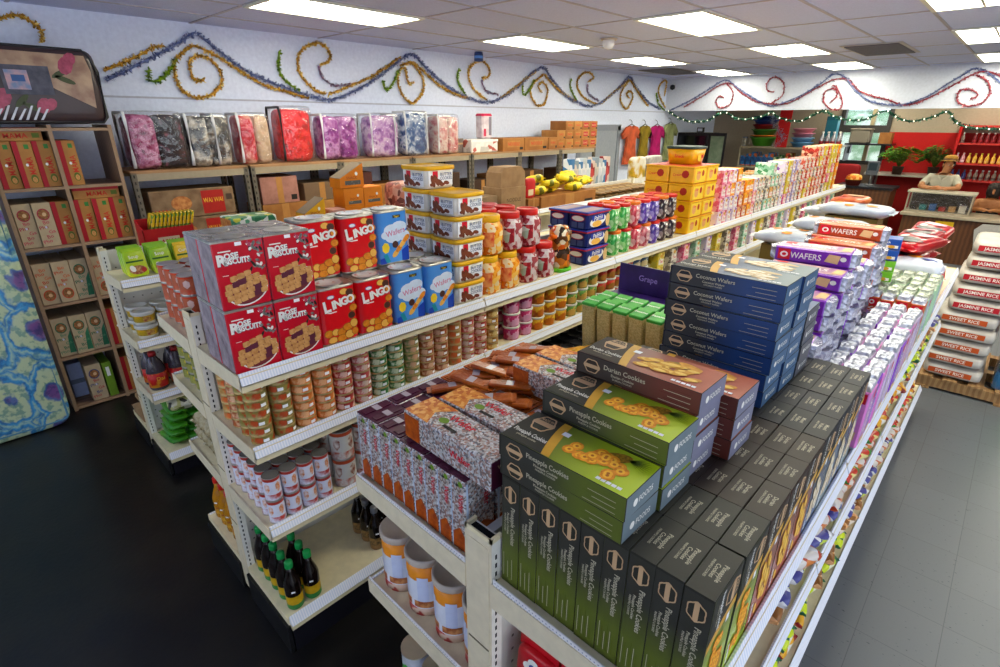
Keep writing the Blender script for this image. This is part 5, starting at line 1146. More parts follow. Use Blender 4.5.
RN = ['under the pink and grey bedding bags', 'under the red bedding bags', 'under the purple bedding bags', 'under the blue and pink bedding bags', 'under the leaning roll', 'under the long brown cartons', 'under the brown carton stack']
for i in range(7): KR.put((-5.0, RY[i], 0), f'metal rack bay with wooden top board {RN[i]}', 'metal racks along the left wall')
# bedding bags on the racks
cv = None
def plastic():
    m = bpy.data.materials.new('clear_vinyl'); m.use_nodes = True; nt = m.node_tree; N, L = nt.nodes, nt.links; N.remove(N['Principled BSDF'])
    tr = N.new('ShaderNodeBsdfTransparent'); gl = N.new('ShaderNodeBsdfGlossy'); gl.inputs['Roughness'].default_value = .12; fz = N.new('ShaderNodeLayerWeight'); fz.inputs['Blend'].default_value = .35
    ma = N.new('ShaderNodeMath'); ma.operation = 'MULTIPLY_ADD'; ma.inputs[1].default_value = .35; ma.inputs[2].default_value = .06; L.new(fz.outputs['Facing'], ma.inputs[0])
    mx = N.new('ShaderNodeMixShader'); L.new(ma.outputs[0], mx.inputs[0]); L.new(tr.outputs[0], mx.inputs[1]); L.new(gl.outputs[0], mx.inputs[2]); L.new(mx.outputs[0], N['Material Output'].inputs['Surface'])
    nz = N.new('ShaderNodeTexNoise'); nz.inputs['Scale'].default_value = 9; bp = N.new('ShaderNodeBump'); bp.inputs['Strength'].default_value = .6; bp.inputs['Distance'].default_value = .03; tc = N.new('ShaderNodeTexCoord'); L.new(tc.outputs['Object'], nz.inputs['Vector']); L.new(nz.outputs['Fac'], bp.inputs['Height']); L.new(bp.outputs[0], gl.inputs['Normal'])
    return m
VIN = plastic()
def bedding(lab, w, d, h, mats, edge, loc, rz=0, extra=None):
    t = thing('bedding_bag', lab, 'bedding', loc, rz, 'bagged bedding on the rack tops'); n = len(mats)
    for i, m_ in enumerate(mats):
        b = MB(); ww = w*.94/n; b.pillow(d*.9, ww*1.04, h*.92, m_, (0, -w*.47+ww*(i+.5), h*.475), 22, 14, .35, .45, jit=.04, seed=int(w*100)+i); b.build('folded_quilt', t)
    b = MB(); b.pillow(d, w, h, VIN, (0, 0, h/2), 28, 18, .2, .25, jit=.012, seed=int(h*100)); b.build('clear_cover', t)
    b = MB()
    for y in (-w*.49, ) if not extra else (-w*.49, extra*w): b.tube([(d*.46, y, .02), (d*.5, y, h*.2), (d*.5, y, h*.85), (d*.44, y, h*.97), (-d*.44, y, h*.97), (-d*.5, y, h*.8), (-d*.5, y, .02)], .012, edge, 6)
    b.build('piping', t); return t
def quilt(n, cols, sc=14): return M('quilt_'+n, '#888', .6, kind='noise', scale=sc, ramp=cols, bump=.7, bscale=12, lo=.3, hi=.7, coat=.25)
wpip = M('piping_white', '#D0D0D4', .4); bpip = M('piping_black', '#1E1A1E', .4)
qp = quilt('magenta', ['#4A0A30', '#8A2A5A', '#C080A0', '#5A1034']); qg = quilt('black_pink', ['#1E1C22', '#2A282E', '#3A3238', '#8A5A6A']); qz = quilt('black_white', ['#2A282A', '#4A4848', '#C8C0B4', '#3A3838'], 10)
qr, qc = quilt('red_print', ['#8A1018', '#B83040', '#D8B0A0']), quilt('cream_print', ['#A8907A', '#C8B09A', '#A04A50']); qrd = quilt('red', ['#8A0A14', '#C01824', '#D84048', '#6A0810']); qv = quilt('purple', ['#5A1A5A', '#8A3A8A', '#C090C0', '#6A2468']); qv2 = quilt('lilac', ['#6A3A7A', '#A878B4', '#D0B8D0', '#7A4A8A'])
qb = quilt('blue_white', ['#1E3A6A', '#3A5A8A', '#C0C8D8', '#24406E']); qk = quilt('rose_white', ['#B0505A', '#C89A98', '#D8C8C0', '#A84A54'])
bedding('magenta and black floral bedding bag with white piping, first on the rack', .42, .3, .44, [qp, qg], wpip, (-5.2, 1.345, 1.8))
t = bpy.data.objects
bedding('black and white patterned bedding bag in clear vinyl', .35, .28, .43, [qz, qz], wpip, (-5.2, 1.74, 1.8), extra=.12)
bedding('red and cream printed bedding bag leaning by the plain red one', .29, .26, .44, [qr, qc], wpip, (-5.2, 2.13, 1.8))
bedding('plain red bedding bag with black edge and top loop', .33, .28, .5, [qrd], bpip, (-5.2, 2.53, 1.8))
bedding('deep purple pair of quilts in one clear bag', .42, .26, .44, [qv, qv], wpip, (-5.2, 2.99, 1.8), extra=.0)
bedding('lilac purple bedding bag with a white centre strip', .38, .26, .45, [qv2], wpip, (-5.2, 3.53, 1.8), extra=.3)
bedding('blue and white bedding bag in clear vinyl', .34, .24, .48, [qb], wpip, (-5.2, 3.96, 1.8), extra=.4)
bedding('rose and white bedding bag last in the row', .35, .26, .45, [qk, qk], wpip, (-5.2, 4.43, 1.8))
t = thing('blanket_roll', 'white and pink wrapped roll standing on the patterned parcel', 'blanket roll', (-5.2, 5.13, 1.962)); b = MB(); b.box(-.07, .07, -.09, .09, 0, .29, M('roll_white', '#D8D0D4', .45, col2='#B8A8B0', scale=12), bev=.02); b.rect(F((.07, 0, 0), Y, Z), .02, .04, .07, .26, M('roll_grey', '#7A7480', .5), .001); b.rect(F((.07, 0, 0), Y, Z), -.07, .03, -.03, .12, M('roll_red', '#B82A4A', .5), .001); b.build('wrap', t); b = MB(); b.box(-.074, .074, -.094, .094, .255, .3, M('roll_pink', '#B8284E', .45), bev=.02); b.build('cap_band', t)
t = thing('gift_parcel', 'white parcel with grey and red flower print under the roll', 'parcel', (-5.2, 5.0, 1.8)); b = MB(); b.box(-.15, .15, -.24, .24, 0, .16, M('parcel_print', '#D0CCC8', .4, coat=.3, kind='voronoi', scale=14, ramp=['#D0CCC8', '#B8B4B0', '#D8D4D0', '#A85A50', '#C8C8C8', '#DAD6D2']), bev=.01); b.rect(F((.15, 0, 0), Y, Z), -.24, .13, .24, .158, M('parcel_edge', '#E0DCD8', .4), .001); b.build('wrap', t)
t = thing('gift_parcel', 'dim grey printed parcel tucked beside the rose bedding bag', 'parcel', (-5.3, 4.72, 1.8)); b = MB(); b.box(-.1, .1, -.1, .06, 0, .17, M('parcel_dim', '#6A605C', .5, col2='#8A7E78', scale=30), bev=.01); b.rect(F((.1, 0, 0), Y, Z), -.09, .1, .05, .12, tan, .001); b.build('wrap', t)
def brown_carton(name, lab, w, d, h, loc, mat=None, mark=None, group=None, rz=0):
    t = thing(name, lab, 'carton', loc, rz, group); b = MB(); b.box(-d/2, d/2, -w/2, w/2, 0, h, mat or card, bev=.004); fr = F((d/2, 0, 0), Y, Z)
    b.rect(fr, -w*.08, 0, w*.08, h, M('packing_tape', '#A87A48', .3), .0006) if not mark else None
    if mark:
        (mc, wd) = mark; b.rect(fr, -w*.3, h*.3, w*.3, h*.8, mc, .0008); b.text(fr, wd, 0, h*.55, min(h*.35, w*.2), tan if mc is not cardl else ored, .0014, maxw=w*.55)
    b.rect(fr, w*.28, h*.1, w*.44, h*.3, ink, .001); b.build('carton', t); l = MB(); l.box(-d/2, d/2, -.002, .002, h, h+.001, M('box_seam', '#4A3018', .7)); l.build('lid_seam', t); return t
ck = M('card_rack', '#A06E3C', .6, col2='#8E5E32', scale=8)
for i, (y, w, h) in enumerate(((5.52, .42, .165), (5.99, .5, .165), (6.36, .2, .16))): brown_carton('long_carton', ['long brown carton next to the patterned parcel on the rack top', 'long brown carton with orange print in the middle of the rack top', 'short brown carton before the carton stack on the rack top'][i], w, .35, h, (-5.2, y, 1.8), ck, (cardl, 'NOODLE'))
for c in range(5):
    for l in range(3):
        if c == 0 and l == 2: continue
        brown_carton('snack_carton', f'brown printed carton in the stack by the grey door, {nth(c)} column, {("bottom","middle","top")[l]}', .2, .3, .125, (-5.2, 6.58+.205*c, 1.8+.1265*l), (ck, cardl, card)[(c+l) % 3], (redst if c > 2 else cardl, 'SNACK'), 'carton stack on the rack top')
# cartons inside the racks
wai = M('carton_tan', '#8A7258', .6, col2='#6E5640', scale=12)
for i in range(2):
    t = thing('noodle_case', f'long noodle case with red panel inside the first rack bay, {("lower","upper")[i]}', 'carton', (-5.2, 1.5, 1.17+.235*i), group='noodle cases'); b = MB(); b.box(-.17, .17, -.33, .33, 0, .23, wai, bev=.006); fr = F((.17, 0, 0), Y, Z)
    b.rect(fr, .06, .02, .24, .21, M('panel_red', '#A0241E', .5), .001); b.text(fr, 'WAI WAI', .15, .13, .055, M('ink_gold', '#D8A83A', .5), .0016, maxw=.16); b.ell(fr, -.1, .12, .08, .06, M('noodle_photo', '#9A5A30', .5, col2='#C8905A', scale=30), .001); b.text(fr, 'WAI', -.25, .06, .06, ored, .001); b.rect(fr, .26, .12, .31, .17, M('stamp_dark', '#4A3A30', .5), .001); b.build('carton', t)
for (y, z, w, h, m_, nm) in ((2.28, 1.17, .44, .27, card, 'plain brown carton in the second rack bay, bottom'), (2.25, 1.445, .36, .24, M('card_pink', '#A87A6E', .6, col2='#8E6458', scale=14), 'pinkish printed carton on top of the plain one in the second rack bay'), (2.66, 1.17, .3, .26, cardl, 'light brown carton in the second rack bay'), (2.68, 1.435, .38, .17, M('card_dim', '#6E5844', .6), 'dim wide carton at the back of the second rack bay'),
        (3.12, 1.17, .3, .5, M('card_darkred', '#4A2620', .6), 'tall dark red carton in the third rack bay'), (3.5, 1.17, .38, .36, card, 'brown carton in the third rack bay'), (3.99, 1.17, .3, .34, M('card_pinkred', '#8A4A40', .6), 'reddish carton in the fourth rack bay'), (4.36, 1.17, .34, .42, M('card_dark', '#3E2A1E', .6), 'dark brown carton in the fourth rack bay'), (4.93, 1.17, .36, .3, M('card_dark', '#3E2A1E', .6), 'dark carton under the parcel bay'), (5.36, 1.17, .4, .34, card, 'brown carton under the parcel bay'), (5.9, 1.17, .5, .36, M('card_dark2', '#4A3420', .6), 'long dark carton in the sixth rack bay'), (6.95, 1.17, .7, .34, M('card_dark2', '#4A3420', .6), 'long dark carton in the last rack bay')):
    brown_carton('storage_carton', nm, w, .36, h, (-5.2, y, z), m_)
# ================================================================= goods on the gondola in front of the racks (C)
ZC = 1.3145
def soup(lab, c1, c2, wd, loc, rz=0):
    t = thing('soup_packet', lab, 'packet', loc, rz, 'soup packets on the top deck'); m_ = M('soup_'+c1, '#'+c1, .3, coat=.4, col2='#'+c2, scale=9); b = MB(); b.pillow(.035, .112, .155, m_, (0, 0, .0775), 20, 12, .3, .35); b.build('filled_packet', t)
    p = MB(); fr = F((.0165, 0, 0), Y, Z); p.text(fr, wd, -.005, .118, .026, white, .0016, .05); p.ell(fr, 0, .04, .045, .026, M('dish_brown', '#7A3A1E', .5, col2='#C89A70', scale=60), .002); p.ell(fr, -.025, .05, .014, .02, white, .003, rot=.4); p.ell(fr, .03, .036, .014, .014, M('prawn_red', '#A8302A', .5), .003); p.rect(fr, -.05, .085, .04, .095, M('ink_darkgreen', '#2A5A1E', .4), .002); p.build('front_print', t)
    s = MB(); s.box(-.003, .003, -.055, .055, .145, .168, m_); s.build('top_seal', t); return t
for i in range(3): soup(['lime green soup packet nearest the gondola end', 'lime green soup packet second from the gondola end', 'golden yellow soup packet beside the green ones'][i], ['9ABE1E', '86B42A', 'D8B41E'][i], ['C8D030', 'B8CC30', 'E0C83A'][i], ['Soup', 'Soup', 'Curry'][i], (-3.62, .70+.135*i, ZC), 0).rotation_euler = (0, -.22, .08)
for i in range(8): soup(f'yellow and orange soup packet farther along the top deck, {nth(i)} from the green ones', 'C8921E', 'B87018', 'Soup', (-3.62, 1.12+.125*i, ZC)).rotation_euler = (0, -.2, 0)
for r in range(2):
    for i in range(4): soup(f'green soup packet behind the front ones, {nth(r)} row, {nth(i)} from the end', '86B42A', 'B8CC30', 'Soup', (-3.68-.05*r, .70+.135*i, ZC)).rotation_euler = (0, -.2, 0)
t = thing('spice_display', 'red display tray packed with yellow and green spice packets', 'display tray', (-4.17, 1.02, 1.33)); b = MB(); rd = M('display_red', '#B01C24', .4, coat=.2)
b.box(-.08, -.075, -.15, .15, .0, .22, rd); b.box(.075, .08, -.15, .15, 0, .17, rd); b.prism([(-.08, 0), (.08, 0), (.08, .17), (-.08, .22)], F((0, -.15, 0), X, Z), .005, rd); b.prism([(-.08, 0), (.08, 0), (.08, .17), (-.08, .22)], F((0, .155, 0), X, Z), .005, rd); b.box(-.08, .08, -.15, .15, 0, .005, rd); fr = F((.08, 0, 0), Y, Z); b.rect(fr, -.07, .05, .06, .11, M('panel_cream', '#D8C8A8', .5), .001); b.text(fr, 'ASIAN', 0, .08, .04, rd, .0016); b.build('card_tray', t)
kp_ = MB(); yg = M('spice_yellow', '#D8B81E', .35, coat=.3, kind='voronoi', scale=40, ramp=['#D8B81E', '#E0C838', '#6A8A1E', '#D0A818', '#3A5A1E']); kp_.box(-.05, .05, -.009, .009, 0, .26, yg, bev=.004); o0 = kp_.build('spice_packet'); tag(o0, '', 'packet'); K = Kind(o0)
for i in range(11): K.put((-4.17, .9+.024*i, 1.338), f'yellow spice packet in the red tray, {nth(i)} from the gondola end', 'spice packets in the red tray', rot=(-.25, 0, 0))
gp = M('pack_greenmix', '#3A7A5A', .35, coat=.3, kind='voronoi', scale=24, ramp=['#3A7A5A', '#D8E0D8', '#2A6A4A', '#C8C850', '#5A9A7A', '#E0E4E0'])
t = thing('noodle_brick', 'green and white noodle brick on a brown carton behind the rose tins', 'noodle pack', (-3.72, 1.42, 1.51)); b = MB(); b.box(-.1, .1, -.15, .15, 0, .07, gp, {'-y': M('noodle_photo', '#9A5A30', .5)}, bev=.008); b.build('wrapper', t)
brown_carton('storage_carton', 'brown carton carrying the green noodle brick', .4, .22, .19, (-3.72, 1.42, ZC), card)
oc = M('carton_orange', '#D8841A', .5, coat=.15, col2='#CC7814', scale=8); ocd = M('carton_orange_print', '#A8501A', .5)
def ocarton(lab, w, d, h, loc, slant=False, m_=oc):
    t = thing('orange_carton', lab, 'carton', loc, 0, 'orange snack cartons'); b = MB()
    if slant: b.prism([(-w/2, 0), (w/2, 0), (w/2, h), (-w/2, h*.4)], F((d/2, 0, 0), Y, Z), d, m_, m_); b.poly(F((0, 0, 0), Y, Z), [(0, 0), (0, 0), (0, 0)], m_) if False else None
    else: b.box(-d/2, d/2, -w/2, w/2, 0, h, m_, bev=.003)
    fr = F((d/2, 0, 0), Y, Z); b.rect(fr, -w*.3, h*.12, w*.36, h*.3, M('panel_grey', '#8A8A88', .5, col2='#5A5A58', kind='wave', scale=40), .001); b.ell(fr, w*.2, h*.58, w*.06, h*.08, white, .001); b.text(fr, 'SNACK', .0, h*.42, w*.14, ocd, .001); b.build('carton', t)
    if slant: i = MB(); i.prism([(-w*.5, h*.40), (w*.5, h), (w*.5, h+.003), (-w*.5, h*.40+.003)], F((d/2-.004, 0, 0), Y, Z), d-.008, M('card_inside', '#7A6A58', .6)); i.build('open_flap', t)
    return t
for c in range(2):
    for l in range(3): ocarton(f'bright orange carton, {("near","far")[c]} column of the pile by the rack, {("bottom","middle","top")[l]}', .165, .16, .13, (-3.66, 2.16+.168*c, ZC+.131*l))
ocarton('open slant topped orange carton crowning the orange pile', .2, .15, .17, (-3.68, 2.17, ZC+.394), True)
ocarton('open slant topped amber carton before the orange pile', .16, .14, .16, (-3.66, 1.84, ZC+.18), True, M('carton_amber', '#D8A41E', .5))
brown_carton('storage_carton', 'brown carton under the slant topped amber one', .2, .2, .178, (-3.66, 1.84, ZC), card)
t = thing('snack_tray', 'pink printed snack tray between the amber and orange cartons', 'tray', (-3.6, 2.0, ZC+.0)); b = MB(); b.box(-.06, .06, -.055, .055, 0, .26, M('tray_pink', '#A86A58', .5, col2='#C89888', scale=22), bev=.004); b.build('carton', t)
for i in range(12):
    o = bag('noodle_packet', f'red and white noodle packet on the top deck past the orange cartons, {nth(i)} along', .15, .13, .06, M('packet_redwhite', '#B82028', .35, coat=.3, kind='voronoi', scale=22, ramp=['#B82028', '#D8C8B0', '#A01820', '#C8B898', '#C03030']), seed=i); o.location = (-3.68-.14*(i % 2), 2.62+.12*(i//2), ZC+.002+.064*(i % 2)*0); tag(o, group='red noodle packets')
t = thing('snack_bag', 'net bag of pink snacks with white card band by the rack', 'bag', (-3.72, 2.72, 1.45)); b = MB(); b.pillow(.2, .3, .26, M('net_pink', '#8A5048', .4, kind='voronoi', scale=26, ramp=['#8A5048', '#B87A6A', '#6A3A34', '#C8A090']), (0, 0, .13), 20, 12, .4, .4); b.build('filled_bag', t); b = MB(); b.box(-.105, .105, -.155, .155, .0, .07, M('card_band', '#A89878', .5), bev=.01); b.build('card_band', t)
kk = MB(); kk.box(-.03, .03, -.07, .07, 0, .18, M('pack_yellow_upright', '#D8AE1A', .4, coat=.3, col2='#C8921A', scale=20), bev=.01); kk.rect(F((.03, 0, 0), Y, Z), -.04, .05, .04, .12, ocd, .001); o0 = kk.build('snack_packet'); tag(o0, '', 'packet'); K = Kind(o0)
for i in range(6): K.put((-3.64, 2.55+.15*i, .942), f'yellow snack packet on the second deck of the rack side gondola, {nth(i)} along', 'yellow snack packets', rot=(0, -.2, 0))
# second deck: white tubs
wt = M('tub_milk', '#C8C4BC', .4, coat=.2); yb_ = M('label_mustard', '#C0981E', .4, col2='#8A7A2A', scale=30); palelid = M('lid_palegrey', '#BCBCBA', .4)
def wtub():
    t = thing('paste_tub', '', 'tub'); r, h = .062, .085; b = MB(); b.lathe([(r*.86, 0), (r*.9, h*.25), (r*.95, h*.72), (r*.98, h*.8)], [wt, yb_, wt], n=20)
    vs = []
    for k in range(5): a = -.3+.7*k/4; vs += [(r*.97*cos(a), r*.97*sin(a), h*.3), (r*1.0*cos(a), r*1.0*sin(a), h*.65)]
    b.add(vs, [(2*k, 2*k+2, 2*k+3, 2*k+1) for k in range(4)], M('label_ochre', '#8A4A3A', .4, col2='#D8C060', scale=40), True); b.build('body', t); l = MB(); l.lathe([(r*1.0, h*.78), (r*1.04, h*.8), (r*1.04, h*.96), (r*.98, h), (r*.85, h), (r*.82, h-.004), (.001, h-.004)], palelid, n=20); l.build('lid', t); return t
K = Kind(wtub())
for k in range(7):
    for r in range(2):
        for l in range(2 if (k < 5) else 1): K.put((-3.63-.135*r, .67+.135*k, .9395+.086*l), f'white paste tub with mustard label, {nth(k)} from the gondola end, {("front","rear")[r]} row, {("lower","upper")[l]}', 'white paste tubs')
# third deck: jugs
def jug():
    t = thing('sauce_jug', '', 'jug'); b = MB(); dk = M('jug_dark', '#2E2428', .25, coat=.5, col2='#4A4450', scale=12); b.lathe([(.05, 0), (.055, .01), (.055, .13), (.045, .17), (.02, .215), (.018, .23)], [dk, dk, dk, dk, dk], n=18, sx=.85); b.build('bottle_body', t)
    l = MB(); l.lathe([(.0558, .02), (.0558, .115)], M('label_redgold', '#A81C1E', .4, col2='#C88A2A', scale=18, lo=.5, hi=.6), n=18, sx=.85); fr = F((.048, 0, 0), Y, Z); l.text(fr, 'Dai', 0, .08, .035, M('ink_gold', '#D8A83A', .5), .002); l.build('label', t)
    h = MB(); h.tube([(.0, -.015, .215), (.03, -.03, .21), (.05, -.03, .18), (.05, -.03, .15), (.042, -.02, .135)], .009, M('jug_handle', '#6A6878', .3, coat=.4), 6); h.build('handle', t)
    c = MB(); c.lathe([(.022, .222), (.022, .245), (.018, .25), (.001, .25)], M('cap_darkred', '#8A1E22', .4), n=14); c.build('cap', t); return t
K = Kind(jug())
for k in range(6):
    for r in range(2): K.put((-3.64-.11*r, .66+.125*k, .5845), f'dark sauce jug with red label, {nth(k)} from the gondola end, {("front","rear")[r]} row', 'dark sauce jugs', rz=.1+jit(.2))
# base deck: green noodle packs
K = Kind(bag('green_noodle_pack', '', .3, .11, .05, M('pack_freshgreen', '#5A9A1E', .3, coat=.5, col2='#2E7A2A', scale=7), patches=[(.05, 0, .03, .03, white)], seed=41)); K2 = Kind(bag('green_noodle_pack', '', .3, .11, .05, M('pack_deepgreen', '#1E5A2E', .3, coat=.5, col2='#3A7A3A', scale=9), seed=42))
for k in range(8):
    for l in range(5): (K if k < 3 else K2).put((-3.72+.0*l+jit(.01), .68+.115*k+.01*l, .154+.052*l), f'{"lime" if k<3 else "deep"} green noodle pack on the base deck, {nth(k)} from the gondola end, {nth(l)} layer up', 'green noodle packs', rot=(0, -.12, jit(.1)))
bag('vegetable_bag', 'clear white bag of pale vegetables at the base deck corner', .18, .15, .08, M('veg_white', '#A8A890', .35, coat=.5, kind='voronoi', scale=30, ramp=['#C8C8B8', '#6A7A3A', '#D8D8CC', '#3A3A3A', '#B8B880']), seed=43).location = (-3.62, .74, .42)
for i, (x, y, z) in enumerate(((-4.2, .68, .154), (-4.22, .72, .225), (-4.18, .86, .154))): bag('rice_bag', ['tan bag jutting from the rear base deck, lowest', 'tan bag jutting from the rear base deck, upper', 'tan bag on the rear base deck, inner'][i], .34, .2, .08, M('bag_tan', '#A88A68', .5, col2='#8A6E50', scale=9), seed=50+i).location = (x, y, z)
# far part of the top deck
brown_carton('storage_carton', 'wide brown carton with a folded lid past the red packets', .5, .26, .2, (-3.7, 3.45, ZC), M('carton_greybrown', '#8A7258', .6, col2='#7A6248', scale=12))
t = thing('open_carton', 'tall brown paper carton with a rounded open lid', 'carton', (-3.7, 3.93, ZC)); b = MB(); pk_ = M('carton_paper', '#9A7E5E', .6, col2='#86694C', scale=9); b.box(-.13, .13, -.18, .18, 0, .26, pk_, bev=.004); b.text(F((.13, 0, 0), Y, Z), 'NOODLE', 0, .14, .05, M('ink_brown', '#5A4030', .6), .001); b.build('carton', t); b = MB(); b.prism([(-.18, .262), (.18, .262), (.17, .4), (.12, .45), (-.12, .45), (-.17, .4)], F((.12, 0, 0), Y, Z), .2, pk_); b.build('raised_lid', t)
yh = M('bag_lemon', '#D8C01E', .4, coat=.3, kind='voronoi', scale=36, ramp=['#D8C01E', '#E0D048', '#C8A81A', '#6A6A1E', '#D8C838'])
K = Kind(bag('lemon_snack_bag', '', .2, .16, .08, yh, seed=60))
for i in range(9): K.put((-3.66-.12*(i % 2)+jit(.03), 4.42+.1*i, ZC+.14+.05*((i*2) % 3)), f'lemon yellow snack bag in the heap, {nth(i)} from the paper carton', 'lemon yellow snack bags', rot=(jit(.3), jit(.3), jit(1)))
brown_carton('storage_carton', 'brown carton under the lemon snack bags', 1.0, .3, .13, (-3.7, 4.83, ZC), card)
t = thing('snack_bag', 'red pennant shaped snack bag before the lemon heap', 'bag', (-3.64, 4.24, ZC+.12)); b = MB(); b.pillow(.06, .16, .2, M('bag_red2', '#B01E24', .4, coat=.3), (0, 0, .1), 16, 10, .4, .5); b.rect(F((.03, 0, 0), Y, Z), -.05, .03, .03, .09, M('panel_cream', '#D8C8A8', .5), .004); b.build('filled_bag', t)
brown_carton('storage_carton', 'short brown carton under the red snack bag', .18, .22, .12, (-3.68, 4.24, ZC), card)
bn = M('packet_brown', '#8A6A3A', .45, coat=.2, col2='#6A4E2A', scale=14); K = Kind(bag('noodle_packet', '', .24, .15, .04, bn, patches=[(0, 0, .05, .04, M('patch_khaki', '#A88A58', .5))], seed=61))
for r in range(8):
    for c in range(2):
        for l in range(2): K.put((-3.66-.19*c+jit(.01), 5.46+.155*r, ZC+.002+.042*l), f'brown noodle packet on the far top deck, {nth(r)} row past the lemon bags, {("front","rear")[c]}, {("lower","upper")[l]}', 'brown noodle packets', rz=jit(.15))
for i in range(3): brown_carton('small_carton', f'small square brown carton on the far top deck, {("lower","upper","side")[i]}', .22, .2, .13, (-3.9 if i < 2 else -4.12, 5.3, ZC+(.131 if i == 1 else 0)+.0), card)
tall = [('white and blue tall pack', ['#C8D0D8', '#4A7AA8', '#E0E4E8']), ('white tall pack', ['#D0D4DC', '#B8C0C8', '#E0E0E4']), ('red and white tall pack', ['#B84A4A', '#D8C8C0', '#8A2A2A']), ('pale striped tall pack', ['#C0B8B0', '#8A9AA8', '#D0C8C0'])]
for i in range(10):
    n_, cs = tall[(0, 3, 0, 1, 1, 2, 3, 1, 2, 0)[i]]; o = carton('tall_pack', f'{n_} standing on the far rear deck, {nth(i)} from the brown cartons', .12, .085, .42-.02*(i % 3), M('tall_%s' % n_.split()[2 if n_[0] != 'w' else 0]+str(i % 4), '#888', .4, kind='voronoi', scale=10, ramp=cs)); o.location = (-4.16, 5.6+.09*i, ZC); tag(o, group='tall packs')
wn = M('packet_pale', '#A8A498', .4, coat=.2, kind='voronoi', scale=20, ramp=['#A8A498', '#C8C4B8', '#7A766C', '#D0D0C8', '#8A8478']); K = Kind(bag('pale_packet', '', .22, .15, .05, wn, seed=62))
for i in range(16): K.put((-3.68-.2*(i % 2)+jit(.02), 6.78+.15*(i//2), ZC+.002), f'pale printed packet at the far end of the deck, {nth(i//2)} row, {("front","rear")[i % 2]}', 'pale printed packets', rz=jit(.3))
t = thing('snack_bag', 'yellow and white snack bag standing at the far end of the deck', 'bag', (-4.0, 7.0, ZC+.06)); b = MB(); b.pillow(.12, .36, .34, M('bag_yw', '#C8A838', .4, coat=.3, kind='noise', scale=6, ramp=['#D8D4C8', '#D0CCC0', '#B8921E', '#8A7A2A']), (0, 0, .17), 18, 12, .4, .4); b.build('filled_bag', t)
t = thing('snack_bag', 'second white parcel bag standing beside the yellow and white one', 'bag', (-4.0, 7.45, ZC+.06)); b = MB(); b.pillow(.12, .4, .34, M('bag_white2', '#B8B4B0', .4, coat=.3, col2='#8A8684', scale=8), (0, 0, .17), 18, 12, .3, .3); b.build('filled_bag', t)
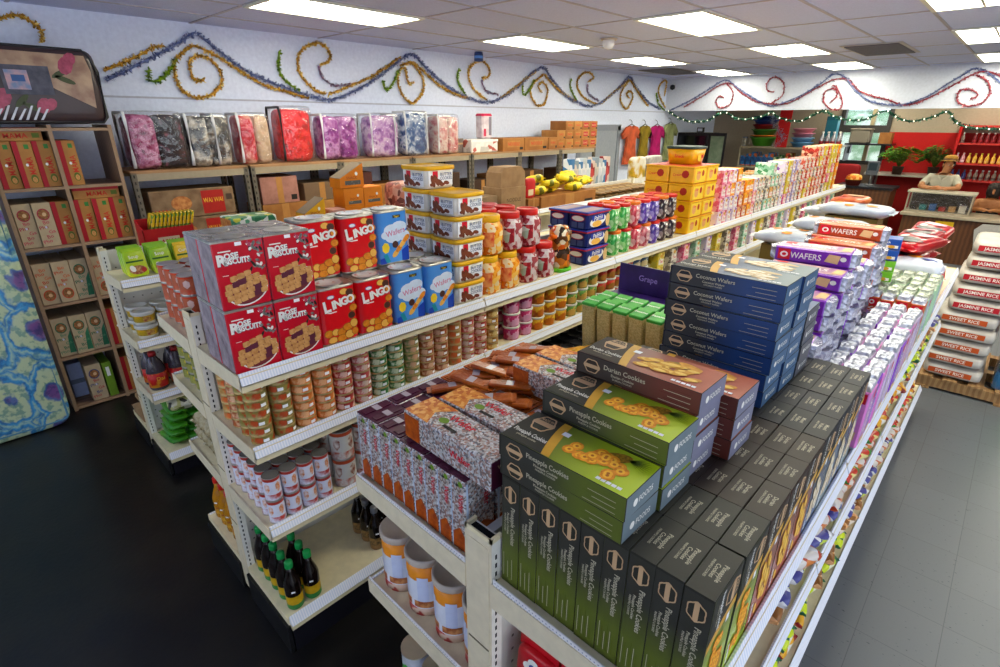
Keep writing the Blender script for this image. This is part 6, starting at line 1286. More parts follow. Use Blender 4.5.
GAR = [
('blue0','L','b',[(1.2,2.47),(1.39,2.57),(1.56,2.66),(1.73,2.75),(1.94,2.88),(1.99,2.86),(2.11,2.77),(2.26,2.66),(2.43,2.57),(2.66,2.49),(2.9,2.43),(3.15,2.38),(3.32,2.41),(3.58,2.51),(3.85,2.65),(4.15,2.83),(4.33,2.9),(4.53,2.77),(4.74,2.64),(5.01,2.52),(5.26,2.45),(5.56,2.41),(5.87,2.48),(6.21,2.64),(6.51,2.83),(6.76,2.91),(6.98,2.76),(7.35,2.55),(7.63,2.47),(7.97,2.41),(8.32,2.47),(8.68,2.62),(8.98,2.79),(9.19,2.92),(9.47,2.75),(9.96,2.52),(10.46,2.41),(10.85,2.38)]),
('gold0','L','g',[(1.2,2.54),(1.33,2.6),(1.49,2.68),(1.59,2.74),(1.68,2.76)]),
('gold1','L','g',[(1.91,2.78),(1.97,2.77),(2.13,2.7),(2.29,2.6),(2.5,2.49),(2.73,2.44),(2.94,2.39)]),
('gold2','L','g',[(3.18,2.43),(3.43,2.52),(3.75,2.64),(4.15,2.86)]),
('gold3','L','g',[(4.32,2.82),(4.5,2.72),(4.74,2.58),(5.01,2.49),(5.22,2.46)]),
('gold4','L','g',[(5.83,2.47),(6.21,2.66),(6.6,2.87)]),
('gold5','L','g',[(6.79,2.82),(7.14,2.63),(7.63,2.47)]),
('gold6','L','g',[(8.33,2.45),(8.86,2.72),(9.17,2.87)]),
('gold7','L','g',[(9.23,2.87),(9.64,2.62),(9.97,2.45)]),
('goldtop','L','g',[(0.61,2.82),(0.65,2.84),(0.71,2.87),(0.78,2.87),(0.85,2.82),(0.87,2.77),(0.85,2.71)]),
('curl0','L','g',[(1.91,2.78),(1.78,2.69),(1.72,2.58),(1.74,2.44),(1.83,2.37),(1.93,2.37),(2.02,2.41),(2.1,2.5),(2.1,2.6),(2.04,2.68),(1.96,2.71),(1.87,2.67),(1.85,2.6),(1.86,2.53),(1.9,2.5),(1.95,2.51)]),
('hook0','L','g',[(3.15,2.44),(3.06,2.45),(2.92,2.56),(2.87,2.67),(2.9,2.79),(2.99,2.87),(3.13,2.91),(3.23,2.86),(3.23,2.76),(3.12,2.71)]),
('curl1','L','g',[(4.14,2.77),(4.29,2.81),(4.38,2.76),(4.47,2.64),(4.45,2.5),(4.29,2.37),(4.15,2.46),(4.09,2.59),(4.13,2.72),(4.21,2.75),(4.22,2.67),(4.25,2.59),(4.33,2.6)]),
('hook1','L','g',[(5.56,2.44),(5.33,2.56),(5.23,2.7),(5.26,2.83),(5.45,2.91),(5.6,2.85),(5.6,2.74),(5.48,2.7)]),
('curl2','L','g',[(6.76,2.82),(6.56,2.71),(6.47,2.57),(6.62,2.4),(6.81,2.43),(6.87,2.62),(6.74,2.72),(6.65,2.66),(6.73,2.58)]),
('hook2','L','g',[(8.21,2.45),(7.85,2.53),(7.64,2.67),(7.65,2.82),(7.86,2.92),(8.07,2.86),(7.93,2.78)]),
('curl3','L','g',[(9.2,2.87),(8.99,2.7),(8.95,2.53),(9.18,2.39),(9.36,2.58),(9.27,2.69),(9.14,2.64),(9.25,2.57)]),
('hook3','L','g',[(10.66,2.43),(10.32,2.68),(10.35,2.85),(10.58,2.92),(10.7,2.76),(10.57,2.65)]),
('mauve0','L','m',[(3.1,2.7),(3.13,2.59),(3.28,2.52),(3.46,2.55)]),
('mauve1','L','m',[(5.46,2.68),(5.56,2.55),(5.79,2.52)]),
('mauve2','L','m',[(7.91,2.74),(7.95,2.6),(8.26,2.5)]),
('green0','L','n',[(1.53,2.57),(1.51,2.49),(1.59,2.49),(1.69,2.58),(1.76,2.67)]),
('green1','L','n',[(2.7,2.8),(2.67,2.67),(2.71,2.55),(2.86,2.45)]),
('green2','L','n',[(3.88,2.6),(3.92,2.5),(4.05,2.61),(4.11,2.72)]),
('green3','L','n',[(5.07,2.79),(5.03,2.66),(5.18,2.48)]),
('green4','L','n',[(6.29,2.65),(6.32,2.53),(6.43,2.59),(6.56,2.74)]),
('green5','L','n',[(7.46,2.8),(7.45,2.67),(7.63,2.48)]),
('green6','L','n',[(10.23,2.69),(10.36,2.5),(10.63,2.39)]),
('bblue','B','b',[(-5.5,2.37),(-5.2,2.5),(-4.9,2.65),(-4.68,2.78),(-4.43,2.89),(-4.19,2.75),(-3.87,2.57),(-3.57,2.44),(-3.32,2.5),(-3.11,2.59),(-2.84,2.76),(-2.66,2.9),(-2.48,2.84),(-2.3,2.65),(-2.07,2.49),(-1.81,2.43),(-1.58,2.44),(-1.34,2.54),(-1.14,2.7),(-0.97,2.83),(-0.88,2.89),(-0.73,2.83),(-0.57,2.7),(-0.31,2.52)]),
('bred','B','r',[(-5.19,2.44),(-4.89,2.6),(-4.42,2.84),(-4.1,2.66),(-3.83,2.52),(-3.54,2.47),(-3.31,2.47),(-3.11,2.56),(-2.83,2.73),(-2.64,2.82),(-2.44,2.81),(-2.21,2.62),(-1.83,2.5),(-1.58,2.42),(-1.33,2.51),(-1.09,2.67),(-0.82,2.84),(-0.59,2.78),(-0.34,2.62)]),
('rcurl0','B','r',[(-4.42,2.84),(-4.27,2.68),(-4.29,2.48),(-4.47,2.42),(-4.56,2.52),(-4.52,2.62),(-4.42,2.59)]),
('rhook0','B','r',[(-3.55,2.49),(-3.4,2.6),(-3.41,2.79),(-3.56,2.9),(-3.68,2.84),(-3.67,2.7),(-3.55,2.66)]),
('rcurl1','B','r',[(-2.65,2.73),(-2.59,2.71),(-2.46,2.51),(-2.46,2.38),(-2.61,2.38),(-2.74,2.52),(-2.73,2.65),(-2.6,2.68),(-2.55,2.57),(-2.63,2.48)]),
('rcurl2','B','r',[(-0.85,2.8),(-0.7,2.71),(-0.64,2.55),(-0.71,2.42),(-0.86,2.4),(-0.98,2.48),(-0.98,2.6),(-0.87,2.62),(-0.76,2.54),(-0.83,2.48)]),
('greengarland','B','e',[(-5.5,2.37),(-5.25,2.24),(-4.94,2.17),(-4.67,2.2),(-4.38,2.34),(-4.14,2.24),(-3.92,2.22),(-3.61,2.29),(-3.52,2.34),(-3.37,2.24),(-3.03,2.19),(-2.86,2.27),(-2.69,2.35),(-2.53,2.27),(-2.31,2.21),(-2.06,2.22),(-1.82,2.34),(-1.64,2.24),(-1.45,2.19),(-1.24,2.24),(-1.04,2.32),(-0.92,2.18),(-0.74,2.11),(-0.4,2.09),(-0.21,2.16)]),
]
# ================================================================= tinsel on the walls
def tinsel(name, lab, pts, mats, cat, group, wall, r=.022, step=.0035, lights=0, seed=1, loose=.5, flat=.5):
    rnd = random.Random(seed); P = [Vector((-5.58, a, z)) if wall == 'L' else Vector((a, 10.682, z)) for a, z in pts]
    # smooth path
    Q = []
    for i in range(len(P)-1):
        p0, p1, p2, p3 = P[max(i-1, 0)], P[i], P[i+1], P[min(i+2, len(P)-1)]
        n = max(2, int((p2-p1).length/.03))
        for k in range(n):
            t = k/n; Q.append(.5*((2*p1)+(p2-p0)*t+(2*p0-5*p1+4*p2-p3)*t*t+(3*p1-p0-3*p2+p3)*t**3))
    Q.append(P[-1])
    nrm = Vector((1, 0, 0)) if wall == 'L' else Vector((0, -1, 0))
    t = thing(name, lab, cat, group=group); b = MB(); b.tube(Q, r*.34, mats[0], 5, cap=False); b.build('wire_core', t)
    b = MB()
    for i in range(len(Q)-1):
        seg = Q[i+1]-Q[i]; n = max(2, int(seg.length/step))
        for k in range(n):
            o = Q[i]+seg*(k/n); d = Vector((rnd.gauss(0, 1), rnd.gauss(0, 1), rnd.gauss(0, 1))); d.normalize(); d = d*r*rnd.uniform(.6, 1.25)
            if d.dot(nrm) < -.004: d = d-2*d.dot(nrm)*nrm
            e = Vector((rnd.gauss(0, 1), rnd.gauss(0, 1), rnd.gauss(0, 1))).normalized()*.0075
            b.add([o-e, o+e, o+e+d, o-e+d], [(0, 1, 2, 3)], mats[rnd.randrange(len(mats))])
    b.build('tinsel_fringe', t)
    if lights:
        b = MB(); lm = M('fairy_light', '#FFF6E0', .3, emit=2.5)
        for i in range(0, len(Q), lights): b.lathe([(.001, -.012), (.011, 0), (.001, .012)], lm, tuple(Q[i]+nrm*.02), 6)
        b.build('fairy_lights', t)
TM = {'b': [M('tinsel_blue', '#69759E', .35, metal=.3), M('tinsel_silver', '#C0C6DC', .3, metal=.4), M('tinsel_slate', '#7A82AC', .4, metal=.3)], 'g': [M('tinsel_gold', '#C89A3A', .35, metal=.3), M('tinsel_brightgold', '#F4DC8C', .3, metal=.3), M('tinsel_darkgold', '#8A6A2A', .4, metal=.3)],
      'm': [M('tinsel_mauve', '#8A6A84', .3, metal=.6), M('tinsel_silver', '#C0C6DC', .3, metal=.4)], 'n': [M('tinsel_green', '#7A9A24', .4, metal=.2), M('tinsel_lime', '#B0C830', .25, metal=.6), M('tinsel_olive', '#3A5A1A', .3, metal=.5)],
      'r': [M('tinsel_red', '#9C4450', .4, metal=.3), M('tinsel_rose', '#C07A80', .35, metal=.3), M('tinsel_wine', '#702434', .4, metal=.3)], 'e': [M('tinsel_pine', '#1E4A38', .3, metal=.4), M('tinsel_teal', '#3A7A60', .3, metal=.5), M('tinsel_dark', '#16302A', .4)]}
cn = {'b': 'blue silver', 'g': 'gold', 'm': 'mauve', 'n': 'green', 'r': 'red', 'e': 'dark green'}; cnt = {}
for k, wl, c, pts in GAR:
    kind = 'garland' if not any(s in k for s in ('curl', 'hook', 'mauve', 'green')) or k == 'greengarland' else ('curl' if 'curl' in k else ('hook' if 'hook' in k else 'sprig'))
    if wl == 'L': pts = [p for p in pts if p[0] < 10.68]
    i = cnt.get((c, kind, wl), 0); cnt[(c, kind, wl)] = i+1
    lab = f'{cn[c]} tinsel {"loop with open top" if kind=="hook" else kind} on the {"left wall" if wl=="L" else "far bulkhead"}, {nth(i)} from the {"bookcase" if wl=="L" else "wall corner"}'
    if k == 'goldtop': lab = 'gold tinsel arch above the comforter case on the left wall'
    if k == 'bblue': lab = 'long blue silver tinsel wave on the far bulkhead'
    if k == 'bred': lab = 'long red tinsel wave on the far bulkhead'
    if k == 'blue0': lab = 'long blue silver tinsel wave along the left wall'
    if c == 'e': lab = 'dark green tinsel garland with fairy lights under the bulkhead edge'
    tinsel('tinsel_'+kind, lab, pts, TM[c], 'tinsel', 'tinsel decorations', wl, .03 if c in 'b' else (.04 if c == 'e' else .026), .0026 if wl == 'L' else .005, 4 if c == 'e' else 0, hash(k) % 97 if False else len(k)*7+i)
# ================================================================= pallet with rice sacks
pw = M('pallet_wood', '#8A6A48', .7, col2='#A0805A', kind='wave', scale=8); PX0, PX1, PY0, PY1 = -.21, .95, 5.58, 6.6
t = thing('wood_pallet', 'worn wooden pallet on the grey floor under the rice sacks', 'pallet', (PX0, PY0, 0)); L_ = PX1-PX0
for i in range(3): b = MB(); b.box(0, L_, .02+.46*i, .11+.46*i, .02, .1, pw); b.build('stringer', t)
for i in range(7): b = MB(); b.box(.0+.17*i, .1+.17*i, 0, 1.02, .1, .12, pw); b.build('deck_board', t)
for i in range(3): b = MB(); b.box(.0+.53*i, .1+.53*i, 0, 1.02, 0, .02, pw); b.build('bottom_board', t)
def sack(stripe, words):
    t = thing('rice_sack', '', 'rice sack'); m_ = M('sack_white', '#C8C4BC', .4, coat=.35, col2='#B0A8A0', scale=6, bump=.3, bscale=9); b = MB(); b.pillow(.4, .62, .118, m_, (0, 0, .059), 26, 12, .45, .22, jit=.012, seed=7); b.build('filled_sack', t)
    b = MB(); fr = F((0, -.3105, .059), X, Z); b.rect(fr, -.16, -.022, .13, .022, stripe, .001); b.text(fr, words, -.015, 0, .036, white, .0016, maxw=.27); b.build('printed_band', t); return t
KJ, KW = Kind(sack(M('band_red', '#B02430', .4), 'JASMINE RICE')), Kind(sack(M('band_orange', '#B8562A', .4), 'SWEET RICE'))
for i in range(10): (KW if i < 5 else KJ).put((-.005+jit(.012)+.012*(i > 4)*(i-4), 5.92+jit(.01), .121+.119*i), f'{"orange" if i<5 else "red"} banded rice sack in the front pallet pile, {nth(i%5)} of its colour', 'rice sacks on the pallet', rz=jit(.02))
for i in range(10): KJ.put((.43+jit(.01), 5.98+jit(.01), .121+.119*i), f'red banded rice sack in the second pile on the pallet, {nth(i)} from below', 'rice sacks on the pallet', rz=jit(.02)) if i > 6 else None
def bottlepack():
    t = thing('bottle_pack', '', 'bottle pack'); b = MB(); bm = M('bottle_teal', '#1E4A7A', .2, coat=.6, kind='voronoi', scale=9, ramp=['#1E4A7A', '#5AB02A', '#2A6A9A', '#8AC83A', '#16386A'])
    for i in range(3):
        for j in range(4): b.lathe([(.044, 0), (.046, .01), (.046, .12), (.03, .17), (.016, .19)], bm, (-.095+.095*i, -.14+.095*j, 0), 12)
    b.build('water_bottles', t); b = MB(); b.pillow(.31, .41, .21, VIN, (0, 0, .103), 20, 10, .2, .2); b.build('clear_cover', t); return t
K = Kind(bottlepack())
for i in range(4): K.put((.41, 5.83, .121+.212*i), f'shrink wrapped blue and green bottle pack beside the rice sacks, {("bottom","second","third","top")[i]}', 'bottle packs on the pallet', rz=jit(.04))
# ================================================================= dresses on the left wall
def dress(lab, col, y, w, z0, z1):
    t = thing('hanging_dress', lab, 'dress', (-5.52, y, 0), group='dresses on the left wall'); m_ = M('cloth_'+col, '#'+col, .75, col2='#'+''.join('%02X' % int(int(col[i:i+2], 16)*.82) for i in (0, 2, 4)), scale=8, bump=.4, bscale=14); b = MB(); h = z1-z0
    prof = [(-.5, 0), (.5, 0), (.36, .42), (.33, .62), (.40, .75), (.62, .66), (.72, .78), (.4, .97), (.14, 1), (.06, .95), (-.06, .95), (-.14, 1), (-.4, .97), (-.72, .78), (-.62, .66), (-.40, .75), (-.33, .62), (-.36, .42)]
    b.prism([(x*w*.72, z0+zz*h) for x, zz in prof], F((.03, 0, 0), Y, Z), .05, m_); b.build('cloth', t)
    b = MB(); hk = M('hanger_black', '#1A181A', .4); b.tube([(0, -w*.3, z1-.03), (0, 0, z1+.03), (0, w*.3, z1-.03)], .008, hk, 6); b.tube([(0, 0, z1+.03), (0, 0, z1+.07), (-.03, 0, z1+.1), (-.065, 0, z1+.1)], .005, hk, 6); b.build('hanger', t)
dress('coral dress on a black hanger, nearest the grey door', 'C8603E', 9.33, .62, 1.42, 2.1); dress('mustard dress on a hanger between the coral and pink ones', '8A7420', 9.82, .5, 1.42, 2.1); dress('magenta pink dress on a hanger, third from the door', 'B01E6A', 10.3, .62, 1.42, 2.1); dress('pale olive dress on a hanger by the room corner', '8E9468', 10.86, .6, 1.42, 2.14)
# ================================================================= back shop area
blk = M('black_cabinet', '#16151A', .35); metalg = M('shelf_grey', '#7A7A7C', .45, metal=.3)
t = thing('black_cabinet', 'large black display cabinet in the far left corner', 'cabinet', (-5.2, 11.6, 0)); b = MB(); b.box(-.38, .3, -.25, .3, 0, 1.96, blk, bev=.01); b.build('carcass', t); b = MB(); b.box(-.34, .26, -.256, -.25, 1.3, 1.9, M('black_glass', '#0E0E12', .1, coat=.5)); b.build('door', t); b = MB(); b.box(.22, .235, -.275, -.256, 1.5, 1.65, metalg); b.build('handle', t)
t = thing('mirror_panel', 'dark framed grey green panel standing beside the black cabinet', 'mirror', (-4.72, 11.4, 0)); b = MB(); 
for a in ((-.17, -.14, 1.1, 1.96), (.14, .17, 1.1, 1.96)): b.box(a[0], a[1], -.02, .02, a[2]-1.1, a[3], blk)
b.box(-.14, .14, -.02, .02, 1.9, 1.96, blk); b.box(-.14, .14, -.02, .02, 0, 1.1, blk); b.build('frame', t); b = MB(); b.box(-.14, .14, -.008, .008, 1.1, 1.9, M('panel_sage', '#6E7A68', .3, col2='#5A6A58', scale=9)); b.build('glass', t)
bb = thing('black_digital_clock', 'small pale lit box on top of the black cabinet', 'clock', (-5.15, 11.5, 1.962)); b = MB(); b.box(-.07, .07, -.03, .03, 0, .1, blk, bev=.004); b.build('body', bb); b = MB(); b.box(-.05, .05, -.032, -.03, .025, .08, M('pale_screen', '#C8D0E0', .3)); b.build('screen', bb)
def unit(name, lab, x0, x1, y0, y1, zs, m_, top):
    t = thing(name, lab, 'shelving', (x0, y0, 0)); w, d = x1-x0, y1-y0
    for x in (0, w-.03):
        b = MB(); b.box(x, x+.03, 0, .03, 0, top, m_); b.build('post', t); b = MB(); b.box(x, x+.03, d-.03, d, 0, top, m_); b.build('post', t)
    for z in zs: b = MB(); b.box(.0, w, -.004, d+.004, z-.035, z, m_); b.build('shelf_board', t)
unit('storage_shelf', 'grey storage shelf along the beige back wall holding bowls and jars', -4.55, -2.95, 12.2, 12.75, (.4, .9, 1.3, 1.7), M('shelf_tan', '#A89C84', .5), 1.7)
BC = [('blue', '#24407A'), ('dark red', '#8A1E24'), ('green', '#4A8A2A'), ('orange', '#C8702A'), ('bright green', '#6AA82E')]
def basin(col, r, h, lab, x, y, z, inv=False):
    t = thing('plastic_basin', lab, 'basin', (x, y, z), group='stacked basins'); b = MB(); m_ = M('basin_'+col, col, .4, coat=.2); p = [(r*.7, 0), (r*.95, h*.85), (r*1.04, h*.9), (r*1.04, h), (r*.97, h), (r*.72, .02), (.001, .02)]
    if inv: p = [(a, h-c) for a, c in p][::-1]
    b.lathe(p, m_, n=24); b.build('bowl', t); b = MB(); z_ = h*.92 if not inv else h*.04; b.lathe([(r*1.0, z_), (r*1.08, z_+h*.02), (r*1.08, z_+.014), (r*1.0, z_+.018)], m_, n=24); b.build('rim', t)
for i, (c, h, r) in enumerate((('#4A8A2A', .17, .25), ('#C8702A', .03, .25), ('#3A7A34', .12, .25), ('#8A1E24', .09, .24), ('#24407A', .09, .24), ('#1E3464', .07, .23))): basin(c, r, h, f'{("bright green","orange","deep green","dark red","royal blue","navy")[i]} basin in the big stack on the back shelf', -4.18, 12.45, 1.702+(0, .171, .202, .323, .414, .505)[i])
for i, c in enumerate(('#5A8AB8', '#7AA0C0', '#B8788A', '#C88A98')): basin(c, .2, .085, f'{("mid blue","light blue","rose","pale pink")[i]} basin in the small stack near the red banner', -3.42, 12.45, 1.702+.087*i)
K = Kind(lid_can(.05, .17, M('jar_grey', '#8A8478', .3, coat=.3, col2='#B0A898', scale=20), M('lid_bluegrey', '#5A6A88', .4), '', 'jar', name='storage_jar'))
for i in range(3): K.put((-4.87+.12*i, 12.5, 1.702) if False else (-4.5+.0*i, 12.3, 1.702), 'grey storage jar with blue lid on the back shelf', 'grey storage jars') if i == 0 else None
jm = [M('back_jar_%d' % i, '#888', .35, kind='voronoi', scale=16, ramp=r) for i, r in enumerate((['#3A6A3A', '#A8B88A', '#2A4A2A', '#C8C8B0'], ['#C8B8A0', '#5A4A3A', '#D8C8B8', '#3A2A24'], ['#3A6A9A', '#6A9AC0', '#C86A3A', '#2A4A7A'], ['#B84A2A', '#C8B060', '#8A2A1A', '#D8C890']))]
bn_ = ['green', 'brown and cream', 'blue patterned', 'red and yellow']
for l, z in enumerate((.9, 1.3)):
    for i in range(14):
        q = (2 if (l == 1 and i < 6) else (0 if i % 5 < 3 else (1 if i % 2 else 3)))
        o = carton('goods_box', f'{bn_[q]} goods box on the {("lower","upper")[l]} back shelf, {nth(i)} from the black cabinet', .1, .3, .2+.04*(i % 3), jm[q]); o.location = (-4.47+.112*i, 12.42, z+.001); tag(o, group='goods boxes on the back shelf')
t = thing('red_banner', 'red cloth banner with silver tinsel hanging before the back shelf', 'banner', (-3.7, 12.05, 1.7)); b = MB(); b.box(-.1, .12, -.01, .01, 0, .7, M('banner_red', '#B81414', .6)); b.build('cloth', t); b = MB(); rr = random.Random(8)
for k in range(260):
    z = rr.random()*.6; x = -.1+.12*sin(z*9)+rr.gauss(0, .03); b.add([(x, -.015, z), (x+.012, -.02, z+.004), (x+rr.gauss(0, .03), -.04, z+rr.gauss(0, .03))], [(0, 1, 2)], TM['b'][1])
b.build('tinsel_fringe', t)
K = Kind(bottle(7, .045, .25, M('flask_silver', '#B8B8BC', .25, metal=.7), ('#8A2A30', M('flask_cap', '#D8D4CC', .4)), M('flask_red', '#7A1A24', .35), M('flask_red2', '#6A1620', .35), 'thermos_flask'))
for i in range(4): K.put((-3.08+.1*i, 12.5, 1.752), f'silver and red thermos flask in the row, {nth(i)} from the basins', 'thermos flasks')
t = thing('wall_shelf', 'narrow pale shelf under the thermos flasks', 'shelf', (-2.95, 12.5, 1.75)); b = MB(); b.box(-.22, .28, -.1, .7, -.03, 0, M('shelf_pale', '#B8B4AC', .4)); b.build('board', t); b = MB(); b.box(-.2, -.18, .3, .7, -.3, -.03, metalg); b.box(.24, .26, .3, .7, -.3, -.03, metalg); b.build('bracket', t)
t = thing('black_wall_shelf', 'black shelf board across the back window', 'shelf', (-2.35, 12.9, 1.79)); b = MB(); b.box(-.36, .42, -.2, .25, -.03, 0, blk); b.build('board', t); b = MB(); b.box(-.33, -.31, .1, .25, -.2, -.03, blk); b.box(.36, .38, .1, .25, -.2, -.03, blk); b.build('bracket', t)
t = thing('teal_box', 'tall teal box standing on the shelf left of the window', 'box', (-3.0, 12.75, 1.751)); b = MB(); b.box(-.1, .1, -.1, .1, 0, .52, M('box_teal', '#1E5A6A', .45), {'+x': M('box_teal_light', '#4A8AA0', .45)}, bev=.004); b.build('carton', t); b = MB(); b.box(-.101, .101, -.101, .101, .46, .53, M('box_teal_dark', '#174A58', .45)); b.build('lid', t)
t = thing('wicker_basket', 'grey woven basket on the black shelf by the window', 'basket', (-2.5, 12.9, 1.791)); b = MB(); b.box(-.17, .17, -.13, .13, 0, .26, M('wicker_grey', '#6A645A', .7, kind='wave', scale=25, col2='#8A8274'), bev=.02); b.build('woven_body', t); b = MB(); b.box(-.18, .18, -.14, .14, .24, .27, M('wicker_rim', '#7A7264', .7), bev=.01); b.build('rim', t)
brown_carton('storage_carton', 'small tan carton on the black shelf at the window edge', .24, .2, .2, (-2.08, 12.9, 1.791), card)
# red bottle shelf on the back wall
rs = M('shelf_red', '#A8120F', .45)
t = thing('bottle_shelf', 'red wall shelf with rows of bottles behind the counter', 'shelf', (-1.02, 12.85, 0))
for x in (0, 1.5): b = MB(); b.box(x, x+.04, 0, .33, 0, 2.15, rs); b.build('side_panel', t)
for z in (.8, 1.22, 1.5, 1.84, 2.13): b = MB(); b.box(.04, 1.5, 0, .33, z-.03, z, rs, {'-y': M('shelf_edge_rose', '#B83A34', .45)}); b.build('shelf_board', t)
BK = [Kind(bottle(10+i, .03, .17, M('btl_glass_%d' % i, c, .3, coat=.4), (c, M('btl_cap_%d' % i, d, .4)), M('btl_lab_%d' % i, e, .4), M('btl_base_%d' % i, c, .4), 'lotion_bottle')) for i, (c, d, e) in enumerate((('#6A1A20', '#D8D0CC', '#8A2A30'), ('#D8A84A', '#C8A83A', '#D8B870'), ('#C87A1E', '#B8641A', '#D8922E'), ('#D8A0A8', '#C8B0B0', '#E0C8CC'), ('#8A7A70', '#D8D4D0', '#5A4A4A'), ('#3A3A6A', '#4A4A5A', '#5A5A8A')))]
nm = ['dark red', 'pale gold', 'amber', 'pink', 'grey', 'indigo']
for l, z in enumerate((1.22, 1.5, 1.84)):
    for i in range(17):
        q = ((5 if i < 3 else 4), (3 if i < 2 else (1 if i < 8 else 2)), (4 if i < 1 else 0))[l]
        if l == 2 and i in (1,): continue
        BK[q].put((-.94+.083*i, 12.93, z+.001), f'{nm[q]} bottle on the {("lower","middle","upper")[l]} red shelf, {nth(i)} from its side panel', 'bottles on the red shelf')
# plants on a white wall shelf
t = thing('plant_shelf', 'white wall shelf carrying two leafy plants', 'shelf', (-1.75, 12.75, 1.27)); b = MB(); b.box(-.5, .65, -.15, .42, -.04, 0, M('shelf_white', '#B8B0A4', .5)); b.build('board', t); b = MB(); b.box(-.4, -.38, .2, .42, -.25, -.04, metalg); b.box(.5, .52, .2, .42, -.25, -.04, metalg); b.build('bracket', t)
def plant(lab, loc, n, rad, hgt, cols, seed):
    t = thing('potted_plant', lab, 'plant', loc); rr = random.Random(seed); b = MB(); b.lathe([(.07, 0), (.09, .13), (.095, .14), (.08, .14), (.001, .12)], M('pot_dark', '#3A2A22', .6), n=16); b.build('pot', t); b = MB(); lm = [M('leaf_'+c, '#'+c, .5, col2='#'+c) for c in cols]; st = M('stem_green', '#4A5A1E', .6)
    for i in range(n):
        a = rr.uniform(0, 2*pi); rr_ = rad*rr.uniform(.4, 1); hh = hgt*rr.uniform(.4, 1); c0 = Vector((0, 0, .12)); c1 = Vector((cos(a)*rr_*.5, sin(a)*rr_*.5, .14+hh)); c2 = Vector((cos(a)*rr_, sin(a)*rr_, .14+hh*rr.uniform(.4, .9)))
        b.tube([c0, (c0+c1)/2, c1], .005, st, 4)
        for k in range(5):
            s = k/4; p = c1.lerp(c2, s); 
            for sg in (1, -1):
                d = Vector((-sin(a), cos(a), -.3))*sg*.1*(1-.5*s)+Vector((cos(a), sin(a), 0))*.06; w = Vector((cos(a), sin(a), .3))*.028
                b.add([p, p+d*.5+w, p+d, p+d*.5-w*.6], [(0, 1, 2, 3)], lm[rr.randrange(len(lm))])
    b.build('foliage', t)
plant('bushy bright green plant on the white wall shelf by the window', (-1.72, 12.58, 1.271), 46, .33, .34, ['4A7A1E', '6A9A2E', '2E5A18'], 4); plant('darker green plant on the white wall shelf behind the man', (-1.22, 12.85, 1.271), 40, .3, .36, ['2E5A1E', '4A7A2A', '1E3E14'], 5)
# counter, glass case, register, chair
lam = M('counter_wood', '#5A3A24', .45, col2='#4A2E1C', kind='wave', scale=5); ctop = M('counter_top', '#A89C8A', .35, col2='#988C7A', scale=12)
t = thing('shop_counter', 'wood fronted shop counter with a pale top at the back', 'counter', (-1.3, 11.25, 0)); b = MB(); b.box(0, 2.9, .06, .7, 0, .72, lam); b.build('front_panel', t); b = MB(); b.box(-.04, 2.94, 0, .74, .72, .77, ctop, bev=.006); b.build('worktop', t)
t = thing('paper_sign', 'yellow paper sign taped on the counter front', 'sign', (-.72, 11.305, .45)); b = MB(); b.box(-.12, .12, -.004, 0, 0, .22, M('sign_yellow', '#C8A41E', .6)); b.build('sheet', t); b = MB(); fr = F((0, -.004, 0), X, Z); b.rect(fr, -.09, .1, .09, .12, ink); b.rect(fr, -.08, .05, .08, .065, ink); b.text(fr, 'OPEN', 0, .165, .05, ink, .001); b.build('lettering', t) if False else None
t = thing('white_panel', 'white angled panel leaning on the counter front', 'panel', (.05, 11.2, 0)); b = MB(); b.prism([(-.32, .3), (.5, .3), (.5, .72), (-.3, .7), (-.38, .6)], F((0, 0, 0), X, Z), .02, M('panel_white', '#A8A4A0', .5)); b.build('sheet', t); b = MB(); b.box(-.2, -.18, .0, .02, 0, .3, metalg); b.box(.4, .42, 0, .02, 0, .3, metalg); b.build('leg', t)
t = thing('display_case', 'low glass display case of small goods on the counter', 'display case', (-1.32, 11.42, .771)); cf = M('case_frame', '#9A9080', .4); W_, D_, H_ = .86, .42, .34
b = MB()
for x in (0, W_-.02):
    for y in (0, D_-.02): b.box(x, x+.02, y, y+.02, .02, H_-.03, cf)
b.build('frame', t); b = MB(); b.box(-.02, W_+.02, -.01, D_+.02, H_-.03, H_, M('case_top', '#B0A898', .35), bev=.004); b.build('top_board', t); b = MB(); b.box(0, W_, 0, D_, 0, .02, cf); b.build('base_board', t)
b = MB(); b.box(.02, W_-.02, .002, .006, .02, H_-.03, VIN); b.box(W_-.006, W_-.002, .02, D_-.02, .02, H_-.03, VIN); b.build('glass', t)
b = MB(); b.box(.02, W_-.02, D_-.024, D_-.02, .02, H_-.03, M('case_back', '#4A4038', .6)); b.build('back_panel', t)
for i in range(6):
    o = carton('small_box', f'small {("dark","teal","blue","red","tan","white")[i]} box inside the glass case, {nth(i)} from its near end', .09, .12, .07+.02*(i % 3), M('case_box_%d' % i, ('#2A2420', '#2A6A6A', '#3A5A8A', '#8A2A24', '#A8845A', '#C8C0B4')[i], .5)); o.location = (-1.22+.13*i, 11.62, .792); tag(o, group='boxes in the glass case')
t = thing('card_terminal', 'grey card terminal on a stand by the plants', 'terminal', (-2.0, 11.9, 1.1)); b = MB(); b.box(-.09, .09, -.02, .02, .18, .42, M('terminal_grey', '#5A6068', .4), bev=.008); b.build('screen_housing', t); b = MB(); b.box(-.065, .065, -.022, -.019, .26, .39, M('screen_dark', '#2A3A44', .2)); b.build('screen', t); b = MB(); b.tube([(0, 0, 0), (0, 0, .2)], .015, metalg); b.lathe([(.08, 0), (.07, .02)], metalg); b.build('stand', t)
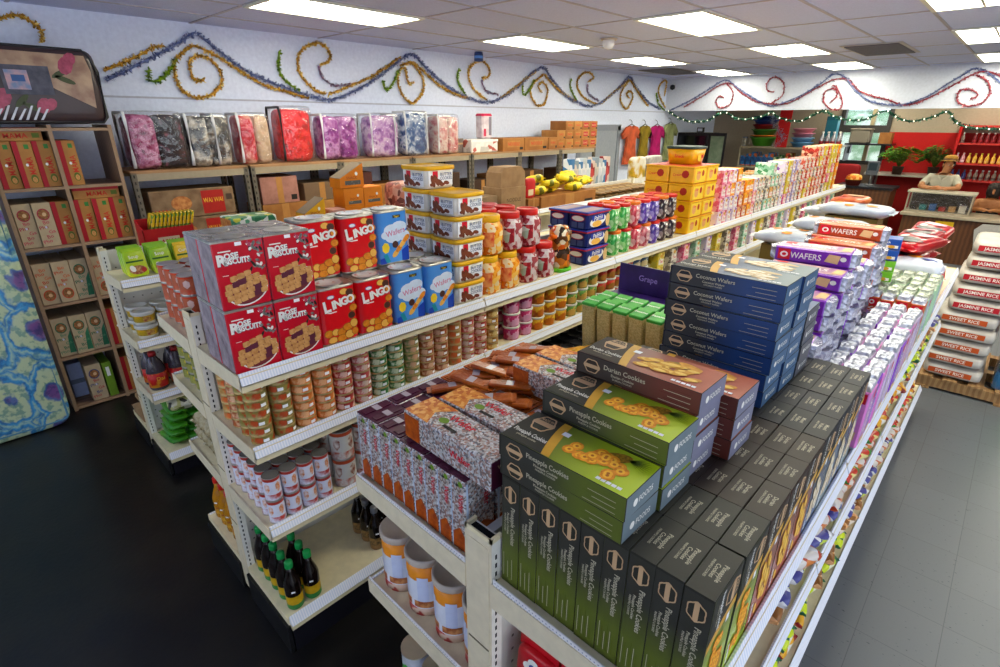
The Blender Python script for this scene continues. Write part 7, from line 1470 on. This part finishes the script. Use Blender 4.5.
t = thing('side_counter', 'low dark side counter carrying the terminal and snack baskets', 'counter', (-2.1, 11.9, 0)); b = MB(); b.box(-.35, .5, -.3, .3, 0, 1.06, lam); b.build('front_panel', t); b = MB(); b.box(-.38, .53, -.33, .33, 1.06, 1.099, blk); b.build('worktop', t)
t = thing('snack_basket', 'orange filled snack basket on the side counter', 'basket', (-2.22, 11.72, 1.1)); b = MB(); b.lathe([(.1, 0), (.14, .1), (.145, .1)], M('basket_wine', '#6A2A24', .5), n=18); b.build('woven_body', t); b = MB(); b.pillow(.26, .26, .16, M('snack_orange', '#C86A1E', .4, kind='voronoi', scale=18, ramp=['#C86A1E', '#D89A3A', '#A8401A', '#E0B060']), (0, 0, .12), 14, 8, .8, .8); b.build('snack_filling', t)
t = thing('desk_chair', 'red backed chair behind the side counter', 'chair', (-2.55, 12.5, 0)); b = MB(); b.pillow(.46, .1, .5, M('chair_red', '#8A1016', .6), (0, .18, 1.16), 18, 12, .35, .4); b.build('backrest', t); b = MB(); b.pillow(.46, .44, .09, M('chair_red', '#8A1016', .6), (0, 0, .68), 18, 10, .4, .4); b.build('seat', t); b = MB(); b.tube([(0, 0, .06), (0, 0, .64)], .03, blk); b.tube([(0, .15, .66), (0, .23, .78), (0, .22, .98)], .02, blk); b.build('column', t)
for k in range(5): b = MB(); a = 2*pi*k/5; b.tube([(0, 0, .08), (.28*cos(a), .28*sin(a), .03)], .02, blk); b.build('leg', t)
# ================================================================= people
def skin(name, nodes, edges, m_, parent, sub=2):
    me = bpy.data.meshes.new(name); me.from_pydata([n[0] for n in nodes], edges, []); o = bpy.data.objects.new(name, me); C.objects.link(o)
    md = o.modifiers.new('skin', 'SKIN'); md.use_smooth_shade = True
    for i, n in enumerate(nodes):
        r = n[1]; me.skin_vertices[0].data[i].radius = (r, r) if not isinstance(r, tuple) else r
    me.skin_vertices[0].data[0].use_root = True
    o.modifiers.new('sub', 'SUBSURF').levels = sub; o.modifiers['sub'].render_levels = sub
    dg = bpy.context.evaluated_depsgraph_get(); m2 = bpy.data.meshes.new_from_object(o.evaluated_get(dg)); m2.name = name; m2.materials.clear(); m2.materials.append(m_)
    for p in m2.polygons: p.use_smooth = True
    o.modifiers.clear(); o.data = m2; o.parent = parent; return o
sk = M('skin_tan', '#B07E5C', .55, col2='#A06E4C', scale=20); hairm = M('hair_black', '#1A1412', .6, col2='#2A201C', scale=80, bump=.4); shirt = M('shirt_white', '#C0BCAC', .75, col2='#B0AC9C', scale=9, bump=.3, bscale=12); straw = M('hat_straw', '#B08434', .7, col2='#94692A', scale=60, bump=.3)
def hand(N_, E_, wrist, palm, fdir, side, up):
    """palm and five fingers grown from the wrist node"""
    base = len(N_); p = Vector(palm); f = Vector(fdir).normalized(); s = Vector(side).normalized(); u = Vector(up).normalized()
    N_.append((tuple(p), (.036, .018))); E_.append((wrist, base))
    for i, (off, ln) in enumerate(((-.027, .062), (-.009, .072), (.009, .068), (.027, .052))):
        q = p+s*off+f*.04; a = len(N_); N_.append((tuple(q), .0095)); N_.append((tuple(q+f*ln*.5-u*.004), .0085)); N_.append((tuple(q+f*ln-u*.02), .007)); E_ += [(base, a), (a, a+1), (a+1, a+2)]
    a = len(N_); q = p-s*.035-f*.005; N_.append((tuple(q), .011)); N_.append((tuple(q-s*.02+f*.03), .009)); E_ += [(base, a), (a, a+1)]
t = thing('person', 'person in a straw hat and white shirt leaning on the glass display case', 'person', (-.98, 12.02, 0)); ZT = 1.118
N_ = [((0, .18, .86), (.15, .11)), ((0, .14, 1.0), (.15, .11)), ((0, .08, 1.14), (.165, .115)), ((0, .03, 1.27), (.16, .1)), ((0, .0, 1.345), (.075, .07)), ((.015, -.025, 1.4), (.052, .055)), ((.03, -.04, 1.455), (.07, .085)), ((.035, -.045, 1.53), (.076, .092)), ((.035, -.035, 1.585), (.055, .07)),
      ((-.17, .03, 1.295), .06), ((-.235, -.06, 1.2), .052), ((-.26, -.2, 1.155), .042), ((-.14, -.36, 1.15), .034), ((-.03, -.4, 1.148), .026),
      ((.17, .03, 1.295), .06), ((.235, -.06, 1.2), .052), ((.26, -.2, 1.155), .042), ((.14, -.34, 1.15), .034), ((.04, -.37, 1.155), .026),
      ((-.09, .2, .78), .1), ((-.11, .2, .45), .07), ((-.11, .22, .1), .05), ((-.11, .12, .04), .04), ((.09, .2, .78), .1), ((.11, .2, .45), .07), ((.11, .22, .1), .05), ((.11, .12, .04), .04)]
E_ = [(i, i+1) for i in range(8)]+[(3, 9), (9, 10), (10, 11), (11, 12), (12, 13), (3, 14), (14, 15), (15, 16), (16, 17), (17, 18), (0, 19), (19, 20), (20, 21), (21, 22), (0, 23), (23, 24), (24, 25), (25, 26)]
hand(N_, E_, 13, (.03, -.41, 1.15), (1, -.05, -.05), (0, -1, 0), (0, 0, 1)); hand(N_, E_, 18, (-.02, -.385, 1.175), (-1, -.1, -.05), (0, 1, 0), (0, 0, 1))
N_ = [(p if p[2] > 1.13 or True else p, r) for p, r in N_]
skin('body', N_, E_, sk, t)
S_ = [N_[i] for i in range(5)]; S_ = [(p, (r[0]*1.12, r[1]*1.16)) for p, r in S_[:4]]+[((0, .005, 1.325), (.1, .085))]
S_ += [(N_[i][0], N_[i][1]*1.25) for i in (9, 10)]+[((-.245, -.12, 1.18), .062)]+[(N_[i][0], N_[i][1]*1.25) for i in (14, 15)]+[((.245, -.12, 1.18), .062)]
skin('shirt', S_, [(0, 1), (1, 2), (2, 3), (3, 4), (3, 5), (5, 6), (6, 7), (3, 8), (8, 9), (9, 10)], shirt, t)
b = MB()
for sg in (-1, 1): b.add([(.0, -.09, 1.24), (sg*.02, -.098, 1.3), (sg*.075, -.06, 1.36), (sg*.06, -.08, 1.3)], [(0, 1, 2, 3) if sg > 0 else (3, 2, 1, 0)], M('collar_white', '#CCC8B8', .7))
for k in range(4): b.lathe([(.007, 0), (.007, .004)], M('button_tan', '#8A7A60', .5), (0, -.115+.02*k*.2, 1.2-.06*k), 8)
b.build('collar', t)
b = MB(); hc = (.035, -.03, 1.572)
b.lathe([(.118, 0), (.122, .006), (.098, .012), (.096, .045), (.086, .075), (.06, .092), (.001, .098)], [straw, straw, M('hat_band', '#6A4A24', .6), straw, straw, straw], hc, 28, sy=1.12); b.build('straw_hat', t)
b = MB(); b.pillow(.17, .2, .13, hairm, (.035, -.0, 1.525), 18, 10, .8, .8); b.build('hair', t)
b = MB(); ft = Vector((.5, -.85, 0)).normalized(); rg = Vector((.85, .5, 0)); hd = Vector((.035, -.045, 1.5))
b.pillow(.03, .04, .05, sk, tuple(hd+ft*.098-Vector((0, 0, .012))), 10, 8, .9, .9); b.build('nose', t)
for sg in (-1, 1):
    b = MB(); b.pillow(.022, .022, .014, M('eye_white', '#D8D4CC', .3), tuple(hd+ft*.083+rg*.033*sg+Vector((0, 0, .012))), 10, 6, .9, .9); b.pillow(.01, .01, .012, ink, tuple(hd+ft*.092+rg*.033*sg+Vector((0, 0, .012))), 8, 6, .9, .9); b.build('eye', t)
    b = MB(); b.pillow(.02, .035, .06, sk, tuple(hd+rg*.078*sg-ft*.01), 10, 8, .8, .8); b.build('ear', t)
b = MB(); b.pillow(.045, .02, .012, M('lips', '#7A4238', .5), tuple(hd+ft*.084-Vector((0, 0, .055))), 10, 6, .9, .9); b.build('mouth', t)
b = MB(); tr = M('trousers_dark', '#24242C', .7); b.lathe([(.001, .7), (.16, .72), (.175, .85), (.16, .93)], tr, (0, .19, 0), 18, sy=.75)
for sx in (-.11, .11): b.lathe([(.07, .12), (.085, .45), (.1, .8)], tr, (sx, .2, 0), 14)
b.build('trousers', t)
t = thing('person', 'person with dark hair and bare shoulder seated behind the counter by the bottle shelf', 'person', (-.27, 12.2, 0))
N_ = [((0, 0, .5), (.16, .12)), ((0, -.01, .64), (.14, .1)), ((0, -.03, .8), (.15, .1)), ((0, -.05, .92), (.14, .085)), ((0, -.06, .99), (.055, .05)), ((0, -.09, 1.06), (.06, .075)), ((.0, -.1, 1.14), (.072, .088)), ((0, -.09, 1.19), (.055, .07)),
      ((-.16, -.05, .93), .062), ((-.22, -.12, .8), .052), ((-.2, -.3, .84), .042), ((-.08, -.38, .85), .03), ((.16, -.05, .93), .062), ((.22, -.12, .8), .052), ((.2, -.3, .84), .042), ((.1, -.38, .85), .03), ((-.1, -.2, .48), .09), ((-.1, -.45, .46), .065), ((-.1, -.46, .1), .045), ((.1, -.2, .48), .09), ((.1, -.45, .46), .065), ((.1, -.46, .1), .045)]
E_ = [(i, i+1) for i in range(7)]+[(3, 8), (8, 9), (9, 10), (10, 11), (3, 12), (12, 13), (13, 14), (14, 15), (0, 16), (16, 17), (17, 18), (0, 19), (19, 20), (20, 21)]
hand(N_, E_, 11, (-.04, -.42, .85), (1, -.4, -.05), (0, -1, 0), (0, 0, 1)); hand(N_, E_, 15, (.05, -.42, .85), (-1, -.4, -.05), (0, 1, 0), (0, 0, 1)); skin('body', N_, E_, M('skin_warm', '#A8744C', .5, col2='#9A6640', scale=20), t)
skin('top', [(p, (r[0]*1.1, r[1]*1.14)) for p, r in N_[:3]]+[((0, -.045, .89), (.13, .095))], [(0, 1), (1, 2), (2, 3)], M('top_black', '#1C1A20', .7), t)
b = MB(); b.pillow(.2, .22, .26, hairm, (0, -.06, 1.13), 18, 12, .7, .8); b.pillow(.17, .09, .3, hairm, (0, .04, .98), 16, 10, .6, .7); b.build('hair', t)
b = MB(); b.pillow(.03, .04, .05, M('skin_warm', '#A8744C'), (0, -.19, 1.1), 10, 8, .9, .9); b.build('nose', t)
t = thing('stool', 'plain stool under the seated person behind the counter', 'stool', (-.27, 12.25, 0)); b = MB(); b.lathe([(.17, .33), (.18, .36), (.17, .39)], lam, n=20); b.build('seat', t)
for k in range(4): b = MB(); a = pi/4+pi/2*k; b.tube([(.13*cos(a), .13*sin(a), .34), (.17*cos(a), .17*sin(a), .01)], .015, blk); b.build('leg', t)
